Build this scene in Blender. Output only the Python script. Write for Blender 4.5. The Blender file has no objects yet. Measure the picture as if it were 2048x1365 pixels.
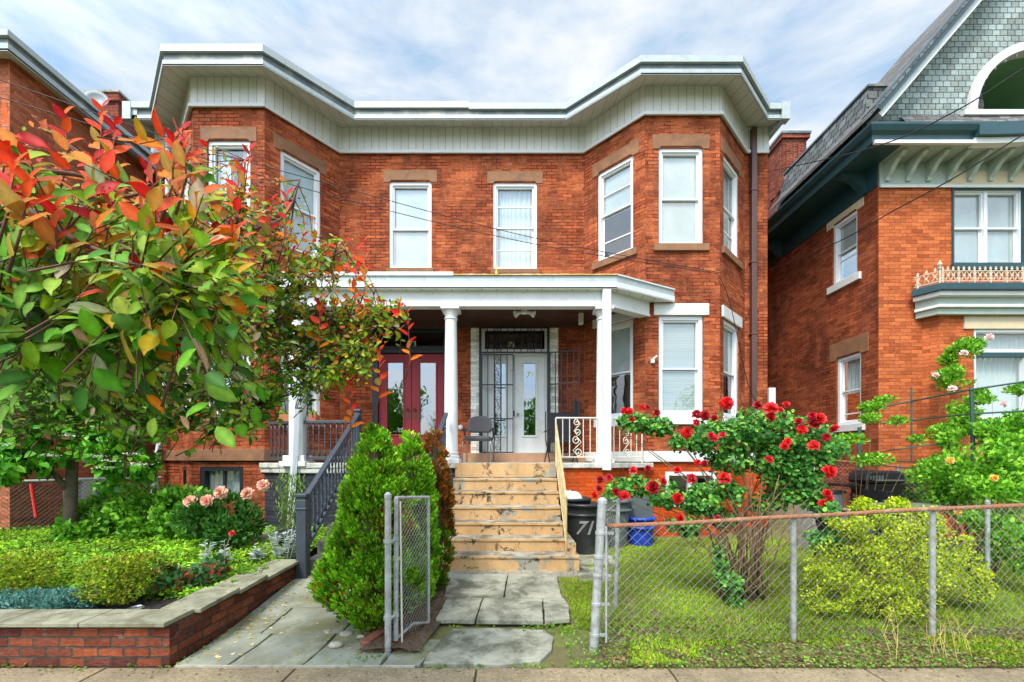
import bpy, math, random
import numpy as np
from mathutils import Vector, Matrix, noise
R = math.radians
random.seed(7); rng = np.random.default_rng(7)
S = bpy.context.scene
# ------------------------------------------------------------------ camera, sky, sun, exposure
F, HX, HY, CH = 850.0, 1024.0, 920.0, 1.6          # focal length in pixels of the photograph, eye height
cam_d = bpy.data.cameras.new('camera'); cam = bpy.data.objects.new('camera', cam_d)
S.collection.objects.link(cam); S.camera = cam
cam.location = (0, 0, CH); cam.rotation_euler = (R(90), 0, 0)
cam_d.sensor_width = 36; cam_d.lens = 36*F/2048; cam_d.shift_y = (HY-682.5)/2048
cam_d.clip_start = .05; cam_d.clip_end = 2000
S.view_settings.view_transform = 'Standard'; S.view_settings.look = 'None'
S.view_settings.exposure = 1.2; S.view_settings.gamma = 1
SUN_EL, SUN_AZ = R(52), R(205)                      # high sun veiled by cloud, behind the viewer and to the left
W = bpy.data.worlds.new("World"); S.world = W; W.use_nodes = True
nt = W.node_tree; nt.nodes.clear()
def N(t, kind, **kw):
    n = t.nodes.new(kind)
    for k, v in kw.items(): setattr(n, k, v)
    return n
out = N(nt, 'ShaderNodeOutputWorld'); bg = N(nt, 'ShaderNodeBackground')
sky = N(nt, 'ShaderNodeTexSky', sky_type='NISHITA', sun_disc=False, sun_elevation=SUN_EL, sun_rotation=SUN_AZ)
sky.air_density = 1.0; sky.dust_density = 1.2; sky.ozone_density = 1.6
tc = N(nt, 'ShaderNodeTexCoord'); mp = N(nt, 'ShaderNodeMapping'); mp.inputs['Scale'].default_value = (1, 1, 2.6)
mp.inputs['Location'].default_value = (.35, .1, .2)
n1 = N(nt, 'ShaderNodeTexNoise'); n1.inputs['Scale'].default_value = 3.1; n1.inputs['Detail'].default_value = 9; n1.inputs['Roughness'].default_value = .56
n1.inputs['Distortion'].default_value = .25
rp = N(nt, 'ShaderNodeValToRGB'); rp.color_ramp.elements[0].position = .40; rp.color_ramp.elements[1].position = .62
rp.color_ramp.elements[0].color = (.04, .04, .04, 1); rp.color_ramp.elements[1].color = (1, 1, 1, 1)
mx = N(nt, 'ShaderNodeMixRGB'); mx.inputs['Color2'].default_value = (4.2, 4.38, 4.55, 1)
bg.inputs['Strength'].default_value = .1
veil = N(nt, 'ShaderNodeMixRGB'); veil.inputs['Fac'].default_value = .7; veil.inputs['Color2'].default_value = (1.95, 3.05, 4.3, 1)   # thin high cloud over the blue
L = nt.links.new
L(tc.outputs['Generated'], mp.inputs['Vector']); L(mp.outputs[0], n1.inputs['Vector']); L(n1.outputs['Fac'], rp.inputs[0])
L(rp.outputs['Color'], mx.inputs['Fac']); L(sky.outputs[0], veil.inputs['Color1']); L(veil.outputs[0], mx.inputs['Color1']); 
SUNV = Vector((-math.cos(SUN_EL)*.45, -math.cos(SUN_EL)*.89, math.sin(SUN_EL)))      # towards the sun
dp = N(nt, 'ShaderNodeVectorMath', operation='DOT_PRODUCT'); dp.inputs[1].default_value = SUNV; L(tc.outputs['Generated'], dp.inputs[0])   # added out-of-view sky brightening around the sun, softly lights the facade
mr_ = N(nt, 'ShaderNodeMapRange'); mr_.inputs['From Min'].default_value = .25; mr_.inputs['From Max'].default_value = 1; mr_.inputs['To Min'].default_value = 1; mr_.inputs['To Max'].default_value = 3.2
L(dp.outputs['Value'], mr_.inputs['Value']); vs_ = N(nt, 'ShaderNodeVectorMath', operation='SCALE'); L(mx.outputs[0], vs_.inputs[0]); L(mr_.outputs[0], vs_.inputs['Scale']); L(vs_.outputs[0], bg.inputs['Color']); L(bg.outputs[0], out.inputs['Surface'])
sd = bpy.data.lights.new('sun', 'SUN'); sun = bpy.data.objects.new('sun', sd); S.collection.objects.link(sun)
sd.energy = 1.75; sd.angle = R(17); sd.color = (1, .95, .86)
sun.rotation_euler = (R(90)-SUN_EL, 0, R(180)-SUN_AZ+R(0))
# direction check: sun sits behind the camera (-Y) and left (-X)
v = Vector((-math.cos(SUN_EL)*.45, -math.cos(SUN_EL)*.89, math.sin(SUN_EL)))
sun.rotation_euler = v.to_track_quat('Z', 'Y').to_euler()
# ------------------------------------------------------------------ pixel -> world helpers (real distances)
def P(px, py, d): return Vector(((px-HX)/F*d, d, CH+(HY-py)/F*d))
def X(px, d): return (px-HX)/F*d
def Z(py, d): return CH+(HY-py)/F*d
def G(px, py, z=0.0):
    d = (CH-z)*F/(py-HY); return Vector(((px-HX)/F*d, d, z))
# ------------------------------------------------------------------ materials
def newmat(name):
    m = bpy.data.materials.new(name); m.use_nodes = True; t = m.node_tree; t.nodes.clear()
    o = N(t, 'ShaderNodeOutputMaterial'); b = N(t, 'ShaderNodeBsdfPrincipled')
    t.links.new(b.outputs[0], o.inputs[0]); return m, t, b, o
def rgba(c): return (c[0], c[1], c[2], 1)
def noi(t, vec, scale, detail=5, rough=.6, dist=0):
    n = N(t, 'ShaderNodeTexNoise'); n.inputs['Scale'].default_value = scale; n.inputs['Detail'].default_value = detail
    n.inputs['Roughness'].default_value = rough; n.inputs['Distortion'].default_value = dist
    t.links.new(vec, n.inputs['Vector']); return n.outputs['Fac']
def ramp(t, fac, p0, p1, c0=(0, 0, 0), c1=(1, 1, 1)):
    r = N(t, 'ShaderNodeValToRGB'); e = r.color_ramp.elements; e[0].position = p0; e[1].position = p1
    e[0].color = rgba(c0); e[1].color = rgba(c1); t.links.new(fac, r.inputs[0]); return r.outputs['Color']
def mix(t, fac, a, b, mode='MIX'):
    m = N(t, 'ShaderNodeMixRGB', blend_type=mode)
    for s, v in ((m.inputs['Fac'], fac), (m.inputs['Color1'], a), (m.inputs['Color2'], b)):
        if isinstance(v, (int, float)): s.default_value = v
        elif isinstance(v, tuple): s.default_value = rgba(v)
        else: t.links.new(v, s)
    return m.outputs[0]
def bump(t, b, h, strength, dist=.01):
    n = N(t, 'ShaderNodeBump'); n.inputs['Strength'].default_value = strength; n.inputs['Distance'].default_value = dist
    t.links.new(h, n.inputs['Height']); t.links.new(n.outputs[0], b.inputs['Normal'])
def M(name, col, rough=.6, var=.2, scale=6, dirt=None, dirt_amt=.0, bmp=.15, metal=0, dscale=3, coat=0, spec=.5, thr=.5):
    m, t, b, o = newmat(name); tc = N(t, 'ShaderNodeTexCoord').outputs['Object']
    a = noi(t, tc, scale, 6, .65); d = tuple(c*(1-var) for c in col); l = tuple(min(1, c*(1+var*.6)) for c in col)
    c = mix(t, ramp(t, a, .3, .7), d, l)
    if dirt:
        q = noi(t, tc, dscale, 9, .72, .3); c = mix(t, ramp(t, q, thr, thr+.14, (0, 0, 0), (dirt_amt,)*3), c, dirt)
    t.links.new(c, b.inputs['Base Color']); b.inputs['Roughness'].default_value = rough; b.inputs['Metallic'].default_value = metal
    b.inputs['Specular IOR Level'].default_value = spec; b.inputs['Coat Weight'].default_value = coat
    if bmp: bump(t, b, noi(t, tc, scale*6, 5, .7), bmp, .004)
    return m
def BRICK(name, c1, c2, mortar, bw=.212, bh=.0667, ms=.007, stain=(.05, .02, .012), st_amt=.5, st_thr=.52, white=.0, bmp=.6, rough=.85, dist=.004, offset=.5, mortar2=None, odd=((.58, .52, .5), (1.2, 1.25, 1.28))):
    m, t, b, o = newmat(name); uv = N(t, 'ShaderNodeUVMap').outputs[0]
    nz = N(t, 'ShaderNodeTexNoise'); nz.inputs['Scale'].default_value = 14; nz.inputs['Detail'].default_value = 3; t.links.new(uv, nz.inputs['Vector'])
    va = N(t, 'ShaderNodeVectorMath', operation='MULTIPLY_ADD'); t.links.new(nz.outputs['Color'], va.inputs[0])
    va.inputs[1].default_value = (dist*2,)*3; t.links.new(uv, va.inputs[2])
    k = N(t, 'ShaderNodeTexBrick'); k.offset = offset; k.inputs['Scale'].default_value = 1
    k.inputs['Brick Width'].default_value = bw; k.inputs['Row Height'].default_value = bh
    k.inputs['Mortar Size'].default_value = ms; k.inputs['Mortar Smooth'].default_value = .35; k.inputs['Bias'].default_value = -.1
    k.inputs['Color1'].default_value = rgba(c1); k.inputs['Color2'].default_value = rgba(c2); k.inputs['Mortar'].default_value = rgba(mortar)
    t.links.new(va.outputs[0], k.inputs['Vector'])
    if mortar2: t.links.new(mix(t, ramp(t, noi(t, uv, 1.6, 6, .7, .5), .44, .58), mortar, mortar2), k.inputs['Mortar'])  # pale flush mortar in zones, elsewhere dark colour painted as joint shadow lines
    c = k.outputs['Color']
    # a second, coarser brick field gives odd dark and odd pale bricks
    k2 = N(t, 'ShaderNodeTexBrick'); k2.offset = offset; k2.inputs['Scale'].default_value = 1; k2.inputs['Brick Width'].default_value = bw; k2.inputs['Row Height'].default_value = bh
    k2.inputs['Mortar Size'].default_value = 0.0; k2.inputs['Bias'].default_value = .0
    k2.inputs['Color1'].default_value = rgba(odd[0]); k2.inputs['Color2'].default_value = rgba(odd[1])
    mv = N(t, 'ShaderNodeVectorMath', operation='ADD'); mv.inputs[1].default_value = (bw*34, bh*18, 0); t.links.new(va.outputs[0], mv.inputs[0]); t.links.new(mv.outputs[0], k2.inputs['Vector'])
    c = mix(t, .75, c, k2.outputs['Color'], 'MULTIPLY')
    mf = N(t, 'ShaderNodeMapping'); mf.inputs['Scale'].default_value = (.55, 1.5, 1); t.links.new(uv, mf.inputs['Vector'])
    fine = noi(t, mf.outputs[0], 32, 5, .8); c = mix(t, .8, c, ramp(t, fine, .3, .7, (.42, .36, .34), (1.5, 1.55, 1.6)), 'MULTIPLY')
    mp = N(t, 'ShaderNodeMapping'); mp.inputs['Scale'].default_value = (1.0, .8, 1); t.links.new(uv, mp.inputs['Vector'])
    big = noi(t, mp.outputs[0], 1.1, 9, .75, .4)
    c = mix(t, ramp(t, big, st_thr, st_thr+.2, (0, 0, 0), (st_amt,)*3), c, stain)
    mv2 = N(t, 'ShaderNodeMapping'); mv2.inputs['Scale'].default_value = (5, .35, 1); t.links.new(uv, mv2.inputs['Vector'])
    c = mix(t, ramp(t, noi(t, mv2.outputs[0], 1, 6, .7), .5, .72, (0, 0, 0), (st_amt*.55,)*3), c, tuple(q*1.2 for q in stain))   # rain streaks
    if white:
        ws = noi(t, uv, 7, 8, .8, .5); c = mix(t, ramp(t, ws, .6, .72, (0, 0, 0), (white,)*3), c, (.6, .42, .33))
    t.links.new(c, b.inputs['Base Color']); b.inputs['Roughness'].default_value = rough; b.inputs['Specular IOR Level'].default_value = .12
    inv = N(t, 'ShaderNodeMath', operation='MULTIPLY_ADD'); t.links.new(k.outputs['Fac'], inv.inputs[0]); inv.inputs[1].default_value = -1
    t.links.new(fine, inv.inputs[2]); bump(t, b, inv.outputs[0], bmp, .008)
    return m
def PANEL(name, col, w, line=(.25, .26, .25), rough=.45, ms=.006, rows=50, var=.1, dirt=0):
    m, t, b, o = newmat(name); uv = N(t, 'ShaderNodeUVMap').outputs[0]
    k = N(t, 'ShaderNodeTexBrick'); k.offset = 0; k.inputs['Scale'].default_value = 1; k.inputs['Brick Width'].default_value = w; k.inputs['Row Height'].default_value = rows
    k.inputs['Mortar Size'].default_value = ms; k.inputs['Mortar Smooth'].default_value = .4
    k.inputs['Color1'].default_value = rgba(col); k.inputs['Color2'].default_value = rgba(tuple(c*(1-var) for c in col)); k.inputs['Mortar'].default_value = rgba(line)
    t.links.new(uv, k.inputs['Vector']); c = k.outputs['Color']
    if dirt: c = mix(t, ramp(t, noi(t, uv, 2.2, 9, .75), .5, .75, (0, 0, 0), (dirt,)*3), c, (.3, .29, .22))
    t.links.new(c, b.inputs['Base Color']); b.inputs['Roughness'].default_value = rough
    inv = N(t, 'ShaderNodeMath', operation='MULTIPLY'); t.links.new(k.outputs['Fac'], inv.inputs[0]); inv.inputs[1].default_value = -1
    bump(t, b, inv.outputs[0], .6, .01); return m
def LEAF(name, rough=.42, trans=.3, under=None, spec=.5):
    m, t, b, o = newmat(name)
    a = N(t, 'ShaderNodeAttribute', attribute_name='Col').outputs['Color']
    if under:
        g = N(t, 'ShaderNodeNewGeometry').outputs['Backfacing']
        u = mix(t, .22, a, under); a2 = mix(t, g, a, u)
    else: a2 = a
    tc = N(t, 'ShaderNodeTexCoord').outputs['Object']
    a2 = mix(t, .4, a2, ramp(t, noi(t, tc, 60, 3), .3, .7, (.6, .6, .6), (1.25, 1.25, 1.25)), 'MULTIPLY')
    t.links.new(a2, b.inputs['Base Color']); b.inputs['Roughness'].default_value = rough; b.inputs['Specular IOR Level'].default_value = spec
    tr = N(t, 'ShaderNodeBsdfTranslucent'); t.links.new(a2, tr.inputs['Color'])
    ms = N(t, 'ShaderNodeMixShader'); ms.inputs[0].default_value = trans
    t.links.new(b.outputs[0], ms.inputs[1]); t.links.new(tr.outputs[0], ms.inputs[2]); t.links.new(ms.outputs[0], o.inputs[0]); return m
def GLASS(name, tint=(.9, .93, .92), refl=.1, rough=.02):
    m, t, b, o = newmat(name); t.nodes.remove(b)
    tr = N(t, 'ShaderNodeBsdfTransparent'); tr.inputs[0].default_value = rgba(tint)
    gl = N(t, 'ShaderNodeBsdfGlossy'); gl.inputs['Roughness'].default_value = rough; gl.inputs['Color'].default_value = (1, 1, 1, 1)
    fr = N(t, 'ShaderNodeFresnel'); fr.inputs[0].default_value = 1.5
    ad = N(t, 'ShaderNodeMath', operation='ADD', use_clamp=True); ad.inputs[1].default_value = refl; t.links.new(fr.outputs[0], ad.inputs[0])
    nb = N(t, 'ShaderNodeBump'); nb.inputs['Strength'].default_value = .25; nb.inputs['Distance'].default_value = .02
    tc = N(t, 'ShaderNodeTexCoord').outputs['Object']; t.links.new(noi(t, tc, 1.7, 2), nb.inputs['Height']); t.links.new(nb.outputs[0], gl.inputs['Normal'])
    gb = N(t, 'ShaderNodeNewGeometry'); iv = N(t, 'ShaderNodeMath', operation='SUBTRACT'); iv.inputs[0].default_value = 1; t.links.new(gb.outputs['Backfacing'], iv.inputs[1])   # one clean reflection from the outer face
    mu = N(t, 'ShaderNodeMath', operation='MULTIPLY'); t.links.new(ad.outputs[0], mu.inputs[0]); t.links.new(iv.outputs[0], mu.inputs[1])
    ms = N(t, 'ShaderNodeMixShader'); t.links.new(mu.outputs[0], ms.inputs[0]); t.links.new(tr.outputs[0], ms.inputs[1]); t.links.new(gl.outputs[0], ms.inputs[2])
    t.links.new(ms.outputs[0], o.inputs[0]); return m

BR = BRICK('red_brick', (.52, .125, .042), (.34, .066, .026), (.08, .02, .012), st_amt=.7, st_thr=.45, white=.55, mortar2=(.50, .19, .085), ms=.008, bmp=.8, dist=.007)
BR_DIM = BR
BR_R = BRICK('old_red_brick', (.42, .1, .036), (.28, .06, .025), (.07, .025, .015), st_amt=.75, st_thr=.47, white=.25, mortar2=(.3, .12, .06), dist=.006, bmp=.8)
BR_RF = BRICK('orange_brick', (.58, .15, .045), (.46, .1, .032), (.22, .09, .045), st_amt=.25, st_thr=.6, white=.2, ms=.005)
BR_L = BRICK('side_brick', (.52, .16, .075), (.42, .12, .055), (.28, .13, .08), st_amt=.35, st_thr=.58, white=.3)
BR_ORANGE = BRICK('orange_painted_brick', (.58, .085, .012), (.5, .07, .012), (.42, .06, .012), st_amt=.5, st_thr=.6, white=.15, stain=(.35, .2, .1))
BR_GREY = BRICK('charcoal_painted_brick', (.055, .06, .068), (.045, .05, .058), (.03, .033, .04), st_amt=.2, white=.0)
BR_WHITE = BRICK('white_painted_brick', (.86, .85, .76), (.84, .83, .74), (.74, .72, .62), st_amt=.15, stain=(.5, .45, .3), bmp=.5)
BR_W = BRICK('garden_wall_brick', (.3, .07, .03), (.12, .036, .028), (.075, .06, .045), bw=.2, bh=.078, ms=.010, st_amt=.6, st_thr=.45, white=.75, bmp=1, dist=.014, odd=((.42, .5, .75), (1.7, 1.9, 1.7)))
BR_CH = BRICK('chimney_brick', (.26, .055, .028), (.14, .03, .02), (.3, .16, .11), st_amt=.4)
STONE_B = M('brownstone', (.27, .125, .055), .8, .25, 5, (.14, .07, .045), .6, .3, dscale=3)
STONE_C = M('cream_stone', (.6, .5, .33), .8, .12, 3, (.42, .33, .2), .4, .2)
WHITE = M('white_paint', (.66, .67, .645), .5, .08, 3, (.4, .36, .27), .5, .06, dscale=5, thr=.56)
WHITE_OLD = M('chipped_white_paint', (.66, .66, .63), .6, .1, 6, (.3, .25, .18), .7, .25, dscale=9, thr=.6)
VINYL = M('white_vinyl', (.72, .735, .735), .35, .04, 3, bmp=.03)
METAL_L = M('pale_flashing', (.42, .47, .47), .45, .15, 4, (.3, .3, .22), .6, .1, metal=.15, dscale=4, thr=.5)
METAL_D = M('weathered_flashing', (.11, .14, .145), .45, .25, 3, (.35, .33, .24), .6, .1, metal=.2)
FRIEZE = PANEL('white_panel_siding', (.70, .71, .67), .155, (.3, .31, .28), dirt=.35)
SOFFIT = PANEL('soffit_panel', (.56, .55, .46), .2, (.22, .22, .18), dirt=.5)
GLS = GLASS('window_glass'); GLS_D = GLASS('door_glass', (.6, .72, .7), .22)
BLIND = PANEL('blind_slats', (.56, .59, .58), 50, (.3, .34, .34), rows=.03, ms=.003)
SHADE = M('roller_shade', (.58, .6, .6), .8, .2, 1.5, bmp=.02)
CURT = M('curtain_cloth', (.72, .745, .74), .85, .05, 3, bmp=.05)
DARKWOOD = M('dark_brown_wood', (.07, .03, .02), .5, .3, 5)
BLACK = M('black_metal', (.012, .012, .014), .4, .3, 8, bmp=.05)
BLACKP = M('black_paint', (.015, .018, .024), .4, .3, 8, bmp=.05)
REDP = M('burgundy_paint', (.3, .008, .016), .5, .1, 4, bmp=.04)
GREYP = M('slate_grey_paint', (.04, .052, .068), .45, .25, 5, (.2, .2, .2), .35, .1, dscale=8, thr=.6)
GOLD = M('cream_gold_paint', (.6, .45, .2), .5, .2, 9, (.75, .7, .55), .7, .2, dscale=6)
CREAMP = M('cream_paint', (.72, .68, .55), .5, .15, 9, (.3, .17, .07), .5, .15, dscale=12, thr=.6)
BROWNP = M('brown_pipe', (.1, .045, .035), .45, .2, 4)
TAN = M('tan_painted_concrete', (.66, .40, .19), .75, .14, 3, (.34, .31, .25), .85, .35, dscale=2.3, thr=.56)
TAN_B = M('brown_painted_sill', (.4, .22, .12), .6, .2, 4, (.2, .1, .05), .5)
CONC = M('weathered_concrete', (.42, .38, .3), .85, .3, 4, (.12, .10, .075), .8, .5, dscale=3, thr=.5)
CONC_W = M('chalky_concrete', (.55, .54, .46), .85, .25, 5, (.22, .2, .16), .7, .4, dscale=6)
SLATE = M('bluestone', (.28, .285, .215), .7, .4, 2.5, (.15, .135, .045), .85, .3, dscale=1.6, thr=.47)
SLATE2 = M('mossy_bluestone', (.34, .33, .25), .75, .35, 4, (.08, .085, .05), .9, .4, dscale=2.6, thr=.46)
COPING = M('coping_stone', (.28, .27, .18), .75, .35, 3, (.13, .115, .06), .85, .4, dscale=5, thr=.46)
GALV = M('galvanised_steel', (.46, .48, .48), .5, .3, 12, (.2, .19, .17), .6, .15, metal=.3, dscale=9, thr=.47)
RUST = M('rusty_steel', (.3, .12, .05), .75, .35, 14, (.42, .3, .2), .6, .4, dscale=9)
WIRE = M('fence_wire', (.38, .36, .32), .5, .3, 12, (.25, .15, .09), .6, .0, metal=.3, dscale=3)
WIREG = M('green_fence_wire', (.02, .06, .04), .5, .2, 5)
TEAL = M('dark_teal_paint', (.018, .06, .07), .4, .2, 4, bmp=.04)
SAGE = M('sage_paint', (.36, .43, .37), .5, .1, 4, bmp=.04)
DGREEN = M('dark_green_paint', (.03, .085, .06), .5, .2, 4)
SHINGLE = BRICK('grey_shingles', (.21, .2, .185), (.13, .125, .12), (.04, .04, .04), bw=.25, bh=.13, ms=.006, st_amt=.4, stain=(.08, .08, .08), bmp=.8)
SLATES = BRICK('scalloped_slates', (.2, .215, .205), (.13, .145, .14), (.02, .022, .022), bw=.2, bh=.17, ms=.011, st_amt=.3, stain=(.1, .1, .1), bmp=1)
SHAKE = BRICK('sage_shakes', (.37, .43, .4), (.3, .36, .33), (.07, .08, .075), bw=.14, bh=.105, ms=.007, st_amt=.2, stain=(.2, .24, .2), bmp=1)
BARK = M('bark', (.12, .09, .06), .9, .4, 20, (.2, .17, .12), .5, .6)
TWIG = M('red_brown_twig', (.13, .05, .03), .7, .3, 20)
CANE = M('thorny_cane', (.22, .13, .07), .8, .4, 20)
LF = LEAF('foliage', .5, .35, None, .25); LF_T = LEAF('glossy_tree_leaves', .5, .45, (.5, .5, .3), .22); LF_M = LEAF('matte_foliage', .7, .3, None, .15)
PETAL = LEAF('petals', .5, .25)
TERRA = M('terracotta', (.5, .16, .07), .8, .15, 6)
PLASTIC_K = M('black_plastic', (.022, .024, .025), .38, .2, 4, (.1, .1, .1), .3, .03)
PLASTIC_B = M('blue_plastic', (.01, .05, .42), .4, .15, 4, bmp=.03)
PLASTIC_G = M('grey_plastic', (.1, .12, .12), .45, .2, 4)
BAG = M('white_plastic_bag', (.75, .77, .8), .4, .1, 12, bmp=.8)
FABRIC = M('grey_upholstery', (.085, .08, .085), .9, .15, 40, bmp=.3)
FABRIC_K = M('black_mesh_fabric', (.012, .014, .02), .8, .2, 30)
TARP = M('blue_tarp', (.02, .2, .6), .5, .2, 9, bmp=.9)
CHROME = M('worn_chrome', (.3, .3, .3), .3, .1, 9, metal=.9)
BRASS = M('dark_bronze', (.1, .07, .04), .35, .2, 9, metal=.8)
NUM = M('gold_numerals', (.75, .62, .32), .4, .1, 9)
NUMW = M('white_numerals', (.85, .85, .85), .5, .05, 9)
MULCH = M('black_mulch', (.018, .013, .011), .9, .5, 30, (.06, .035, .02), .7, 1., dscale=26)
DIRT = M('soil', (.12, .08, .05), .95, .35, 9, (.05, .035, .02), .7, .7, dscale=5)
ASPH = M('asphalt', (.05, .05, .05), .9, .3, 40, bmp=.6)
# ------------------------------------------------------------------ mesh builder
class Fr:
    """A vertical working plane: a along t, b out along n, z up."""
    def __init__(s, x0, y0, x1, y1):
        s.o = Vector((x0, y0)); d = Vector((x1-x0, y1-y0)); s.L = d.length; s.t = d/s.L; s.n = Vector((s.t.y, -s.t.x))
    def p(s, a, b, z): q = s.o+s.t*a+s.n*b; return Vector((q.x, q.y, z))
def place(name, me, parent, base):
    o = bpy.data.objects.new(name, me); S.collection.objects.link(o)
    if parent is not None: o.parent = parent
    return o
def root_loc(p):
    q = p
    while q is not None and q.parent is not None: q = q.parent
    return Vector(q.location) if q is not None else Vector((0, 0, 0))
class MB:
    def __init__(s): s.v = []; s.f = []
    def add(s, vs, fs): k = len(s.v); s.v += [tuple(q) for q in vs]; s.f += [tuple(i+k for i in f) for f in fs]; return s
    def quad(s, a, b, c, d): return s.add([a, b, c, d], [(0, 1, 2, 3)])
    def hexa(s, q): return s.add(q, [(0, 3, 2, 1), (4, 5, 6, 7), (0, 1, 5, 4), (1, 2, 6, 5), (2, 3, 7, 6), (3, 0, 4, 7)])
    def box(s, x0, x1, y0, y1, z0, z1): return s.hexa([(x0, y0, z0), (x1, y0, z0), (x1, y1, z0), (x0, y1, z0), (x0, y0, z1), (x1, y0, z1), (x1, y1, z1), (x0, y1, z1)])
    def fb(s, f, a0, a1, b0, b1, z0, z1): return s.hexa([f.p(a0, b1, z0), f.p(a1, b1, z0), f.p(a1, b0, z0), f.p(a0, b0, z0), f.p(a0, b1, z1), f.p(a1, b1, z1), f.p(a1, b0, z1), f.p(a0, b0, z1)])
    def ring(s, f, a0, a1, z0, z1, w, b0, b1, wb=None):
        wb = w if wb is None else wb
        s.fb(f, a0, a0+w, b0, b1, z0, z1); s.fb(f, a1-w, a1, b0, b1, z0, z1)
        s.fb(f, a0+w, a1-w, b0, b1, z1-w, z1); s.fb(f, a0+w, a1-w, b0, b1, z0, z0+wb); return s
    def fpoly(s, f, pts, b0, b1):
        n = len(pts); q = [f.p(a, b1, z) for a, z in pts]+[f.p(a, b0, z) for a, z in pts]
        return s.add(q, [tuple(range(n)), tuple(range(2*n-1, n-1, -1))]+[(i, i+n, (i+1) % n+n, (i+1) % n) for i in range(n)])
    def prism(s, pts, z0, z1):
        n = len(pts); q = [(x, y, z0) for x, y in pts]+[(x, y, z1) for x, y in pts]
        return s.add(q, [tuple(range(n-1, -1, -1)), tuple(range(n, 2*n))]+[(i, (i+1) % n, (i+1) % n+n, i+n) for i in range(n)])
    def tube(s, pts, r, n=6, r1=None, cap=True):
        pts = [Vector(p) for p in pts]; m = len(pts); r1 = r if r1 is None else r1; k = len(s.v); up = None
        for i, p in enumerate(pts):
            d = (pts[min(i+1, m-1)]-pts[max(i-1, 0)])
            if d.length < 1e-9: d = Vector((0, 0, 1))
            d.normalize()
            if up is None: up = d.orthogonal()
            up = up-d*up.dot(d); up = up.normalized() if up.length > 1e-6 else d.orthogonal().normalized()
            w = d.cross(up); rr = r+(r1-r)*i/max(1, m-1)
            for j in range(n):
                a = 2*math.pi*(j+.5)/n; s.v.append(tuple(p+up*(math.cos(a)*rr)+w*(math.sin(a)*rr)))
        for i in range(m-1):
            for j in range(n): s.f.append((k+i*n+j, k+i*n+(j+1) % n, k+(i+1)*n+(j+1) % n, k+(i+1)*n+j))
        if cap: s.f.append(tuple(k+j for j in range(n-1, -1, -1))); s.f.append(tuple(k+(m-1)*n+j for j in range(n)))
        return s
    def lathe(s, c, prof, n=16, sx=1, sy=1, axis=None):
        k = len(s.v); c = Vector(c); rot = axis.to_track_quat('Z', 'Y').to_matrix() if axis is not None else None
        for r, z in prof:
            for j in range(n):
                a = 2*math.pi*j/n; q = Vector((math.cos(a)*r*sx, math.sin(a)*r*sy, z))
                if rot is not None: q = rot @ q
                s.v.append(tuple(c+q))
        for i in range(len(prof)-1):
            for j in range(n): s.f.append((k+i*n+j, k+i*n+(j+1) % n, k+(i+1)*n+(j+1) % n, k+(i+1)*n+j))
        s.f.append(tuple(k+j for j in range(n-1, -1, -1))); s.f.append(tuple(k+(len(prof)-1)*n+j for j in range(n))); return s
    def panel(s, f, a1, z0, z1, holes=(), reveal=.13, a0=0):
        As = sorted({a0, a1, *[h[0] for h in holes], *[h[1] for h in holes]}); Zs = sorted({z0, z1, *[h[2] for h in holes], *[h[3] for h in holes]})
        for i in range(len(As)-1):
            for j in range(len(Zs)-1):
                ca, cz = (As[i]+As[i+1])/2, (Zs[j]+Zs[j+1])/2
                if any(h[0] < ca < h[1] and h[2] < cz < h[3] for h in holes): continue
                s.quad(f.p(As[i], 0, Zs[j]), f.p(As[i+1], 0, Zs[j]), f.p(As[i+1], 0, Zs[j+1]), f.p(As[i], 0, Zs[j+1]))
        for h in holes:
            l, r, b, t = h[:4]; e = -reveal
            s.quad(f.p(l, 0, b), f.p(l, 0, t), f.p(l, e, t), f.p(l, e, b)); s.quad(f.p(r, e, b), f.p(r, e, t), f.p(r, 0, t), f.p(r, 0, b))
            s.quad(f.p(l, 0, t), f.p(r, 0, t), f.p(r, e, t), f.p(l, e, t)); s.quad(f.p(l, e, b), f.p(r, e, b), f.p(r, 0, b), f.p(l, 0, b))
        return s
    def build(s, name, mat, parent=None, bevel=0, smooth=False, label=None, sub=0):
        me = bpy.data.meshes.new(name); base = root_loc(parent)
        va = np.array(s.v, dtype=np.float64)
        me.from_pydata([tuple(q) for q in (va-np.array(base))], [], s.f)
        uv = me.uv_layers.new(name='UVMap'); up = Vector((0, 0, 1)); data = np.zeros((len(me.loops), 2), dtype=np.float32)
        for p in me.polygons:
            n = p.normal
            if abs(n.z) < .75:
                t = up.cross(n); t = t.normalized() if t.length > 1e-6 else Vector((1, 0, 0))
                w = n.cross(t)
                for li, vi in zip(p.loop_indices, p.vertices):
                    q = s.v[vi]; data[li] = (q[0]*t.x+q[1]*t.y, q[0]*w.x+q[1]*w.y+q[2]*w.z if abs(n.z) > .05 else q[2])
            else:
                for li, vi in zip(p.loop_indices, p.vertices): q = s.v[vi]; data[li] = (q[0], q[1])
        uv.data.foreach_set('uv', data.ravel()); me.materials.append(mat)
        if smooth: me.polygons.foreach_set('use_smooth', [True]*len(me.polygons))
        o = place(name, me, parent, base)
        if bevel: b = o.modifiers.new('bevel', 'BEVEL'); b.width = bevel; b.segments = 2; b.limit_method = 'ANGLE'; b.angle_limit = R(40)
        if sub: b = o.modifiers.new('sub', 'SUBSURF'); b.levels = sub; b.render_levels = sub
        if label: o['label'] = label
        return o
def tag(o, label, cat, group=None, kind=None):
    o['label'] = label; o['category'] = cat
    if group: o['group'] = group
    if kind: o['kind'] = kind
    return o
def struct(o): o['kind'] = 'structure'; return o
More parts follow.
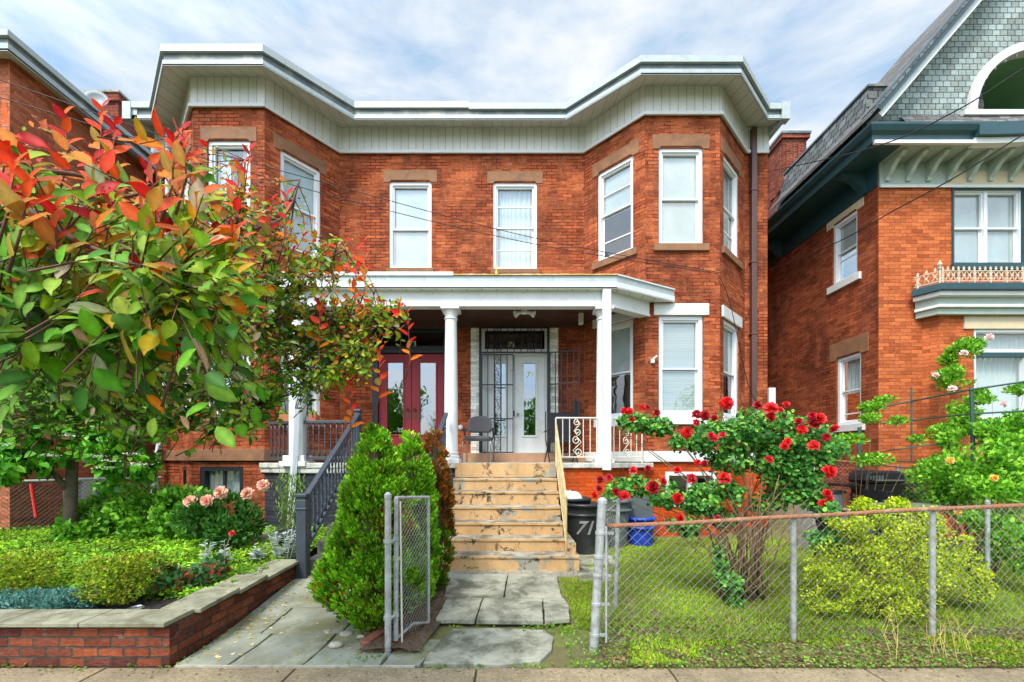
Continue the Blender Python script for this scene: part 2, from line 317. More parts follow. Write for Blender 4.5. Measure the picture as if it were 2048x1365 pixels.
def thing(name, label, cat, loc=(0, 0, 0), group=None):
    o = bpy.data.objects.new(name, None); S.collection.objects.link(o); o.location = loc; o.empty_display_size = .2
    return tag(o, label, cat, group)
def copy_tree(o, parent=None):
    c = o.copy(); S.collection.objects.link(c)
    if parent is not None: c.parent = parent
    for ch in list(o.children): copy_tree(ch, c)
    return c
# ------------------------------------------------------------------ leaf instancer (numpy)
T_OV = (np.array([(0, 0, 0), (.22, .3, .07), (.25, 0, 0), (.22, -.3, .07), (.62, .27, .02), (.64, 0, -.05), (.62, -.27, .02), (1, 0, -.14)]),
        [(0, 2, 1), (0, 3, 2), (1, 2, 5, 4), (2, 3, 6, 5), (4, 5, 7), (5, 6, 7)])
_s = [.14, .32, .52, .72, .88]; _w = [.19, .31, .32, .23, .1]; _v = [(0, 0, 0)]
for _a, _b in zip(_s, _w): _v += [(_a, _b, .09-.14*_a*_a), (_a, 0, -.11*_a*_a), (_a, -_b, .09-.14*_a*_a)]
_v.append((1, 0, -.16)); _f = [(0, 2, 1), (0, 3, 2)]
for _i in range(4): _k = 1+3*_i; _f += [(_k, _k+1, _k+4, _k+3), (_k+1, _k+2, _k+5, _k+4)]
_f += [(13, 14, 16)[:2]+(16,), (14, 15, 16)]
T_LF = (np.array(_v), _f)
T_DI = (np.array([(0, 0, 0), (.5, .28, .07), (1, 0, -.05), (.5, -.28, .07)]), [(0, 2, 1), (0, 3, 2)])
T_RO = (np.array([(0, 0, 0), (.2, .34, .05), (.7, .36, .02), (1, 0, -.06), (.7, -.36, .02), (.2, -.34, .05), (.5, 0, -.03)]), [(0, 6, 1), (1, 6, 2), (2, 6, 3), (3, 6, 4), (4, 6, 5), (5, 6, 0)])
T_BL = (np.array([(0, .06, 0), (0, -.06, 0), (.55, -.05, .0), (.55, .05, 0), (1, 0, -.12)]), [(0, 1, 2, 3), (3, 2, 4)])
T_SP = (np.array([(0, 0, 0), (.35, .16, .03), (.5, .03, 0), (.7, .26, .02), (.75, .04, -.02), (1, .1, -.05), (.85, -.05, -.03), (.7, -.25, .02), (.5, -.05, 0), (.35, -.17, .03)]),
        [(0, 2, 1), (0, 9, 8), (2, 4, 3), (8, 7, 6), (0, 8, 2), (2, 8, 6, 4), (4, 6, 5)])
def norm(a): return a/np.maximum(1e-9, np.linalg.norm(a, axis=1, keepdims=True))
def leaves(name, pos, axis, nrm, size, cols, mat, parent=None, tmpl=T_OV, width=1.0):
    pos = np.asarray(pos, float); n = len(pos); axis = norm(np.asarray(axis, float)); nrm = np.asarray(nrm, float)
    side = norm(np.cross(nrm, axis)); up = np.cross(axis, side); size = np.asarray(size, float).reshape(n, 1, 1)
    tv, tf = tmpl; m = len(tv)
    V = pos[:, None, :]+size*(tv[None, :, 0:1]*axis[:, None, :]+tv[None, :, 1:2]*width*side[:, None, :]+tv[None, :, 2:3]*up[:, None, :])
    V = V.reshape(-1, 3)-np.array(root_loc(parent))
    me = bpy.data.meshes.new(name)
    lens = np.array([len(f) for f in tf]); flat = np.concatenate([np.array(f) for f in tf])
    loops = (flat[None, :]+(np.arange(n)*m)[:, None]).ravel(); ln = np.tile(lens, n); st = np.concatenate([[0], np.cumsum(ln)[:-1]])
    me.vertices.add(len(V)); me.vertices.foreach_set('co', V.astype(np.float32).ravel())
    me.loops.add(len(loops)); me.loops.foreach_set('vertex_index', loops.astype(np.int32))
    me.polygons.add(len(ln)); me.polygons.foreach_set('loop_start', st.astype(np.int32)); me.polygons.foreach_set('loop_total', ln.astype(np.int32))
    me.update(calc_edges=True)
    ca = me.color_attributes.new('Col', 'FLOAT_COLOR', 'POINT'); c = np.ones((n, m, 4), np.float32); c[:, :, :3] = np.asarray(cols)[:, None, :]
    if m > 8 and tmpl is T_LF:                     # paler midrib, darker margins
        w_ = np.full(m, .86); w_[[0, 2, 5, 8, 11, 14]] = 1.32; c[:, :, :3] = np.clip(c[:, :, :3]*w_[None, :, None]*rng.uniform(.9, 1.1, (n, m, 1)), 0, 1)
    ca.data.foreach_set('color', c.ravel()); me.materials.append(mat); me.validate()
    return place(name, me, parent, None)
def rdir(n): return norm(rng.normal(size=(n, 3)))
def pick(cols, n, jit=.25):
    cols = np.array(cols); c = cols[rng.integers(0, len(cols), n)]; return np.clip(c*(1+rng.uniform(-jit, jit, (n, 1))), 0, 1)
def blob_pts(blobs, n, shell=.55, nscale=5., thr=-.15):
    """points near the outer shell of a union of ellipsoids, clumped by noise; returns positions and outward normals"""
    vol = np.array([b[1][0]*b[1][1]*b[1][2] for b in blobs])**.67; w = vol/vol.sum(); out_p = []; out_n = []; k = 0
    while k < n:
        m = n*2; idx = rng.choice(len(blobs), m, p=w); d = rdir(m); r = shell+(1-shell)*rng.random(m)**.6
        c = np.array([b[0] for b in blobs], float)[idx]; rad = np.array([b[1] for b in blobs], float)[idx]
        p = c+d*rad*r[:, None]; nn = norm(d/rad)
        for q, u, rr in zip(p, nn, r):
            if noise.noise(Vector(q)*nscale) > thr-(1-rr)*.4: out_p.append(q); out_n.append(u); k += 1
            if k >= n: break
    return np.array(out_p), np.array(out_n)
def twigs(mb, a, b, n, spread, r=.006):
    a = Vector(a)
    for _ in range(n):
        e = Vector(b)+Vector([random.uniform(-1, 1)*s for s in spread]); mmid = (a+e)/2+Vector([random.uniform(-.06, .06) for _ in range(3)])
        mb.tube([a+Vector((random.uniform(-.05, .05), random.uniform(-.05, .05), 0)), mmid, e], r, 5, r*.3)
def shrub(name, label, cat, base, blobs, n, size, cols, mat=LF, tmpl=T_OV, up=.5, nsc=5., thr=-.15, shell=.5, group=None, stems=8, jit=.25, stem_mat=None, width=1., ntilt=.8):
    t = thing(name, label, cat, base, group)
    p, nn = blob_pts(blobs, n, shell, nsc, thr)
    ax = nn*.7+rdir(n)*.7+np.array([0, 0, up]); nr = nn+rdir(n)*ntilt+np.array([0, 0, .7])
    leaves('foliage', p, ax, nr, rng.uniform(.7, 1.25, n)*size, pick(cols, n, jit), mat, t, tmpl, width)
    if stems:
        mb = MB()
        for b in blobs:
            twigs(mb, base, b[0], max(1, stems//len(blobs)), [q*.6 for q in b[1]])
        mb.build('stem', stem_mat or CANE, t)
    return t
def fringe(bl, n, r0, r1):
    """small ragged outer clumps on a set of crown lobes"""
    o = list(bl)
    for _ in range(n):
        c, r = random.choice(bl); d = Vector((random.gauss(0, 1), random.gauss(0, 1)-.4, random.gauss(0, .8)+.2)).normalized(); q = random.uniform(r0, r1)
        o.append(((c[0]+d.x*r[0]*.95, c[1]+d.y*r[1]*.95, max(.12, c[2]+d.z*r[2]*.95)), (q, q, q*.7)))
    return o
def smooth(x): x = max(0, min(1, x)); return x*x*(3-2*x)
def gh(x, y):
    """height of the yard"""
    h = .16*smooth((y-4)/4)
    if x < -1: h += .1*smooth((y-3.6)/1.6)*smooth((-x-1)/1)
    return h
# ------------------------------------------------------------------ ground, pavement, road, paths
def grid_axis(*segs):
    a = []
    for s0, s1, n in segs: a += list(np.linspace(s0, s1, n, endpoint=False))
    return a+[segs[-1][1]]
gx = grid_axis((-400, -12, 6), (-12, 12, 150), (12, 400, 6)); gy = grid_axis((-400, -3, 5), (-3, 3, 8), (3, 9, 70), (9, 20, 10), (20, 500, 6))
mb = MB(); vs = []
for y in gy:
    for x in gx:
        if y <= 3.05 or y > 30 or abs(x) > 13: z = -.04 if y > -1 else -.3
        else:
            e = smooth((y-3.22-.05*noise.noise(Vector((x*1.3, 0, 5))))/.12)
            z = -.04+e*(.05+gh(x, y)+.018*noise.noise(Vector((x*3, y*3, 0))))
            if x < 1.0 and y < 5.9: z = min(z, -.02+gh(x, y))
        if y > 30 or y <= 3.05: z = -.04 if y > -.9 else -.3
        vs.append((x, y, z))
nx = len(gx); mb.add(vs, [(j*nx+i, j*nx+i+1, (j+1)*nx+i+1, (j+1)*nx+i) for j in range(len(gy)-1) for i in range(nx-1)])
m, t, b, o = newmat('yard_ground'); tcn = N(t, 'ShaderNodeTexCoord').outputs['Object']
c = mix(t, ramp(t, noi(t, tcn, 2.2, 8, .7), .42, .6), (.13, .10, .035), (.18, .26, .02)); c = mix(t, ramp(t, noi(t, tcn, 30, 6, .8), .35, .7), c, (.17, .14, .07))
t.links.new(c, b.inputs['Base Color']); b.inputs['Roughness'].default_value = .95; bump(t, b, noi(t, tcn, 25, 8, .8), 1, .02)
struct(mb.build('ground', m, smooth=True))
struct(MB().box(-60, 60, -9, -1.0, -.3, -.14).build('road', ASPH))
struct(MB().box(-60, 60, -1.0, -.85, -.3, .0).build('kerb', CONC_W))
mb = MB(); x = -30.
m, t, b, o = newmat('pavement_concrete'); tcn = N(t, 'ShaderNodeTexCoord').outputs['Object']
c = mix(t, ramp(t, noi(t, tcn, 90, 4, .8), .35, .7), (.22, .165, .095), (.42, .33, .21)); c = mix(t, ramp(t, noi(t, tcn, 2, 8, .75), .45, .62, (0, 0, 0), (.75, .75, .75)), c, (.17, .13, .08)); c = mix(t, .8, c, ramp(t, noi(t, tcn, 34, 5, .85), .34, .68, (.5, .48, .45), (1.35, 1.35, 1.3)), 'MULTIPLY')
t.links.new(c, b.inputs['Base Color']); b.inputs['Roughness'].default_value = .9; bump(t, b, noi(t, tcn, 120, 5, .8), .5, .006)
for xs in [-12, -9, -7.5, -6, -4.55, -3.12, -1.66, -.27, 1.2, 2.7, 4.2, 5.7, 7.2, 9, 12]:
    mb.box(xs+.008, {-12: -9, -9: -7.5, -7.5: -6, -6: -4.55, -4.55: -3.12, -3.12: -1.66, -1.66: -.27, -.27: 1.2, 1.2: 2.7, 2.7: 4.2, 4.2: 5.7, 5.7: 7.2, 7.2: 9, 9: 12, 12: 15}[xs]-.008, 1.7, 3.27, -.1, .0)
struct(mb.build('sidewalk', m, bevel=.006))
# bluestone path: slabs as prisms over the ground, following its rise
def slab(mb, pts, z, th=.05):
    q = []
    for i in range(len(pts)):
        p0, p1 = pts[i], pts[(i+1) % len(pts)]; L_ = math.hypot(p1[0]-p0[0], p1[1]-p0[1]); m_ = max(2, int(L_/.07))
        for j in range(m_): u = j/m_; q.append((p0[0]+(p1[0]-p0[0])*u+.011*noise.noise(Vector((p0[0]*9+u*L_*14, p0[1]*9, i))), p0[1]+(p1[1]-p0[1])*u+.011*noise.noise(Vector((p0[0]*9, p0[1]*9+u*L_*14, 7+i)))))
    pts = q
    mb.add([(x, y, z(x, y)-th) for x, y in pts]+[(x, y, z(x, y)) for x, y in pts],
           [tuple(range(len(pts)-1, -1, -1)), tuple(range(len(pts), 2*len(pts)))]+[(i, (i+1) % len(pts), (i+1) % len(pts)+len(pts), i+len(pts)) for i in range(len(pts))])
zl = lambda x, y: .012+.17*smooth((y-3.5)/1.9)*min(1, max(0, (-x-.9)/.5))
mb = MB(); e = .008
rows = [(3.29, 3.86, [-2.62, -2.2, -1.62, -1.02]), (3.87, 4.36, [-2.62, -2.28, -1.55, -1.28]), (4.37, 4.9, [-2.62, -1.95, -1.35]), (4.91, 5.45, [-2.62, -2.2, -1.5]), (5.46, 5.9, [-2.6, -1.9, -1.3])]
for y0, y1, xs in rows:
    for i in range(len(xs)-1): slab(mb, [(xs[i]+e, y0), (xs[i+1]-e, y0), (xs[i+1]-e+.03, y1), (xs[i]+e+(.04 if i else 0), y1)], zl)
slab(mb, [(-1.01, 3.29), (-.72, 3.29), (-.62, 3.75), (-.95, 3.8)], zl)
o1 = struct(mb.build('path', SLATE, bevel=.006))
zc = lambda x, y: .012; zc2 = lambda x, y: .06+.015*(y-4.1)
mb = MB()
slab(mb, [(-.70, 3.33), (-.1, 3.3), (.22, 3.36), (.33, 3.55), (.37, 3.8), (.3, 3.98), (-.1, 4.02), (-.55, 4.0), (-.66, 3.7)], zc)
slab(mb, [(-.74, 4.12), (-.36, 4.1), (-.33, 4.72), (-.72, 4.76)], zc2); slab(mb, [(-.345, 4.1), (.3, 4.08), (.33, 4.7), (-.315, 4.72)], zc2)
slab(mb, [(.315, 4.08), (.56, 4.14), (.6, 4.5), (.56, 4.72), (.345, 4.7)], zc2)
slab(mb, [(-.76, 4.775), (-.1, 4.735), (-.06, 5.66), (-.84, 5.68)], zc2); slab(mb, [(-.085, 4.735), (.56, 4.735), (.57, 5.3), (.6, 5.66), (-.045, 5.66)], zc2)
slab(mb, [(-.95, 4.1), (-.76, 4.1), (-.8, 4.7), (-.97, 4.7)], zc); slab(mb, [(-1.05, 4.95), (-.8, 4.9), (-.86, 5.5), (-1.05, 5.5)], zc)
slab(mb, [(.85, 5.4), (1.25, 5.35), (1.3, 5.9), (.9, 6.0)], lambda x, y: gh(x, y)+.03); slab(mb, [(.95, 6.05), (1.5, 6.1), (1.5, 6.6), (1.0, 6.7)], lambda x, y: gh(x, y)+.03)
struct(mb.build('path', SLATE2, bevel=.008))
struct(MB().box(-2.6, -.75, 3.272, 3.288, -.02, .012).build('path_edging', CONC))
# ------------------------------------------------------------------ window and door builders
def curtain_mesh(f, a0, a1, z0, z1, b, amp=.018, wl=.09):
    mb = MB(); n = max(6, int((a1-a0)/.012)); vs = []
    for i in range(n+1):
        a = a0+(a1-a0)*i/n; bb = b+amp*math.sin(a*2*math.pi/wl+1.7*math.sin(a*9)); vs += [f.p(a, bb, z0), f.p(a, bb, z1)]
    return mb.add(vs, [(2*i, 2*i+2, 2*i+3, 2*i+1) for i in range(n)])
def window(root, f, a0, a1, z0, z1, cover='blind', lintel=None, sill=None, lm=None, sm=None, split=.48, frame=None, rails=(), cz=None, label=None, mull=0, hood=False, fw=.065, rec=.05):
    fm = frame or VINYL
    w = MB().ring(f, a0, a1, z0, z1, fw, -.13, -rec+.02).build('window', fm, root, bevel=.004, label=label)
    zm = z0+(z1-z0)*split; i0, i1 = a0+fw, a1-fw
    cols = [(i0, i1)] if not mull else [(i0, (i0+i1)/2-.03), ((i0+i1)/2+.03, i1)]
    if mull: MB().fb(f, (i0+i1)/2-.03, (i0+i1)/2+.03, -.12, -rec+.01, z0+fw, z1-fw).build('mullion', fm, w)
    for c0, c1 in cols:
        s = MB().ring(f, c0, c1, zm-.02, z1-fw, .032, -.105, -rec-.015); s.ring(f, c0, c1, z0+fw, zm+.02-.001, .036, -.118, -rec-.03 if False else -.108)
        for rz in rails: s.fb(f, c0+.036, c1-.036, -.112, -.09, rz-.012, rz+.012)
        s.build('sash', fm, w)
        MB().fb(f, c0+.03, c1-.03, -.114, -.110, z0+fw+.01, z1-fw-.01).build('pane', GLS, w)
        if cover in ('blind', 'shade'):
            MB().fb(f, c0-.02, c1+.02, -.135, -.127, (cz or z0)+.0, z1).build('blind', BLIND if cover == 'blind' else SHADE, w)
        elif cover == 'curtain':
            curtain_mesh(f, c0-.02, c1+.02, z0, z1, -.2).build('curtain', CURT, w, smooth=True)
        elif cover == 'valance':
            curtain_mesh(f, c0-.02, c1+.02, zm-.05, z1, -.2).build('curtain', CURT, w, smooth=True)
        elif cover == 'part':
            h = (c1-c0)
            curtain_mesh(f, c0-.02, c0+h*.36, z0, z1, -.2).build('curtain', CURT, w, smooth=True); curtain_mesh(f, c1-h*.3, c1+.02, z0, z1, -.2).build('curtain', CURT, w, smooth=True)
        elif cover == 'half':
            MB().fb(f, c0-.02, c1+.02, -.135, -.127, zm-.05, z1).build('blind', SHADE, w)
    if lintel:
        e, h = lintel; k = .05
        if hood: MB().fb(f, a0-e, a1+e, -.02, .035, z1+.002, z1+h).build('lintel', lm, w, bevel=.006)
        else: MB().fpoly(f, [(a0-e, z1-.03), (a0+.0, z1-.03), (a0+k, z1+.02), (a1-k, z1+.02), (a1, z1-.03), (a1+e, z1-.03), (a1+e, z1+h), (a0-e, z1+h)], -.06, .012).build('lintel', lm, w, bevel=.005)
    if sill: MB().fb(f, a0-sill[0], a1+sill[0], -.045, .055, z0-sill[1], z0+.003).build('sill', sm or lm, w, bevel=.006)
    return w
def numerals(s, size, loc, mat, parent, rotz=0, name='number', shear=0, ext=.002, label=None, tilt=0):
    cu = bpy.data.curves.new(name, 'FONT'); cu.body = s; cu.size = size; cu.extrude = ext; cu.align_x = 'CENTER'; cu.shear = shear; cu.offset = size*.018
    tmp = bpy.data.objects.new('tmp_text', cu); me = bpy.data.meshes.new_from_object(tmp); bpy.data.objects.remove(tmp)
    me.materials.clear(); me.materials.append(mat); me.name = name
    me.transform(Matrix.Translation(Vector(loc)-root_loc(parent)) @ Matrix.Rotation(rotz, 4, 'Z') @ Matrix.Rotation(R(90)+tilt, 4, 'X'))
    return place(name, me, parent, None)
def spiral(c, ex, ey, r0, turns, start, sgn=1, n=22):
    return [c+ex*(math.cos(start+sgn*turns*2*math.pi*i/n)*r0*(1-.82*i/n))+ey*(math.sin(start+sgn*turns*2*math.pi*i/n)*r0*(1-.82*i/n)) for i in range(n+1)]
def scroll(mb, f, a, z0, z1, w, b, r):
    """S-shaped wrought scroll standing in plane f"""
    ex = Vector((f.t.x, f.t.y, 0)); ez = Vector((0, 0, 1)); h = z1-z0; R0 = min(w*.5, h*.2)
    c1 = f.p(a-w*.5+R0, b, z1-R0-r); c2 = f.p(a+w*.5-R0, b, z0+R0+r)
    s1 = spiral(c1, ex, ez, R0, 1.3, math.pi*.5, 1); s2 = spiral(c2, ex, ez, R0, 1.3, -math.pi*.5, 1)
    mid = [f.p(a+w*.42, b, z1-h*.3), f.p(a, b, (z0+z1)/2), f.p(a-w*.42, b, z0+h*.3)]
    pts = list(reversed(s1))+mid+s2
    q = []
    for i in range(len(pts)-1): q.append(pts[i]); q.append((pts[i]+pts[i+1])/2) if 20 < i < 27 else None
    mb.tube(pts, r, 5)
# ------------------------------------------------------------------ the twin brick house
D = 8.95
WL = [(-7.5, D), (-7.0, D), (-5.84, 7.78), (-4.53, 7.78), (-3.63, D), (1.516, D), (2.49, 7.96), (3.895, 7.96), (4.9, D), (5.38, D)]
TH = thing('brick_house', 'red brick twin house with two bays and a white porch, in the middle', 'house', (-1.06, D, 0))
fr = [Fr(*WL[i], *WL[i+1]) for i in range(9)]
ZT = 8.05
mainholes = [(fr[4], X(778, D)+3.63, X(863, D)+3.63, 5.62, Z(363, D)), (fr[4], X(986, D)+3.63, X(1074, D)+3.63, 5.60, Z(365, D))]
wb = MB(); holes = {i: [] for i in range(9)}
for f, *h in mainholes: holes[4].append(tuple(h))
rd = (X(757, D)+3.63-.13, X(886, D)+3.63+.13, 1.74, Z(655, D)+.02)       # red door opening
wd = (X(960, D)+3.63, X(1099, D)+3.63, 1.74, Z(655, D)+.06)
holes[4] += [rd, wd]
zu0, zu1 = 5.63, 7.45; zl0, zl1 = 2.42, 4.30
def span(i, t0, t1): return fr[i].L*t0, fr[i].L*t1
bayw = {1: (.25, .82), 2: (.2, .8), 3: (.19, .72), 5: (.243, .822), 6: ((2.75-2.49)/1.405, (3.58-2.49)/1.405), 7: (.132, .75)}
for i, (t0, t1) in bayw.items():
    a0, a1 = span(i, t0, t1); holes[i].append((a0, a1, zu0, zu1)); holes[i].append((a0, a1, zl0, zl1))
ZB = 1.56
for i in range(9): wb.panel(fr[i], fr[i].L, ZB, ZT+.62, holes[i])
fside = Fr(5.38, D, 5.38, 19); wb.panel(fside, fside.L, 0, 8.6); fsl = Fr(-7.5, 19, -7.5, D); wb.panel(fsl, fsl.L, 0, 8.6)
wb.box(-7.5, 5.38, 18.9, 19, 0, 8.6)
# dressed, slightly proud corner courses on the bays are part of the wall
wb.build('wall', BR, TH)
MB().add([(x, y, 8.62) for x, y in WL]+[(5.38, 18.95, 8.62), (-7.5, 18.95, 8.62)], [tuple(range(12))]).build('roof', METAL_D, TH)
MB().add([(x, y, 4.9) for x, y in [(-7.4, 9.2), (5.3, 9.2), (5.3, 18.8), (-7.4, 18.8)]], [(0, 1, 2, 3)]).build('upper_floor', DARKWOOD, TH)
# windows
bs = STONE_B
window(TH, fr[4], *mainholes[0][1:], cover='shade', lintel=(.12, .23), lm=bs, split=.47, sill=(.05, .09), label='white upstairs window over the red doors, pale shade drawn')
window(TH, fr[4], *mainholes[1][1:], cover='curtain', lintel=(.12, .23), lm=bs, split=.5, sill=(.05, .09), rails=(6.05, 6.97), label='white upstairs window over the white doors, curtain behind extra rails')
lab = {1: ('upper window on the outer face of the left bay', 'lower window on the outer face of the left bay'), 2: ('upper front window of the left bay, dark glass and curtain', 'lower front window of the left bay'),
       3: ('upper window on the inner face of the left bay', 'lower window of the left bay beside the porch'), 5: ('upper window on the inner face of the right bay, split by four rails', 'lower window of the right bay beside the porch'),
       6: ('upper front window of the right bay with brown sill', 'lower front window of the right bay with white lintel and blind'), 7: ('upper window on the outer face of the right bay', 'lower window on the outer face of the right bay')}
for i, (t0, t1) in bayw.items():
    a0, a1 = span(i, t0, t1)
    window(TH, fr[i], a0, a1, zu0, zu1, cover={1: 'half', 2: 'part', 3: 'shade', 5: 'half', 6: 'shade', 7: 'part'}[i], lintel=(.12, .24), lm=bs, sill=(.1, .13), split={2: .5, 5: .52, 7: .5}.get(i, .49), rails=(6.02, 6.98) if i == 5 else ((6.1,) if i == 7 else ()), label=lab[i][0])
    wht = i >= 5
    window(TH, fr[i], a0, a1, zl0, zl1, cover={1: 'blind', 2: 'part', 3: 'curtain', 5: 'half', 6: 'blind', 7: 'half'}[i], lintel=(.1, .22), lm=WHITE_OLD if wht else bs, sill=(.06, .16), sm=WHITE_OLD if wht else bs, hood=wht, fw=.075, label=lab[i][1])
# frieze, trim, soffit, fascia, parapet cap
def offs(poly, o):
    r = []; n = len(poly)
    for i, p in enumerate(poly):
        p = Vector(p); ns = []
        for j in (i-1, i):
            if 0 <= j < n-1:
                d = (Vector(poly[j+1])-Vector(poly[j])).normalized(); ns.append(Vector((d.y, -d.x)))
        m_ = sum(ns, Vector((0, 0))).normalized(); r.append(tuple(p+m_*(o/max(.3, m_.dot(ns[0])))))
    return r
def band(mb, outer, inner, z0, z1, zi0=None, zi1=None):
    zi0 = z0 if zi0 is None else zi0; zi1 = z1 if zi1 is None else zi1
    for i in range(len(outer)-1):
        a, b, c, d = outer[i], outer[i+1], inner[i+1], inner[i]
        mb.hexa([(a[0], a[1], z0), (b[0], b[1], z0), (c[0], c[1], zi0), (d[0], d[1], zi0), (a[0], a[1], z1), (b[0], b[1], z1), (c[0], c[1], zi1), (d[0], d[1], zi1)])
    return mb
CO = [(-7.72, 8.5), (-7.22, 8.5), (-6.03, 7.33), (-4.30, 7.33), (-3.15, 8.5), (1.08, 8.5), (2.28, 7.5), (4.05, 7.5), (5.13, 8.5), (5.50, 8.5)]
WLs = WL
fz = offs(WLs, .035)
band(MB(), fz, offs(WLs, .003), ZT, 8.60).build('frieze', FRIEZE, TH)
band(MB(), offs(WLs, .075), offs(WLs, .037), ZT-.035, ZT+.03).build('frieze_trim', WHITE, TH, bevel=.008)
band(MB(), CO, fz, 8.405, 8.43, 8.575, 8.6).build('soffit', SOFFIT, TH)
cornice = band(MB(), CO, offs(CO, -.03), 8.40, 8.50).build('cornice', METAL_L, TH)
band(MB(), offs(CO, -.02), offs(CO, -.06), 8.50, 8.63).build('cornice_channel', METAL_D, cornice)
capo = offs(CO, .03); capi = offs(CO, -.08)
left_cap = capo[:5]+[(-.86, capo[4][1])]; left_in = capi[:5]+[(-.86, capi[4][1])]
band(MB(), left_cap, left_in, 8.625, 8.745).build('cornice_cap', METAL_L, cornice)
band(MB(), [(-.86, capo[4][1])]+capo[5:], [(-.86, capi[4][1])]+capi[5:], 8.60, 8.715).build('cornice_cap', METAL_L, cornice)
# cornice returns along both side walls
for sx, x0, x1 in ((1, 5.38, 5.50), (-1, -7.72, -7.5)):
    r_ = MB(); r_.box(x0, x1, 8.5, 19, 8.42, 8.70); r_.box(min(x0, x1)-.02*(sx < 0), max(x0, x1)+.02*(sx > 0), 8.49, 19, 8.70, 8.74); r_.build('cornice_return', METAL_L, cornice)
MB().fb(Fr(5.38, D, 5.38, 19), 0, 10, .003, .03, ZT, 8.5).build('side_frieze', FRIEZE, cornice)
for x0, x1 in ((5.38, 5.545), (-7.765, -7.6)): MB().box(x0, x1, 8.462, 8.62, 8.398, 8.742).build('cornice_end', METAL_L, cornice)
# water table and basement
wt = offs(WL, .07)
band(MB(), wt[:5], offs(WL, 0)[:5], 1.58, 1.80).build('stone_band', STONE_B, TH, bevel=.01)
band(MB(), wt[5:], offs(WL, 0)[5:], 1.56, 1.76).build('stone_band', WHITE_OLD, TH, bevel=.01, label='white painted band around the right bay')
bl = MB(); br = MB()
a0, a1 = .19, .83*fr[2].L
hl = (X(400, 7.78)+5.84, X(487, 7.78)+5.84, .9, Z(934, 7.75)); hr = (X(1330, 7.96)-2.49, X(1432, 7.96)-2.49, .72, Z(944, 7.96))
for i in range(9):
    if i < 4: bl.panel(fr[i], fr[i].L, 0, ZB+.03, [hl] if i == 2 else ([(.45, .9, .9, 1.46)] if i == 1 else []))
    elif i > 4: br.panel(fr[i], fr[i].L, 0, ZB+.01, [hr] if i == 6 else [])
bl.build('basement_wall', BR, TH); br.build('basement_wall', BR_ORANGE, TH, label='orange painted basement wall')
w = MB().ring(fr[2], *hl, .08, -.12, -.01).build('basement_window', BLACKP, TH, label='black framed basement window')
m_ = MB().fb(fr[2], (hl[0]+hl[1])/2-.02, (hl[0]+hl[1])/2+.02, -.11, -.06, hl[2]+.08, hl[3]-.08); m_.build('mullion', BLACKP, w); MB().fb(fr[2], hl[0]+.08, hl[1]-.08, -.1, -.095, hl[2]+.08, hl[3]-.08).build('pane', GLS, w)
curtain_mesh(fr[2], hl[0], hl[1], hl[2], hl[3], -.2).build('curtain', CURT, w, smooth=True)
w = MB().ring(fr[1], .45, .9, .9, 1.46, .07, -.12, -.01).build('basement_window', BLACKP, TH); MB().fb(fr[1], .52, .83, -.1, -.095, .97, 1.39).build('pane', GLS, w)
w = MB().ring(fr[6], *hr, .07, -.12, .02).build('basement_window', WHITE_OLD, TH, label='white framed basement window behind the roses')
MB().fb(fr[6], (hr[0]+hr[1])/2-.03, (hr[0]+hr[1])/2+.03, -.11, -.02, hr[2]+.07, hr[3]-.07).build('mullion', WHITE_OLD, w); MB().fb(fr[6], hr[0]+.07, hr[1]-.07, -.1, -.095, hr[2]+.07, hr[3]-.07).build('pane', GLS, w)
# downspouts
p = MB(); p.box(4.99, 5.10, 8.83, 8.94, 2.55, 8.52)
for z in (7.2, 5.7, 4.2): p.box(4.97, 5.12, 8.82, 8.945, z, z+.04)
p.build('downspout', BROWNP, TH, bevel=.012, label='brown downspout at the right corner')
p = MB().tube([(-7.05, 8.7, 8.4), (-7.16, 8.84, 8.1), (-7.16, 8.84, 3.4), (-7.27, 8.8, 2.9), (-7.3, 8.8, 2.0), (-7.36, 8.75, 1.4), (-7.38, 8.7, .4)], .045, 8); p.build('downspout', VINYL, TH, label='white downspout at the left corner')
# ---- doors
f = fr[4]; O3 = 3.63
fr_r = MB(); fr_r.ring(f, rd[0], rd[1], rd[2], rd[3], .12, -.13, .015, .03); fr_r.fb(f, rd[0]+.12, rd[1]-.12, -.13, .01, Z(706, D), Z(706, D)+.06)
dr = fr_r.build('door', BLACKP, TH, bevel=.006, label='burgundy double door with tall glass panels in a black frame')
zt = Z(707, D); la, lb = rd[0]+.12, rd[1]-.12; md = (la+lb)/2
MB().fb(f, la+.03, lb-.03, -.12, -.11, zt+.08, rd[3]-.13).build('transom_pane', GLASS('dark_transom_glass', (.12, .14, .18), .05), dr)
MB().fb(f, la, lb, -.1, -.03, zt+.06, zt+.16).build('transom_rail', BLACKP, dr)
for a_, b_ in ((la, md-.004), (md+.004, lb)):
    lf = MB(); lf.ring(f, a_, b_, 1.76, zt, .17, -.12, -.07, .38); lf.ring(f, a_+.14, b_-.14, 2.10, zt-.14, .035, -.075, -.055); lf.build('door_leaf', REDP, dr, bevel=.004)
    MB().fb(f, a_+.165, b_-.165, -.1, -.094, 2.1, zt-.15).build('door_pane', GLS_D, dr)
    cx = b_-.07 if a_ == la else a_+.07
    h = MB(); h.lathe(f.p(cx, -.06, 2.66), [(.022, 0), (.03, .008), (.012, .02), (.012, .045), (.03, .055), (.03, .075), (.012, .085)], 12, axis=Vector((0, -1, 0))); h.fb(f, cx-.03, cx+.03, -.071, -.064, 2.45, 2.6); h.build('door_knob', BRASS, dr)
numerals('73', .17, f.p(X(823, D)+O3, -.108, Z(691, D)), NUM, dr)
MB().lathe(f.p(X(842, D)+O3, -.35, Z(692, D)), [(.06, -.06), (.07, 0), (.05, .06)], 10).build('hall_light', M('warm_lampshade', (.7, .4, .15), .5), dr)
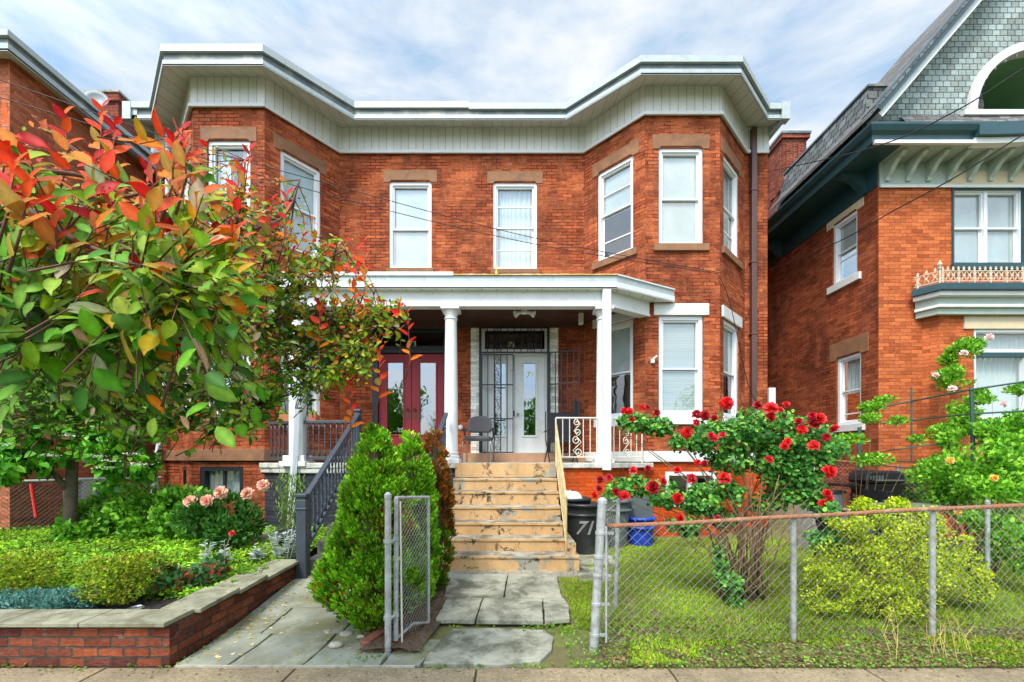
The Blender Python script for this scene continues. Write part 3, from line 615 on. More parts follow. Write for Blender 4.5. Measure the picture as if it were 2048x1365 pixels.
# white doors with painted brick surround
sr = MB(); w0, w1 = X(942, D)+O3, X(1116, D)+O3
sr.fb(f, w0, wd[0], -.02, .045, 1.74, Z(642, D)); sr.fb(f, wd[1], w1, -.02, .045, 1.74, Z(642, D)); sr.fb(f, wd[0], wd[1], -.02, .045, wd[3], Z(642, D)); sr.build('door_surround', BR_WHITE, TH)
fr_w = MB(); fr_w.ring(f, wd[0], wd[1], wd[2], wd[3], .1, -.13, .0, .02); fr_w.fb(f, wd[0]+.1, wd[1]-.1, -.13, -.01, zt, zt+.09)
dw = fr_w.build('door', WHITE, TH, bevel=.005, label='white double door with tall glass panels marked 71')
la, lb = wd[0]+.1, wd[1]-.1; md = (la+lb)/2
MB().fb(f, la+.05, lb-.05, -.1, -.095, zt+.12, wd[3]-.14).build('transom_pane', GLS_D, dw)
for a_, b_ in ((la, md-.004), (md+.004, lb)):
    lf = MB(); lf.ring(f, a_, b_, 1.76, zt, .19, -.12, -.07, .36); lf.ring(f, a_+.15, b_-.15, 2.08, zt-.15, .04, -.075, -.05); lf.build('door_leaf', WHITE, dw, bevel=.004)
    MB().fb(f, a_+.185, b_-.185, -.1, -.094, 2.1, zt-.18).build('door_pane', GLS_D, dw)
h = MB(); h.lathe(f.p(md+.07, -.06, Z(829, D)), [(.022, 0), (.03, .008), (.012, .02), (.012, .04), (.03, .05), (.03, .07), (.01, .08)], 12, axis=Vector((0, -1, 0))); h.build('door_knob', CHROME, dw)
MB().fb(f, X(1046, D)+O3, X(1074, D)+O3, -.093, -.091, Z(755, D), Z(736, D)).build('number_plate', BLACKP, dw) if False else None
numerals('71', .16, f.p(X(1060, D)+O3, -.084, Z(753, D)), NUM, dw, shear=.25, ext=.004)
numerals('71', .15, f.p(X(1022, D)+O3, -.09, Z(692, D)), NUM, dw, shear=.25)
# security gates in black iron
fg = Fr(-3.63, D-.10, 1.516, D-.10); G0, G1 = X(961, 8.85)+O3, X(1096, 8.85)+O3; zg0, zg1, zg2 = Z(906, 8.85), Z(706, 8.85), Z(655, 8.85)
g = MB(); g.fb(fg, G0-.03, G0+.02, -.02, .015, zg0, zg2); g.fb(fg, G1-.02, G1+.03, -.02, .015, zg0, zg2); g.fb(fg, G0, G1, -.012, .012, zg2-.025, zg2); g.fb(fg, G0, G1, -.012, .012, zg1-.01, zg1+.02)
n = 10
for i in range(1, n): a = G0+(G1-G0)*i/n; g.fb(fg, a-.009, a+.009, -.008, .008, zg1, zg2)
for c in (.25, .75): scroll(g, fg, G0+(G1-G0)*c, zg1+.02, zg2-.02, .11, 0, .005)
sg = g.build('security_gate', BLACK, TH, label='black iron security gate across the white doors')
def gate_leaf(mb, f_, a0, a1, z0, z1, hz, scr):
    mb.ring(f_, a0, a1, z0, z1, .02, -.01, .01)
    for z in hz: mb.fb(f_, a0, a1, -.009, .009, z-.012, z+.012)
    k = 5
    for i in range(1, k): a = a0+(a1-a0)*i/k; mb.fb(f_, a-.010, a+.010, -.008, .008, z0, z1)
    zs = [z0]+sorted(hz)+[z1]
    for j in range(len(zs)-1):
        m2 = (zs[j]+zs[j+1])/2; scroll(mb, f_, a0+(a1-a0)*scr, zs[j]+.02, m2, .12, 0, .005); scroll(mb, f_, a0+(a1-a0)*scr, m2, zs[j+1]-.02, .12, 0, .005)
hz = [Z(770, 8.85), Z(838, 8.85)]
g = MB(); gate_leaf(g, fg, G0+.02, X(1027, 8.85)+O3, zg0, zg1-.03, hz, .5)
xa = X(1027, 8.85)+O3; g.tube([fg.p(xa-.1, .03, zg1-.05), fg.p(xa, .03, zg1-.05), fg.p(xa, .03, zg1-.38), fg.p(xa-.06, .03, zg1-.38)], .008, 5); g.fb(fg, xa-.02, xa+.02, 0, .04, 2.5, 2.62)
g.build('gate_leaf', BLACK, sg, label='closed gate leaf')
fo = Fr(X(1099, 8.8), 8.80, X(1099, 8.8)+.6, 8.62); g = MB(); gate_leaf(g, fo, 0, .62, zg0, zg1, hz, .4); g.build('gate_leaf', BLACK, sg, label='gate leaf swung open against the wall')
# ---- porch
ZF = 1.545
pc = thing  # (alias kept short)
BX = [(-4.53, 7.9), (-3.78, 7.46), (1.66, 7.46), (2.50, 7.97)]
porch = MB().prism([(-4.6, 7.72), (-3.75, 7.30), (1.72, 7.30), (2.62, 7.85), (2.49, 7.97), (1.53, 8.94), (-3.64, 8.94), (-4.52, 7.79)], ZF-.09, ZF).build('porch', CONC_W, TH, bevel=.012)
bp = MB(); bw2 = .10
band(bp, offs(BX, bw2), offs(BX, -bw2), 4.27, 4.545); band(bp, offs(BX, bw2+.02), offs(BX, bw2), 4.25, 4.30)
bp.build('beam', WHITE, porch, bevel=.008)
PO = [(-5.12, 7.72), (-3.92, 7.24), (1.80, 7.24), (3.02, 7.88)]
band(MB(), offs(PO, -.0), offs(BX, 0.08), 4.525, 4.545).build('porch_soffit', PANEL('porch_soffit_panel', (.74, .74, .68), .26, (.2, .2, .17)), porch)
PI = [(-4.56, 8.0), (-3.66, 9.0), (1.53, 9.0), (2.48, 7.98)]
band(MB(), PO, offs(PO, -.03), 4.52, 4.63).build('fascia', WHITE, porch, bevel=.004)
band(MB(), offs(PO, -.012), offs(PO, -.04), 4.63, 4.745).build('fascia', METAL_L, porch, bevel=.004)
rf = MB(); q = offs(PO, -.02)
for i in range(3): rf.add([(*q[i], 4.745), (*q[i+1], 4.745), (PI[i+1][0], PI[i+1][1], 4.80), (PI[i][0], PI[i][1], 4.80)], [(0, 1, 2, 3)])
rf.build('porch_roof', METAL_D, porch)
band(MB(), [(-3.92, 7.225), (-1.0, 7.225)], [(-3.92, 7.3), (-1.0, 7.3)], 4.735, 4.80).build('roof_edge_trim', WHITE, porch, bevel=.003)
AMBER = M('amber_sealant', (.6, .33, .06), .6, .4, 6, (.7, .68, .6), .8, .3, dscale=3)
rt = MB()
for i in range(40):
    x0 = -1.0+i*.07; rt.box(x0, x0+.069, 7.222, 7.29, 4.742, 4.76+.008*random.random())
rt.build('roof_edge_trim', AMBER, porch, label='amber sealant along the roof edge'); 
band(MB(), [(1.80, 7.228), (3.02, 7.868)], [(1.80, 7.29), (2.98, 7.93)], 4.742, 4.765).build('roof_edge_trim', WHITE, porch)
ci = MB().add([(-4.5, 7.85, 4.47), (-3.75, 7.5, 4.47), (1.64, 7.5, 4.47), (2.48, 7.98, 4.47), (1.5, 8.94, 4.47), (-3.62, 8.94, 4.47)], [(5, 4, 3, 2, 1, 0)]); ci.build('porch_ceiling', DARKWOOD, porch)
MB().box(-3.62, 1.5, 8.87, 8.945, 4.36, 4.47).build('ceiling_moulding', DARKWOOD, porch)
def column(x, y, square=False):
    c = MB(); pr = [(.15, 0), (.15, .05), (.125, .07), (.135, .1), (.118, .13)]; c.box(x-.165, x+.165, y-.165, y+.165, ZF-.01, ZF+.07)
    c2 = MB().lathe((x, y, ZF+.07), pr+[(.118, .5), (.117, 1.1), (.108, 1.9), (.1, 2.42), (.1, 2.43), (.115, 2.44), (.115, 2.46), (.1, 2.47), (.105, 2.5), (.13, 2.56), (.14, 2.58)], 24)
    k = c2.build('column', WHITE_OLD, porch, smooth=False); k.data.polygons.foreach_set('use_smooth', [True]*len(k.data.polygons)); e_ = k.modifiers.new('es', 'EDGE_SPLIT'); e_.split_angle = R(35)
    MB().box(x-.16, x+.16, y-.16, y+.16, 4.2, 4.262).build('column_cap', WHITE_OLD, k, bevel=.008); c.build('plinth', WHITE_OLD, k, bevel=.01)
column(-1.07, 7.46); column(1.6, 7.48); 
sq = MB(); sq.box(-3.87, -3.63, 7.36, 7.60, ZF+.13, 4.262); c_ = sq.build('column', WHITE_OLD, porch, bevel=.01, label='square white post left of the porch steps'); q = MB().box(-4.0, -3.54, 7.27, 7.66, ZF-.06, ZF+.03); q.box(-3.95, -3.58, 7.31, 7.64, ZF+.03, ZF+.13); q.build('plinth', WHITE_OLD, c_, bevel=.01)
p = MB(); p.box(X(1205, 7.28), X(1222, 7.28), 7.25, 7.33, 1.42, 4.55); p.build('downspout', VINYL, porch, bevel=.01)
p = MB().tube([(-3.62, 7.3, 4.5), (-3.66, 7.27, 3.2), (-3.72, 7.26, 1.6), (-3.76, 7.2, .45)], .055, 4); p.build('downspout', VINYL, porch)
q = MB(); q.fb(Fr(1.62, 7.33, 2.58, 7.9), -.9, 1.13, -.1, -.0, 0, ZF-.1) if False else None
b1 = MB(); b1.box(.75, 1.62, 7.36, 7.46, 0, ZF-.092); b1.fb(Fr(1.62, 7.36, 2.49, 7.9), 0, 1.02, -.1, 0, 0, ZF-.092); b1.build('porch_base', BR_ORANGE, porch)
b2 = MB(); b2.box(-3.75, -2.66, 7.36, 7.46, 0, ZF-.18); b2.fb(Fr(-4.56, 7.8, -3.75, 7.36), 0, .92, -.1, 0, 0, ZF-.18); b4 = MB().box(-1.2, -.96, 7.36, 7.46, 0, ZF-.092); b4.build('porch_base', BR_GREY, porch); b2.build('porch_base', BR_GREY, porch, label='charcoal painted base under the porch of number 73')
b3 = MB(); b3.box(-3.77, -2.66, 7.315, 7.47, ZF-.18, ZF-.092); b3.fb(Fr(-4.6, 7.76, -3.77, 7.315), 0, .94, -.1, 0, ZF-.18, ZF-.092); b3.build('porch_base_cap', CONC_W, porch, bevel=.015)
MB().box(X(926, D)-.0, X(1165, D), 8.62, 8.93, ZF, 1.735).build('threshold', TAN_B, porch, bevel=.008); MB().box(rd[0]-3.63, rd[1]-3.63, 8.7, 8.93, ZF, 1.735).build('threshold', STONE_B, porch, bevel=.008)
# ---- stairs of number 71
ny = [927, 957, 983, 1013, 1045, 1077, 1111]; nd = [7.28, 7.02, 6.75, 6.49, 6.22, 5.96, 5.70]
st = MB(); nz_ = [Z(a, b) for a, b in zip(ny, nd)]; nz_[0] = ZF+.001
for i in range(1, 7):
    x0, x1 = (-.97, .74) if i < 6 else (-1.0, .9)
    zb = nz_[i+1] if i < 6 else -.02
    # each step is a solid block with a worn, slightly uneven nosing
    yb = nd[i-1]+.02 if i > 1 else 7.34
    k = 14; top = []; bot = []
    for j in range(k+1):
        xx = x0+(x1-x0)*j/k; w_ = .012*noise.noise(Vector((xx*4, i*3.1, 0))); top.append((xx, nd[i]+w_, nz_[i]+.006*noise.noise(Vector((xx*5, i, 2)))))
    vs = []
    for (xx, yy, zz) in top: vs += [(xx, yy-.012, zb-.03), (xx, yy-.012, zz-.04), (xx, yy-.03, zz-.035), (xx, yy-.03, zz-.008), (xx, yy-.02, zz), (xx, yb, zz+.004), (xx, yb, zb-.03)]
    fs = []
    for j in range(k):
        for m2 in range(6): fs.append((j*7+m2, (j+1)*7+m2, (j+1)*7+m2+1, j*7+m2+1))
    fs.append(tuple(range(6, -1, -1))); fs.append(tuple(k*7+m2 for m2 in range(7))); st.add(vs, fs)
st.box(.745, .86, 5.72, 7.35, 0, nz_[5]-.02)
m, t, b, o = newmat('worn_tan_step_paint'); tcn = N(t, 'ShaderNodeTexCoord').outputs['Object']; nrm_ = N(t, 'ShaderNodeNewGeometry').outputs['Normal']
sp = N(t, 'ShaderNodeSeparateXYZ'); t.links.new(nrm_, sp.inputs[0])
c = mix(t, ramp(t, noi(t, tcn, 2.5, 6), .3, .7), (.46, .26, .105), (.60, .375, .17))
c = mix(t, ramp(t, noi(t, tcn, 1.6, 7, .6, .6), .55, .58), c, (.30, .28, .22))
c = mix(t, ramp(t, noi(t, tcn, 4.2, 9, .75, .6), .555, .60), c, (.06, .045, .028))
mq = N(t, 'ShaderNodeMapping'); mq.inputs['Scale'].default_value = (6, 1, 1.2); t.links.new(tcn, mq.inputs['Vector'])
c = mix(t, ramp(t, noi(t, mq.outputs[0], 1.3, 6, .7), .52, .7, (0, 0, 0), (.5, .5, .5)), c, (.25, .16, .08))
wear = mix(t, ramp(t, noi(t, tcn, 4, 8, .7), .42, .58), (.13, .11, .07), (.38, .33, .24))
c = mix(t, ramp(t, sp.outputs['Z'], .6, .9), c, wear)
t.links.new(c, b.inputs['Base Color']); b.inputs['Roughness'].default_value = .8; bump(t, b, noi(t, tcn, 30, 6, .8), .5, .006)
STEPM = m
steps = st.build('front_steps', m, TH, label='tan painted concrete steps up to number 71')
MB().box(-.97, .75, 7.262, 7.30, ZF-.24, ZF-.002).build('top_riser', m, steps)
vst = MB()
for i in range(22):
    x0 = -1.0+i*.087; vst.box(x0, x0+.08, 5.672+.01*random.random(), 5.70, -.02, .10+.03*random.random())
vst.build('stone_footing', CONC, steps)
# ---- dark steps of number 73
st = MB(); k = 7
for i in range(k):
    y0 = 7.3-.29*(i+1); z1_ = ZF-(ZF-.2)*(i+1)/(k+1); st.box(-2.55, -1.22, y0, 7.34, .1 if i == k-1 else z1_-.17, z1_)
st.build('side_steps', M('grey_stone_step', (.2, .19, .15), .8, .3, 4, (.08, .08, .06), .6), TH, bevel=.01, label='grey stone steps up to number 73')
BALP = [(.018, 0), (.018, .12), (.008, .14), (.02, .17), (.013, .22), (.018, .36), (.012, .46), (.02, .5), (.009, .53), (.018, .56), (.018, .70)]
def balustrade(name, A, B, z0, z1, n, mat, parent, label=None, zA=0, zB=0):
    """rails from A to B (x, y), feet at zA/zB; balusters one mesh each as sub-parts"""
    A = Vector(A); B = Vector(B); r_ = MB()
    def rail(dz, w, h):
        d = (B-A).normalized(); nn = Vector((d.y, -d.x))*w
        r_.hexa([(A.x+nn.x, A.y+nn.y, zA+dz-h), (B.x+nn.x, B.y+nn.y, zB+dz-h), (B.x-nn.x, B.y-nn.y, zB+dz-h), (A.x-nn.x, A.y-nn.y, zA+dz-h), (A.x+nn.x, A.y+nn.y, zA+dz), (B.x+nn.x, B.y+nn.y, zB+dz), (B.x-nn.x, B.y-nn.y, zB+dz), (A.x-nn.x, A.y-nn.y, zA+dz)])
    rail(z1, .035, .05); rail(z0+.05, .022, .05); r = r_.build(name, mat, parent, bevel=.006, label=label)
    s = (z1-z0-.1)/.70
    for i in range(n):
        t_ = (i+.5)/n; q = A.lerp(B, t_); zz = zA+(zB-zA)*t_
        MB().lathe((q.x, q.y, zz+z0+.05), [(a, b*s) for a, b in BALP], 8).build('baluster', mat, r, smooth=True)
    return r
balustrade('porch_railing', (-3.62, 7.42), (-2.70, 7.42), .06, .74, 9, GREYP, TH, 'slate grey railing beside the steps of number 73', ZF, ZF)
balustrade('porch_railing', (-4.42, 7.75), (-3.92, 7.5), .06, .74, 5, GREYP, TH, 'short slate grey railing left of the square post', ZF, ZF)
def newel(x, y, z0, z1, parent, s=.06):
    q = MB(); q.box(x-s, x+s, y-s, y+s, z0, z1); q.box(x-s-.015, x+s+.015, y-s-.015, y+s+.015, z1-.12, z1-.1); q.box(x-s+.01, x+s-.01, y-s+.01, y+s-.01, z1, z1+.03); q.box(x-s-.01, x+s+.01, y-s-.01, y+s+.01, z1+.03, z1+.07)
    q.build('newel_post', GREYP, parent, bevel=.008)
sl = balustrade('stair_railing', (-2.64, 7.3), (-2.55, 5.2), .16, .86, 17, GREYP, TH, 'slate grey stair railing left of the green evergreens', ZF, .27)
newel(-2.66, 7.34, ZF, 2.40, sl, .05); newel(-2.54, 5.17, .12, 1.12, sl, .06)
sr_ = balustrade('stair_railing', (-1.12, 7.22), (-1.20, 5.4), .16, .86, 12, GREYP, TH, 'slate grey stair railing behind the rusty evergreen', ZF, .35); newel(-1.21, 5.36, .1, 1.2, sr_, .05)
# ---- cream iron railings of number 71
def iron(A, B, zA, zB, n, scr, mat, label, h=.78, lo=.1, gap=.11, twist=False):
    A = Vector(A); B = Vector(B); Ln = (B-A).length; ff = Fr(A.x, A.y, B.x, B.y); g = MB(); zz = lambda a: zA+(zB-zA)*a/Ln
    g.tube([ff.p(0, 0, zA+h), ff.p(Ln, 0, zB+h)], .016, 4); g.tube([ff.p(0, 0, zA+lo), ff.p(Ln, 0, zB+lo)], .01, 4)
    for i in range(n+1):
        a = Ln*i/n
        if any(abs(a-s) < .07 for s in scr): continue
        g.tube([ff.p(a, 0, zz(a)+lo*(0 if i in (0, n) else 1)), ff.p(a, 0, zz(a)+h)], .0085 if i not in (0, n) else .013, 4)
    r = g.build('iron_railing', mat, TH, label=label)
    for s in scr:
        q = MB(); scroll(q, ff, s, zz(s)+lo+.01, zz(s)+(h+lo)/2+.03, .17, 0, .008); scroll(q, ff, s, zz(s)+(h+lo)/2+.03, zz(s)+h-.01, .13, 0, .008); q.build('scroll', mat, r, smooth=True)
iron((X(1112, 7.36), 7.38), (X(1195, 7.36), 7.4), ZF, ZF, 6, (.37,), CREAMP, 'cream iron railing with a scroll right of the steps')
iron((X(1229, 7.45), 7.5), (2.40, 7.84), ZF, ZF, 5, (.3,), CREAMP, 'short cream iron railing between porch post and bay')
iron((.75, 7.26), (.735, 5.76), ZF-.05, .36, 13, (), GOLD, 'gold painted iron stair rail', h=.72)
# ------------------------------------------------------------------ neighbouring house on the right
TR = thing('brick_house', 'orange brick house with green trim, slate mansard and a shingled gable, right of the twin house', 'house', (8, 8, 0))
TR['label'] = 'orange brick house with teal trim and shingled gable, right of the twin house'
RX, RY = 6.9, 8.0
fs = Fr(RX, 17, RX, RY); ff = Fr(RX, RY, 14, RY)                      # side wall (faces -X), front wall
def sa(y): return 17-y
hs = [(sa(9.15), sa(8.49), 5.32, 6.62), (sa(9.04), sa(8.40), 2.32, 3.74)]
hf = [(X(1903, RY)-RX, X(2049, RY)-RX, Z(530, RY), Z(376, RY))]
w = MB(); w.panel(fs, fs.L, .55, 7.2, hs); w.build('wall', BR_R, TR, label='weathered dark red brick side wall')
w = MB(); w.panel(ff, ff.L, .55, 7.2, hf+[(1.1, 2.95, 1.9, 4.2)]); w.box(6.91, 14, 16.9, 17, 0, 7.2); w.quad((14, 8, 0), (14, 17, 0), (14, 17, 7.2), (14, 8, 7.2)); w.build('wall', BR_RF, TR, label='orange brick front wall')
w = MB(); w.fb(fs, 0, 9.06, -.02, .06, 0, .6); w.fb(ff, 0, 7.1, -.02, .06, 0, .6); w.build('stone_base', STONE_C, TR, bevel=.02)
window(TR, fs, *hs[0], cover='half', lintel=(.16, .33), lm=STONE_C, sill=(.1, .14), sm=WHITE_OLD, hood=False, split=.5, rails=(5.8,), label='upper side window')
window(TR, fs, *hs[1], cover='valance', lintel=(.18, .34), lm=STONE_B, sill=(.1, .14), sm=WHITE_OLD, split=.5, rails=(2.55,), label='lower side window')
wf = window(TR, ff, *hf[0], cover='shade', lintel=(.12, .29), lm=STONE_C, hood=True, mull=1, split=.5, fw=.05, label='paired front window with teal frame')
MB().ring(ff, hf[0][0]-.0, hf[0][1]+.0, hf[0][2], hf[0][3], .035, -.03, .02).build('outer_frame', TEAL, wf); MB().fb(ff, hf[0][0]-.02, hf[0][1]+.02, -.01, .07, hf[0][2]-.11, hf[0][2]-.005).build('sill', TEAL, wf, bevel=.006)
# cornice: soffit, brackets, gutter, frieze
EX, EY, EZ = 6.32, 7.46, 7.38
MB().box(EX, RX-.0, EY, 17, 7.17, 7.2).build('soffit', TEAL, TR)
s_ = MB(); s_.box(RX, 14, EY, RY, 7.17, 7.2); s_.build('soffit', SAGE, TR)
fzr = MB(); fzr.fb(ff, 0, 7.1, .003, .03, 6.72, 7.17); fzr.build('frieze', SAGE, TR); MB().fb(ff, 0, 7.1, .032, .05, 6.70, 6.75).build('frieze_trim', WHITE, TR)
MB().fb(fs, 0, 9.0, .003, .03, 6.76, 7.17).build('frieze', TEAL, TR)
def bracket(mb, f_, a, z1, dep, h, w=.08):
    pr = [(0, z1), (dep, z1), (dep, z1-.05), (dep*.85, z1-.09), (dep*.7, z1-.1), (dep*.5, z1-.16), (dep*.36, z1-.24), (dep*.2, z1-.3), (.07, z1-h), (0, z1-h)]
    q = [f_.p(a-w/2, b, z) for b, z in pr]+[f_.p(a+w/2, b, z) for b, z in pr]; n = len(pr)
    mb.add(q, [tuple(range(n)), tuple(range(2*n-1, n-1, -1))]+[(i, i+n, (i+1) % n+n, (i+1) % n) for i in range(n)])
for i in range(11):
    q = MB(); bracket(q, ff, .12+i*.385, 7.168, .42, .36); q.build('bracket', WHITE if i % 1 else SAGE, TR, bevel=.006)
for yy in (8.3, 10.9, 13.5):
    q = MB(); bracket(q, fs, sa(yy), 7.168, .5, .4, .14); q.build('bracket', TEAL, TR)
gt = MB()
gp = [(0, 7.2), (.0, 7.3), (-.06, 7.34), (-.1, 7.42), (-.1, 7.46), (.06, 7.46), (.06, 7.2)]
def sweep(mb, path, prof):
    """profile (outward offset, z) swept along a plan path"""
    rings = []
    for o_, z in prof: rings.append([(x, y, z) for x, y in offs(path, -o_)])
    n = len(prof); m_ = len(path); vs = [rings[i][j] for j in range(m_) for i in range(n)]
    mb.add(vs, [(j*n+i, (j+1)*n+i, (j+1)*n+(i+1) % n, j*n+(i+1) % n) for j in range(m_-1) for i in range(n)]+[tuple(range(n)), tuple((m_-1)*n+i for i in range(n-1, -1, -1))])
sweep(gt, [(EX, 17), (EX, EY), (8.1, EY)], gp); g_ = gt.build('gutter', TEAL, TR)
# the eave swells upward to the right of the front
sw = MB(); wv = MB(); ap = MB(); n = 16
for i in range(n):
    def zz(u): return 1.1*smooth(u)**1.5*.22
    x0, x1 = 8.1+2.9*i/n, 8.1+2.9*(i+1)/n; z0, z1_ = zz(i/n), zz((i+1)/n)
    for mb_, y0, y1, a, b_ in ((sw, EY-.1, EY+.04, 7.24, 7.46), (wv, EY-.03, EY+.1, 7.14, 7.238)):
        mb_.hexa([(x0, y0, a+z0), (x1, y0, a+z1_), (x1, y1, a+z1_), (x0, y1, a+z0), (x0, y0, b_+z0), (x1, y0, b_+z1_), (x1, y1, b_+z1_), (x0, y1, b_+z0)])
sw.build('gutter', TEAL, TR, label='curved part of the gutter'); wv.build('gutter_trim', WHITE, TR)
MB().box(RX-.55, 8.1, EY-.03, EY+.02, 7.14, 7.198).build('gutter_trim', WHITE, TR)
# pent roof between gutter and gable, gable wall with arched recess, rakes and roof slopes
GY = 7.86; AX = X(2070, GY); AZ = Z(226, GY)+.0; AR = 1.28
def rz(x): return 7.40+1.17*(x-EX)
PK = AX; PZ_ = rz(PK)
for i in range(n+6):
    x0, x1 = 6.55+.2*i, 6.55+.2*(i+1); zc_ = lambda x: (1.1*smooth((x-8.1)/2.9)**1.5*.22 if x > 8.1 else 0)
    if x0 < 7.0: continue
    ap.add([(x0, EY-.06, 7.465+zc_(x0)), (x1, EY-.06, 7.465+zc_(x1)), (x1, 7.66, 7.64+zc_(x1)), (x0, 7.66, 7.64+zc_(x0)), (x1, GY-.02, 7.95+zc_(x1)*.3), (x0, GY-.02, 7.95+zc_(x0)*.3)], [(0, 1, 2, 3), (3, 2, 4, 5)])
ap.build('pent_roof', SHINGLE, TR)
# gable wall: polygon strips around the arch
gw = MB(); ai = AR*.90; k = 40; xs = list(np.linspace(6.6, AX-ai, 14))+[AX-ai*math.cos(math.pi*i/k) for i in range(1, k)]+list(np.linspace(AX+ai, 2*AX-6.6, 14))
for i in range(len(xs)-1):
    x0, x1 = xs[i], xs[i+1]; top = lambda x: rz(x if x < PK else 2*PK-x)
    bot = lambda x: 7.6 if abs(x-AX) >= ai-1e-6 else AZ+math.sqrt(max(0, ai*ai-(x-AX)**2))
    if abs((x0+x1)/2-AX) > ai: b0 = b1_ = 7.6
    else: b0, b1_ = (AZ+math.sqrt(max(0, ai*ai-(x-AX)**2)) for x in (x0, x1))
    if top(x0)-b0 > 0 or top(x1)-b1_ > 0: gw.quad((x0, GY, b0), (x1, GY, b1_), (x1, GY, max(b1_, top(x1))), (x0, GY, max(b0, top(x0))))
gw.build('gable', SHAKE, TR)
ar = MB(); m2 = 36
for i in range(m2):
    a0, a1 = math.pi*i/m2, math.pi*(i+1)/m2; q = []
    for y in (GY-.07, GY+.12):
        for a, r in ((a0, AR), (a1, AR), (a1, ai-.02), (a0, ai-.02)): q.append((AX-math.cos(a)*r, y, AZ+math.sin(a)*r))
    ar.hexa(q)
arch = ar.build('arch_trim', WHITE, TR, smooth=False)
MB().box(AX-AR-.1, AX+AR+.1, GY-.08, GY+.0, AZ-.09, AZ).build('arch_sill', WHITE, arch)
rc = MB(); m3 = 24                                                    # the recessed balcony behind the arch
for i in range(m3):
    a0, a1 = math.pi*i/m3, math.pi*(i+1)/m3; rc.quad((AX-math.cos(a0)*ai, GY+.01, AZ+math.sin(a0)*ai), (AX-math.cos(a1)*ai, GY+.01, AZ+math.sin(a1)*ai), (AX-math.cos(a1)*ai, GY+1.3, AZ+math.sin(a1)*ai), (AX-math.cos(a0)*ai, GY+1.3, AZ+math.sin(a0)*ai))
rc.add([(AX-ai, GY+1.3, AZ-.05), (AX+ai, GY+1.3, AZ-.05), (AX+ai, GY+1.3, AZ+ai), (AX-ai, GY+1.3, AZ+ai)], [(0, 1, 2, 3)])
rc.build('balcony_recess', M('apple_green_paint', (.16, .34, .17), .6, .1, 3), TR)
q = MB()
for i in range(1, 8):
    a = math.pi*i/15; c = (AX-math.cos(a)*(ai-.05), GY-.0, AZ+math.sin(a)*(ai-.05)); q = MB().lathe(c, [(.006, -.02), (.018, 0), (.016, .03), (.006, .045)], 8); q.build('light_bulb', WHITE, arch)
# rake boards and roof slopes
def rake(sx, y0, y1, w, up, mat, name):
    mb = MB(); e0 = (EX+.22, rz(EX+.22)); e1 = (PK, PZ_); d = Vector((e1[0]-e0[0], e1[1]-e0[1])).normalized(); nn = Vector((-d.y, d.x))
    pts = []
    for e in (e0, e1):
        for o_ in (up, up+w): pts.append((e[0]+nn.x*o_, e[1]+nn.y*o_))
    (a, b_, c, d_) = pts
    fx = (lambda x: x) if sx > 0 else (lambda x: 2*PK-x)
    mb.hexa([(fx(a[0]), y0, a[1]), (fx(c[0]), y0, c[1]), (fx(c[0]), y1, c[1]), (fx(a[0]), y1, a[1]), (fx(b_[0]), y0, b_[1]), (fx(d_[0]), y0, d_[1]), (fx(d_[0]), y1, d_[1]), (fx(b_[0]), y1, b_[1])])
    return mb.build(name, mat, TR)
for s in (1, -1):
    rake(s, 7.50, 7.75, .1, .0, WHITE, 'rake_board'); rake(s, 7.44, 7.75, .13, .101, TEAL, 'rake_board')
    e0, e1 = (EX-.05, rz(EX-.05)+.33), (PK, PZ_+.33); fx = (lambda x: x) if s > 0 else (lambda x: 2*PK-x)
    MB().hexa([(fx(e0[0]), 7.42, e0[1]-.06), (fx(e1[0]), 7.42, e1[1]-.06), (fx(e1[0]), 10.5, e1[1]-.06), (fx(e0[0]), 10.5, e0[1]-.06), (fx(e0[0]), 7.42, e0[1]), (fx(e1[0]), 7.42, e1[1]), (fx(e1[0]), 10.5, e1[1]), (fx(e0[0]), 10.5, e0[1])]).build('roof_slope', SHINGLE, TR)
# lower skirt of roof along the side eave, slate mansard, flat deck
MB().add([(EX-.04, 8.0, 7.47), (EX-.04, 17, 7.47), (6.78, 17, 7.60), (6.78, 8.0, 7.60)], [(0, 3, 2, 1)]).build('roof_skirt', SHINGLE, TR)
mz = 8.72; md_ = MB(); md_.quad((6.54, 10.7, 7.5), (6.54, 8.0, 7.5), (6.82, 8.13, mz), (6.82, 10.6, mz)); md_.quad((6.54, 8.05, 7.5), (9, 8.05, 7.5), (9, 8.13, mz), (6.82, 8.13, mz)); md_.quad((9, 10.6, 7.5), (6.54, 10.6, 7.5), (6.82, 10.6, mz), (9, 10.6, mz))
mr = md_.build('mansard', SLATES, TR); MB().box(6.78, 9, 8.09, 10.65, mz, mz+.04).build('mansard_cap', METAL_D, mr)
cb = MB(); cx0, cx1, cy0, cy1 = 7.02, 7.62, 11.0, 12.2; cb.box(cx0, cx1, cy0, cy1, 7.3, 9.9)
for i in range(4): y0 = cy0+.06+i*.3; cb.box(cx0-.035, cx0-.002, y0, y0+.16, 8.6, 9.75)
for i in range(2): x0 = cx0+.06+i*.3; cb.box(x0, x0+.16, cy0-.035, cy0-.002, 8.6, 9.75)
cb.box(cx0-.06, cx1+.06, cy0-.06, cy1+.06, 9.9, 10.0); ch = cb.build('chimney', BR_CH, TR); MB().box(cx0-.08, cx1+.08, cy0-.08, cy1+.08, 10.0, 10.06).build('chimney_cap', METAL_D, ch)
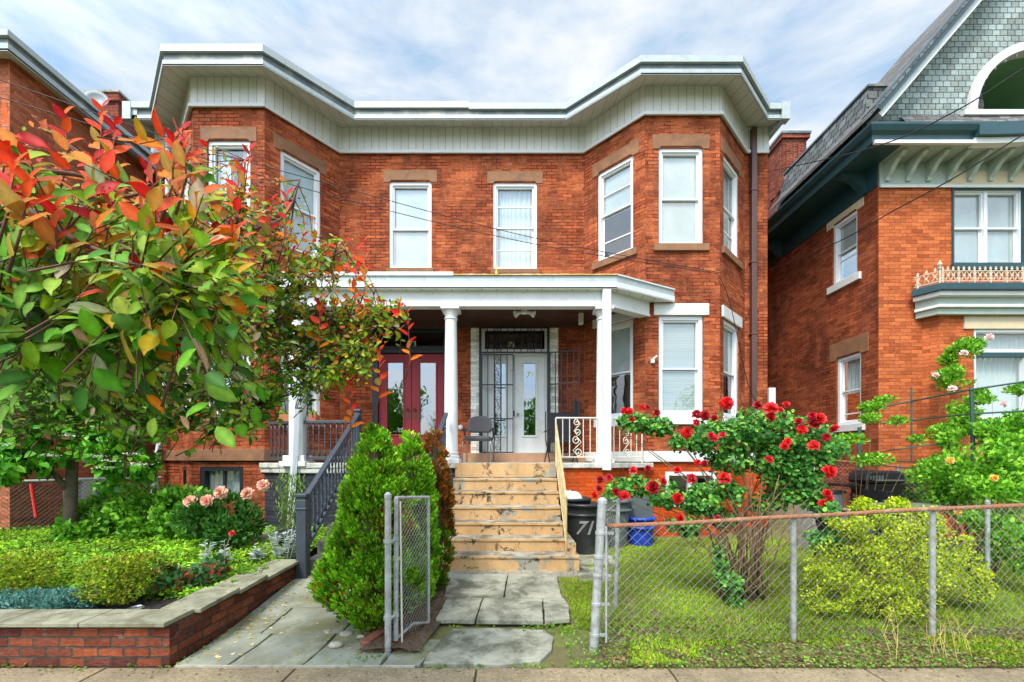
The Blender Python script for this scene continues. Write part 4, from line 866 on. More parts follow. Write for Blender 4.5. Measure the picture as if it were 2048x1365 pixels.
# ground floor bay with teal cornice and iron cresting
BP = [(7.72, RY), (7.88, 7.82), (11.5, 7.82)]
bf = [Fr(*BP[0], *BP[1]), Fr(*BP[1], *BP[2])]; hb = (.62, 2.6, 2.35, 4.02)
w = MB(); w.panel(bf[0], bf[0].L, 0, 4.3); w.panel(bf[1], bf[1].L, 0, 4.3, [(hb[0], hb[1], hb[2], 4.0)]); bay = w.build('bay', BR_RF, TR)
CP = [(7.6, 7.99), (7.74, 7.74), (11.5, 7.74)]
def prof(z0, z1, o0, o1, mat, name): band(MB(), offs(CP, o1), offs(CP, -.05), z0, z1).build(name, mat, bay, bevel=.006)
prof(4.62, 4.74, 0, .22, TEAL, 'bay_cornice'); prof(4.54, 4.62, 0, .16, WHITE, 'bay_cornice'); prof(4.40, 4.54, 0, .06, SAGE, 'bay_cornice'); prof(4.35, 4.40, 0, .1, WHITE, 'bay_cornice'); prof(4.24, 4.35, 0, .04, SAGE, 'bay_cornice')
MB().add([(x, y, 4.745) for x, y in offs(CP, .2)]+[(11.5, RY, 4.86), (7.7, RY, 4.86)], [(0, 1, 2, 3, 4)]).build('bay_roof', METAL_D, bay)
MB().fb(bf[1], .42, 3.0, -.02, .03, 4.0, 4.235).build('lintel', STONE_C, bay, bevel=.01)
wn = MB(); fb_ = bf[1]; wn.ring(fb_, .62, 2.6, 2.35, 4.0, .05, -.12, -.01); wn.fb(fb_, .67, 2.55, -.12, -.02, 3.58, 3.64); wn.fb(fb_, 1.58, 1.64, -.12, -.02, 2.4, 3.5)
wn = wn.build('window', VINYL, bay, bevel=.004); MB().fb(fb_, .6, 2.62, -.06, .03, 3.48, 3.575).build('transom_bar', TEAL, wn) if False else None
MB().fb(bf[1], .67, 2.55, -.1, -.02, 3.5, 3.578).build('transom_bar', TEAL, bay); MB().fb(bf[1], .67, 2.55, -.108, -.104, 2.4, 3.95).build('pane', GLS, bay); curtain_mesh(bf[1], .62, 2.6, 2.3, 4.0, -.2).build('curtain', CURT, bay, smooth=True)
MB().fb(bf[1], .5, 2.8, -.02, .08, 2.24, 2.345).build('sill', TEAL, bay, bevel=.01)
# cresting: one iron fence of small crosses
cr = MB(); CQ = offs(CP, .12)
for j in range(2):
    f_ = Fr(*CQ[j], *CQ[j+1]); L_ = f_.L; nn = max(2, int(L_/.095))
    for z in (4.80, 4.98): cr.fb(f_, 0, L_, -.006, .006, z, z+.014)
    for i in range(nn):
        a = L_*(i+.5)/nn
        cr.fpoly(f_, [(a-.045, 4.83), (a-.03, 4.83), (a+.045, 4.97), (a+.03, 4.97)], -.006, .006); cr.fpoly(f_, [(a+.03, 4.83), (a+.045, 4.83), (a-.03, 4.97), (a-.045, 4.97)], -.0065, .0055)
        cr.fpoly(f_, [(a, 4.875), (a+.026, 4.9), (a, 4.925), (a-.026, 4.9)], -.012, .012); cr.fpoly(f_, [(a-.012, 4.99), (a+.012, 4.99), (a+.02, 5.03), (a, 5.07), (a-.02, 5.03)], -.006, .006)
        if i % 3 == 0: cr.fb(f_, a-.012, a+.012, -.01, .01, 4.73, 4.99)
CRE = M('rusted_cream_iron', (.6, .52, .38), .6, .2, 9, (.3, .14, .06), .7, .2, dscale=9, thr=.5); cr.build('roof_cresting', CRE, bay); q = MB(); c = CQ[1]; q.lathe((c[0], c[1], 4.74), [(.015, 0), (.015, .26), (.035, .29), (.015, .31), (.04, .36), (.02, .4), (.004, .44)], 8); q.build('finial', CRE, bay)
# ------------------------------------------------------------------ neighbouring house on the left
TL = thing('brick_house', 'pinkish red brick house with pale metal eaves at the left edge', 'house', (-10, 8, 0))
LX = -8.45; fl = Fr(LX, 7.15, LX, 19); fl2 = Fr(-14, 7.15, LX, 7.15)
def Fl(y): return y-7.15
w = MB(); w.panel(fl, fl.L, 0, 8.55, [(Fl(8.0), Fl(8.8), .45, 1.25)]); w.panel(fl2, fl2.L, 0, 8.55, [(4.2, 5.05, 5.9, 8.0)]); w.box(-14, LX, 18.9, 19, 0, 8.5); w.build('wall', BR_L, TL)
window(TL, fl2, 4.2, 5.05, 5.9, 8.0, cover='blind', label='white upper window with venetian blind')
w = MB().ring(fl, Fl(8.0), Fl(8.8), .45, 1.25, .07, -.1, .02).build('basement_window', WHITE_OLD, TL); MB().fb(fl, Fl(8.35), Fl(8.43), -.1, .02, .52, 1.18).build('mullion', WHITE_OLD, w); MB().fb(fl, Fl(8.07), Fl(8.73), -.08, -.075, .52, 1.18).build('pane', GLS_D, w)
ev = [(-14, 6.93), (-8.22, 6.93), (-8.22, 19)]
band(MB(), ev, [(-14, 7.2), (-8.5, 7.2), (-8.5, 19)], 8.28, 8.31, 8.36, 8.39).build('soffit', SOFFIT, TL)
co = band(MB(), ev, offs(ev, -.04), 8.27, 8.40).build('cornice', METAL_L, TL); band(MB(), offs(ev, -.02), offs(ev, -.1), 8.40, 8.50).build('cornice_channel', METAL_D, co); band(MB(), offs(ev, .03), offs(ev, -.1), 8.50, 8.60).build('cornice_cap', METAL_L, co)
MB().quad((-14, 6.9, 8.56), (-8.2, 6.9, 8.56), (-8.2, 19, 8.56), (-14, 19, 8.56)).build('roof', METAL_D, TL)
c = MB(); c.box(-9.35, -8.75, 9.45, 10.3, 8.5, 9.55); c.box(-9.4, -8.7, 9.4, 10.35, 9.55, 9.72); ch = c.build('chimney', BR_CH, TL, bevel=.01); MB().box(-9.43, -8.67, 9.37, 10.38, 9.72, 9.76).build('chimney_cap', CONC, ch)
# satellite dish beside the chimney
dd = P(196, 204, 9.2); t_ = thing('satellite_dish', 'pale grey satellite dish beside the left brick chimney', 'satellite dish', (dd.x, dd.y, 8.56))
MB().lathe(dd, [(.01, .0), (.09, .01), (.16, .035), (.215, .07), (.21, .08), (.15, .045), (.08, .02), (.01, .012)], 24, axis=Vector((.35, -.9, .25))).build('reflector', M('grey_dish_paint', (.2, .23, .24), .5, .1, 3), t_, smooth=True)
MB().tube([(dd.x+.03, dd.y+.05, 8.56), (dd.x+.03, dd.y+.05, dd.z-.05), (dd.x, dd.y, dd.z)], .022, 8).build('mast', GALV, t_); MB().tube([(dd.x, dd.y-.02, dd.z-.2), (dd.x-.15, dd.y-.25, dd.z-.02)], .01, 6).build('feed_arm', GALV, t_)
MB().lathe((dd.x-.15, dd.y-.25, dd.z-.02), [(.02, -.03), (.035, 0), (.02, .04)], 8).build('receiver', PLASTIC_G, t_)
# ------------------------------------------------------------------ overhead wires
def cable(name, label, pts, r=.011, group=None, n=24):
    q = [P(*p) for p in pts]; out_ = []
    for i in range(len(q)-1):
        p0 = q[max(i-1, 0)]; p1 = q[i]; p2 = q[i+1]; p3 = q[min(i+2, len(q)-1)]
        for k in range(8):
            t_ = k/8; out_.append(.5*((2*p1)+(p2-p0)*t_+(2*p0-5*p1+4*p2-p3)*t_**2+(3*p1-p0-3*p2+p3)*t_**3))
    out_.append(q[-1]); o = MB().tube(out_, r, 5).build(name, BLACK, None, smooth=True); return tag(o, label, 'cable', group)
cable('overhead_cable', 'upper of the two thin black cables sloping from the tree to the right bay', [(-150, 110, 5.0), (41, 174, 5.4), (351, 280, 6.0), (700, 380, 6.7), (1072, 477, 7.4), (1440, 546, 7.90)], .006)
cable('overhead_cable', 'lower of the two thin black cables sloping from the tree to the right bay', [(-150, 150, 5.0), (53, 211, 5.4), (351, 300, 6.0), (700, 402, 6.7), (1072, 489, 7.4), (1436, 548, 7.91)], .006)
cable('overhead_cable', 'black cable crossing the sky in front of the slate mansard roof', [(2200, 50, 4.4), (2048, 137, 4.8), (1910, 223, 5.3), (1746, 295, 6.2), (1536, 344, 8.9)], .0085)
cable('overhead_cable', 'black cable crossing the right house above its side window', [(2200, 190, 4.4), (2048, 269, 4.8), (1910, 355, 5.3), (1787, 422, 6.0), (1670, 487, 6.9), (1541, 540, 8.9)], .0085)
cable('wall_cable', 'thin dark cable hanging down the brick of the right bay', [(1436, 548, 7.9), (1455, 590, 8.0), (1470, 650, 8.1), (1484, 720, 8.35), (1500, 780, 8.6), (1520, 815, 8.8)], .007)
# ------------------------------------------------------------------ porch furnishings
def office_chair(x, y, z, rot):
    t = thing('office_chair', 'grey upholstered office chair with metal legs left of the white doors', 'chair', (x, y, z)); 
    MB().box(-.24, .24, -.25, .2, .42, .50).build('seat', FABRIC, t, bevel=.03)
    n = 10; vs = []; fs = []
    for j in range(5):
        zz = .58+.34*j/4; wd_ = .2+.04*math.sin(math.pi*min(1, (j+1)/4.6))
        for i in range(n+1): u = -1+2*i/n; vs.append((u*wd_, .2-.05*u*u+.12*(zz-.5)*.6, zz-(.05*abs(u)**3 if j == 4 else 0)))
    for j in range(4): fs += [(j*(n+1)+i, j*(n+1)+i+1, (j+1)*(n+1)+i+1, (j+1)*(n+1)+i) for i in range(n)]
    bk = MB().add(vs, fs).build('backrest', FABRIC, t, smooth=True); s_ = bk.modifiers.new('s', 'SOLIDIFY'); s_.thickness = .055; s_.offset = 0; b_ = bk.modifiers.new('b', 'SUBSURF'); b_.levels = 1; b_.render_levels = 2
    for s in (-1, 1):
        a = MB().tube([(s*.27, -.2, .62), (s*.28, -.05, .645), (s*.27, .16, .62)], .028, 8).build('armrest', PLASTIC_K, t, smooth=True)
        MB().tube([(s*.25, .1, .44), (s*.275, .08, .5), (s*.275, .05, .62)], .014, 6).build('arm_support', PLASTIC_K, a)
        MB().tube([(s*.24, -.22, .43), (s*.265, -.25, .36), (s*.27, -.26, 0)], .0125, 8).build('leg', CHROME, t, smooth=True); MB().tube([(s*.24, .14, .43), (s*.26, .2, .35), (s*.27, .24, 0)], .0125, 8).build('leg', CHROME, t, smooth=True)
    MB().tube([(0, .12, .44), (0, .21, .5), (0, .24, .66)], .03, 6).build('back_support', PLASTIC_K, t)
    for c in t.children_recursive: pass
    t.rotation_euler.z = rot
    return t
# children were meshed in local numbers, so build them about a zero base first
_rl = root_loc
def local_build(fn, *a):
    global root_loc
    root_loc = lambda p: Vector((0, 0, 0))
    r = fn(*a); root_loc = _rl; return r
local_build(office_chair, X(957, 8.15), 8.15, ZF, R(-4))
def folding_chair(x, y, z, rot):
    t = thing('folding_chair', 'black folding chair behind the cream iron railing, right of the doors', 'chair', (x, y, z))
    MB().fpoly(Fr(-.24, .2, .24, .2), [(-.0, .42), (.48, .42), (.48, .96), (.43, 1.0), (.05, 1.0), (0, .96)], -.015, .01).build('backrest', FABRIC_K, t); MB().box(-.25, .25, -.24, .18, .40, .425).build('seat', FABRIC_K, t, bevel=.008)
    for s in (-1, 1):
        MB().tube([(s*.27, .22, 1.02), (s*.27, .2, .45), (s*.27, -.26, .0)], .012, 8).build('leg', BLACK, t); MB().tube([(s*.285, -.26, .5), (s*.285, -.22, .4), (s*.285, .26, 0)], .012, 8).build('leg', BLACK, t)
        MB().tube([(s*.29, -.3, .66), (s*.29, -.25, .62), (s*.29, .2, .62)], .018, 8).build('armrest', BLACK, t); MB().tube([(s*.288, -.22, .6), (s*.288, -.2, .4)], .01, 6).build('arm_support', BLACK, t)
    MB().tube([(-.28, -.25, .05), (.28, -.25, .05)], .009, 6).build('crossbar', BLACK, t); t.rotation_euler.z = rot
local_build(folding_chair, X(1122, 8.35), 8.35, ZF, R(5))
# floodlight under the porch beam
c = P(1049, 628, 7.75); t_ = thing('floodlight', 'twin white floodlight under the porch beam above the white doors', 'floodlight', tuple(c))
MB().box(c.x-.05, c.x+.05, c.y-.05, c.y+.05, c.z, 4.47).build('junction_box', WHITE_OLD, t_, bevel=.008)
for s in (-1, 1):
    l = MB().lathe((c.x+s*.045, c.y-.02, c.z+.03), [(.02, 0), (.03, .03), (.035, .08), (.062, .13), (.066, .15), (.05, .145)], 16, axis=Vector((s, -.25, -.45))).build('lamp_head', WHITE_OLD, t_, smooth=True)
# mailbox / wall items
c = f.p(0, 0, 0)
mbx = MB(); q = Fr(-3.63, D-.001, 1.516, D-.001); am = X(1153, D)+3.63; mbx.fpoly(q, [(am-.07, 2.5), (am+.07, 2.5), (am+.07, 2.78), (am+.05, 2.82), (am-.05, 2.82), (am-.07, 2.78)], 0, .09); mo = mbx.build('mailbox', BLACK, None, bevel=.01); tag(mo, 'small black mailbox on the brick wall right of the white doors', 'mailbox')
q8 = fr[8]; q = MB(); p_ = P(1549, 783, 8.5); q.box(5.42, 5.56, 8.95, 9.25, p_.z-.2, p_.z+.15); tag(q.build('meter_box', WHITE, None, bevel=.012), 'small white meter box at the right corner of the twin house', 'meter box')
q = MB(); a_ = .12; f6 = fr[6]; q.fb(f6, a_-.02, a_+.05, 0, .05, Z(722, 7.95)-.05, Z(722, 7.95)+.03); q.tube([f6.p(a_+.03, .03, Z(722, 7.95)+.03), f6.p(a_+.09, .07, Z(722, 7.95)+.08)], .022, 8); tag(q.build('security_camera', WHITE, None, bevel=.006), 'tiny white camera box on the brick left of the blinded bay window', 'camera')
wl = MB().box(1.31, 1.40, 8.3, 8.42, Z(635, 8.3)-.12, Z(635, 8.3)+.12)
tag(wl.build('speaker_box', CREAMP, None, bevel=.012), 'small cream box under the porch ceiling left of the right column', 'speaker')
# wall valve left of the chair
c = P(921, 855, 8.88); q = MB().lathe(c, [(.04, -.03), (.055, -.01), (.045, .03), (.02, .05)], 10, axis=Vector((0, -1, 0))); tag(q.build('hose_reel_bracket', WHITE_OLD, None), 'chipped white wall fitting on the brick left of the grey chair', 'wall fitting')
# yellow bottle on the porch roof
c = P(993, 540, 8.7); q = MB().lathe((c.x, c.y, 5.04), [(.04, 0), (.042, .02), (.042, .34), (.03, .4), (.014, .44), (.014, .52)], 12); tag(q.build('bottle', M('yellow_plastic', (.75, .4, .02), .4, .1), None, smooth=True), 'yellow bottle on the porch roof below the curtained window', 'bottle')
# window boxes on the left bay sill
for (px, wd_) in ((572, .3), (619, .34)):
    c = P(px, 838, 7.95) if px < 600 else P(px, 838, 8.1)
    t_ = thing('flower_pot', 'terracotta window box left of the square white post' if px < 600 else 'terracotta window box right of the square white post', 'planter', (c.x, c.y, c.z-.09))
    MB().hexa([(c.x-wd_*.45, c.y-.08, c.z-.09), (c.x+wd_*.45, c.y-.08, c.z-.09), (c.x+wd_*.45, c.y+.08, c.z-.09), (c.x-wd_*.45, c.y+.08, c.z-.09), (c.x-wd_/2, c.y-.1, c.z+.07), (c.x+wd_/2, c.y-.1, c.z+.07), (c.x+wd_/2, c.y+.1, c.z+.07), (c.x-wd_/2, c.y+.1, c.z+.07)]).build('pot', TERRA, t_, bevel=.01)
    n = 60; p = np.array([(c.x, c.y, c.z+.08)])+rng.uniform(-1, 1, (n, 3))*np.array([wd_*.4, .07, .05]); leaves('foliage', p, rdir(n)+np.array([0, 0, .8]), rdir(n)+np.array([0, -.3, .8]), rng.uniform(.04, .08, n), pick([(.2, .35, .03), (.3, .45, .05)], n), LF, t_, T_OV)
# ------------------------------------------------------------------ bins
def bin_(name, label, cat, x, y, z, r0, r1, h, mat, rim=True, handles=True):
    t = thing(name, label, cat, (x, y, z))
    pr = [(r0*.96, 0), (r0, .03)]
    for i in range(8): u = (i+1)/8; pr.append((r0+(r1-r0)*u, .03+(h-.08)*u))
    pr += [(r1+.03, h-.05), (r1+.035, h-.02), (r1+.02, h), (r1-.01, h-.005), (r1-.03, h-.05), (r0*.9, .06), (.01, .05)]
    MB().lathe((x, y, z), pr, 32).build('body', mat, t, smooth=True)
    MB().lathe((x, y, z), [(r1-.01, h-.2), (r1+.028, h-.19), (r1+.03, h-.16), (r1-.005, h-.15)], 32).build('rim_band', mat, t, smooth=True)
    if handles:
        for s in (-1, 1): MB().box(x+s*(r1+.03)-.03, x+s*(r1+.03)+.03, y-.08, y+.08, z+h-.16, z+h-.12).build('handle', mat, t, bevel=.008)
    return t
b1_ = bin_('trash_can', 'black round trash can with 71 painted in white', 'trash can', 1.14, 6.75, gh(1.1, 6.7)+.0, .23, .27, .80, PLASTIC_K)
# painted number wrapped on the can front
nm = numerals('71', .29, (1.10, 6.46, gh(1.1, 6.7)+.34), M('faded_white_numerals', (.5, .5, .48), .7, .3, 20), b1_, shear=.35, ext=.0005)
for v_ in nm.data.vertices:
    q = v_.co+Vector((1.14, 6.75, gh(1.1, 6.7))); rr = .23+.04*(q.z-gh(1.1, 6.7))/.8+.016; dx = q.x-1.14; a_ = dx/rr; v_.co.x = math.sin(a_)*rr; v_.co.y = -math.cos(a_)*rr-(q.y-6.46)*-1*0
b2_ = bin_('trash_can', 'black open trash can behind, holding a white plastic bag', 'trash can', 1.02, 7.1, gh(1, 7)+.02, .23, .27, .82, PLASTIC_K)
n = 14; mb = MB(); vs = []; zb = gh(1, 7)+.78
for j in range(7):
    for i in range(n): a = 2*math.pi*i/n; r = .2*math.cos(j/6*math.pi/2)**.6; vs.append((.98+math.cos(a)*r, 7.08+math.sin(a)*r*.9, zb+.16*math.sin(j/6*math.pi/2)+.035*noise.noise(Vector((a*2, j, 0)))))
o = mb.add(vs, [(j*n+i, j*n+(i+1) % n, (j+1)*n+(i+1) % n, (j+1)*n+i) for j in range(6) for i in range(n)]).build('garbage_bag', BAG, None, smooth=True); tag(o, 'crumpled white plastic bag in the rear black trash can', 'bag')
bin_('trash_can', 'dark grey trash can between the black cans and the blue bin', 'trash can', 1.75, 7.2, gh(1.7, 7), .2, .245, .80, PLASTIC_G)
bb = bin_('recycling_bin', 'bright blue plastic bin at the orange basement wall', 'bin', 2.2, 7.25, gh(2.2, 7), .19, .22, .50, PLASTIC_B, handles=False)
o = MB().fb(Fr(1.9, 7.45, 2.3, 7.4), 0, .52, -.2, .04, .98, 1.03).build('bin_lid', PLASTIC_B, None, bevel=.02) ; tag(o, 'dark blue lid lying on the bins under the porch', 'lid')
MB().box(2.0, 2.42, 7.3, 7.40, .1, .98).build('lid_prop', PLASTIC_G, o)
# ------------------------------------------------------------------ grill, table, chair, tarp and crate in the side yard
g0 = P(1752, 985, 6.6); gz = gh(5, 6.6)
t_ = thing('barbecue_grill', 'black barbecue grill with closed hood beside the right house', 'grill', (g0.x, g0.y, gz))
x, y = g0.x, g0.y; zb = 1.24
pr = [(-.29, zb), (.29, zb), (.31, zb+.05), (.29, zb+.14), (.22, zb+.19), (-.22, zb+.19), (-.29, zb+.14), (-.31, zb+.05)]
MB().fpoly(Fr(x-.0, y+.18, x+1, y+.18), pr, -.0, .36).build('hood', BLACK, t_, bevel=.03)
vt = MB()
for i in range(6): vt.box(x-.30+.045*i, x-.275+.045*i, y-.192, y-.178, zb+.06, zb+.12)
vt.build('vent_slot', PLASTIC_G, t_); MB().tube([(x-.22, y-.2, zb+.05), (x-.22, y-.25, zb+.05), (x+.22, y-.25, zb+.05), (x+.22, y-.2, zb+.05)], .012, 6).build('hood_handle', CHROME, t_)
MB().hexa([(x-.22, y-.14, zb-.2), (x+.22, y-.14, zb-.2), (x+.22, y+.14, zb-.2), (x-.22, y+.14, zb-.2), (x-.32, y-.18, zb-.01), (x+.32, y-.18, zb-.01), (x+.32, y+.18, zb-.01), (x-.32, y+.18, zb-.01)]).build('firebox', BLACK, t_, bevel=.01)
MB().box(x+.33, x+.78, y-.17, y+.17, zb-.05, zb-.01).build('side_shelf', BLACK, t_, bevel=.008); MB().box(x-.62, x-.33, y-.17, y+.17, zb-.05, zb-.01).build('side_shelf', BLACK, t_, bevel=.008)
for sx in (-1, 1):
    for sy in (-1, 1): MB().tube([(x+sx*.26, y+sy*.14, zb-.08), (x+sx*.3, y+sy*.16, gz)], .016, 6).build('leg', BLACK, t_)
MB().box(x-.3, x+.3, y-.15, y+.15, gz+.25, gz+.28).build('lower_shelf', BLACK, t_)
# patio table
c = P(1830, 1012, 5.6); t_ = thing('patio_table', 'patio table with grey top behind the yellow-green shrub', 'table', (c.x, c.y, gh(5, 5.6)))
MB().lathe((c.x, c.y, c.z), [(.0, -.02), (.55, -.02), (.58, -.005), (.57, .012), (.0, .014)], 40, sx=.98, sy=.62).build('table_top', M('grey_green_tabletop', (.2, .22, .18), .4, .2, 3), t_, smooth=False)
MB().lathe((c.x, c.y, c.z), [(.58, -.03), (.6, -.02), (.6, .0), (.58, .01)], 40, sx=.98, sy=.62).build('table_rim', BLACK, t_)
for sx, sy in ((-.4, -.25), (.4, -.25), (-.4, .25), (.4, .25)): MB().tube([(c.x+sx, c.y+sy, c.z-.02), (c.x+sx*1.1, c.y+sy*1.1, gh(5, 5.6))], .016, 6).build('leg', BLACK, t_)
# black garden chair left of the grill
def garden_chair(px, py, d, label):
    c = P(px, py, d); t_ = thing('garden_chair', label, 'chair', (c.x, c.y, gz)); x, y = c.x, c.y
    MB().box(x-.24, x+.24, y-.22, y+.22, gz+.42, gz+.45).build('seat', FABRIC_K, t_); MB().hexa([(x-.26, y-.2, gz+.45), (x-.24, y-.2, gz+.45), (x-.24, y+.2, gz+.45), (x-.26, y+.2, gz+.45), (x-.42, y-.2, gz+1.05), (x-.4, y-.2, gz+1.05), (x-.4, y+.2, gz+1.05), (x-.42, y+.2, gz+1.05)]).build('backrest', FABRIC_K, t_)
    for s in (-1, 1):
        MB().tube([(x-.38, y+s*.24, gz+.72), (x-.1, y+s*.24, gz+.74), (x+.2, y+s*.24, gz+.7), (x+.26, y+s*.24, gz+.6), (x+.24, y+s*.24, gz)], .016, 6).build('armrest', BLACK, t_, smooth=True); MB().tube([(x-.4, y+s*.24, gz+1.05), (x-.2, y+s*.24, gz+.4), (x-.28, y+s*.24, gz)], .014, 6).build('leg', BLACK, t_)
garden_chair(1690, 1010, 6.2, 'black garden chair left of the barbecue grill'); garden_chair(1806, 1010, 6.1, 'black garden chair between the barbecue grill and the patio table')
# tarp
c = P(1715, 1000, 7.4); mb = MB(); n = 16; vs = [(c.x-.5+1.1*i/n, c.y-.3+.6*j/n, gh(5, 7)+.52*(1-abs(j/n-.5)**2*3)*(1-abs(i/n-.5)**3*5)+.06*noise.noise(Vector((i*.5, j*.5, 0)))) for j in range(n+1) for i in range(n+1)]
o = mb.add(vs, [(j*(n+1)+i, j*(n+1)+i+1, (j+1)*(n+1)+i+1, (j+1)*(n+1)+i) for j in range(n) for i in range(n)]).build('tarp', TARP, None); tag(o, 'crumpled blue tarp behind the barbecue grill', 'tarp')
# grey storage box behind the roses
c = P(1640, 1000, 6.9); t_ = thing('storage_box', 'grey plastic storage box behind the red rose bush', 'storage box', (c.x, c.y, gz)); MB().box(c.x-.24, c.x+.24, c.y-.2, c.y+.2, gz, gz+.95).build('body', M('cloudy_plastic', (.33, .33, .3), .5, .2), t_, bevel=.03); MB().box(c.x-.26, c.x+.26, c.y-.22, c.y+.22, gz+.952, gz+1.0).build('lid', PLASTIC_G, t_, bevel=.01)
# flower pot and stone edging by the side steps
c = P(578, 1060, 6.0); t_ = thing('flower_pot', 'black plastic flower pot beside the foot of the slate grey stair railing', 'flower pot', (c.x, c.y, .28)); MB().lathe((c.x, c.y, .28), [(.13, 0), (.17, .26), (.19, .27), (.19, .32), (.16, .32), (.15, .26)], 20).build('pot', PLASTIC_K, t_, smooth=True)
for i, (px, py, d) in enumerate([(500, 1075, 6.3), (535, 1068, 6.2), (560, 1072, 6.1), (520, 1060, 6.5)]):
    c = P(px, py, d); q = MB(); pts = [(c.x+math.cos(a)*.16*random.uniform(.8, 1.1), c.y+math.sin(a)*.1*random.uniform(.8, 1.1)) for a in np.linspace(0, 2*math.pi, 8)[:-1]]; q.prism(pts, .25+.0*i, .38+.03*i)
    tag(q.build('edging_stone', CONC, None, bevel=.02), ['leftmost flat edging stone behind the lawn by the dark basement wall', 'middle flat edging stone by the dark basement wall', 'rightmost flat edging stone beside the black flower pot', 'topmost edging stone at the dark basement wall'][i], 'stone')
# tap on the dark base wall
c = P(543, 968, 7.34); q = MB(); q.tube([c+Vector((0, .05, 0)), c+Vector((0, -.08, 0)), c+Vector((0, -.1, -.06))], .018, 8); q.lathe(c+Vector((0, -.05, .03)), [(.01, 0), (.05, .01), (.05, .02), (.01, .03)], 10); tag(q.build('garden_tap', BRASS, None), 'dark garden tap on the charcoal painted basement wall', 'tap')
# round garden spotlight in the mulch
# ------------------------------------------------------------------ chain-link fences and gate
def chain(mb, A, B, zA0, zA1, zB0, zB1, gap=.085, r=.0019, tips=True, bulge=0):
    A = Vector(A); B = Vector(B); Ln = (B-A).length; dd = (B-A).normalized(); nn = Vector((dd.y, -dd.x)); H = (zA1-zA0+zB1-zB0)/2
    def w(s, h, o): u = s/Ln; q = A.lerp(B, u); z0 = zA0+(zB0-zA0)*u; z1 = zA1+(zB1-zA1)*u; bo = bulge*math.sin(math.pi*min(1, max(0, h/H)))*math.sin(u*7); return Vector((q.x+nn.x*(o+bo), q.y+nn.y*(o+bo), z0+(z1-z0)*h/H))
    k = int((Ln+H)/gap)+1
    for i in range(k):
        c = i*gap
        a0, b0 = (c, 0) if c <= Ln else (Ln, c-Ln); a1, b1_ = (c-H, H) if c-H >= 0 else (0, c)
        if b1_ > b0+.02:
            m_ = 6 if bulge else 1; mb.tube([w(a0+(a1-a0)*j/m_, b0+(b1_-b0)*j/m_, r*1.2) for j in range(m_+1)], r, 3, cap=False)
        c2 = i*gap-H
        a0, b0 = (c2, 0) if c2 >= 0 else (0, -c2); a1, b1_ = (c2+H, H) if c2+H <= Ln else (Ln, Ln-c2)
        if b1_ > b0+.02 and a0 < Ln: 
            m_ = 6 if bulge else 1; mb.tube([w(a0+(a1-a0)*j/m_, b0+(b1_-b0)*j/m_, -r*1.2) for j in range(m_+1)], r, 3, cap=False)
    if tips:
        for i in range(int(Ln/gap)):
            s = i*gap+(H % gap); p0 = w(min(Ln, s), H, 0); mb.tube([p0, p0+Vector((.012, 0, .03)), p0+Vector((-.01, -.006, .055))], r, 3)
def post(name, x, y, z0, z1, r, root, dx=0, dy=0, cap=True, mat=None):
    p = MB().tube([(x, y, z0), (x+dx, y+dy, z1)], r, 12)
    if cap: p.lathe((x+dx, y+dy, z1), [(r+.004, -.03), (r+.004, 0), (r*.6, .018), (.002, .024)], 12)
    return p.build(name, mat or GALV, root, smooth=False)
# front fence on the right
FA = (.76, 3.62); FB = (5.6, 3.86); tf = thing('chain_link_fence', 'chain-link fence with rusty top rail along the pavement in front of the rose bush', 'fence', (.76, 3.62, 0))
tf['label'] = 'chain-link fence with rusty top rail in front of the rose bush'
zt0, zt1 = 1.03, 1.24
def frail(x): u = (x-FA[0])/(FB[0]-FA[0]); return FA[1]+(FB[1]-FA[1])*u, zt0+(zt1-zt0)*u
post('post', .69, 3.60, -.05, 1.26, .038, tf, .075, .0)
for px, dy in ((1586, .04), (1878, .04)):
    x = X(px, 3.75); y, z = frail(x); post('post', x, y+dy, -.05, z+.0, .024, tf, -.0, 0, cap=False)
pts = []
for i in range(25): x = FA[0]+.05+(FB[0]-FA[0]-.05)*i/24; y, z = frail(x); pts.append((x, y, z+.012*noise.noise(Vector((x, 0, 0)))))
MB().tube(pts, .020, 10).build('top_rail', RUST, tf, smooth=True)
m_ = MB(); chain(m_, (.80, 3.585), (5.6, 3.825), .06, 1.04, .06, 1.25); m_.build('mesh', WIRE, tf)
for z in (.12, .38, .62, .78, .98):
    bn = MB(); bx_ = .69+.075*(z+.05)/1.31; bn.lathe((bx_, 3.60, z), [(.040, -.014), (.044, -.012), (.044, .012), (.040, .014)], 12); bn.box(bx_+.03, .80+.06*z, 3.585, 3.60, z-.012, z+.012); bn.build('tension_band', GALV, tf)
MB().box(.785, .80, 3.575, 3.58, .06, 1.04).build('tension_bar', GALV, tf)
# return fence going back from the gate post
tb = thing('chain_link_fence', 'short sagging chain-link run going back from the leaning gate post', 'fence', (.8, 3.7, 0))
post('post', 1.10, 4.52, .0, 1.17, .022, tb, .03, 0); m_ = MB(); chain(m_, (.74, 3.66), (1.1, 4.48), .06, 1.22, .05, 1.15, bulge=.05); m_.build('mesh', WIRE, tb)
MB().tube([(.76, 3.66, 1.17), (.9, 4.0, 1.12), (1.1, 4.5, 1.13)], .006, 5).build('tension_wire', WIRE, tb)
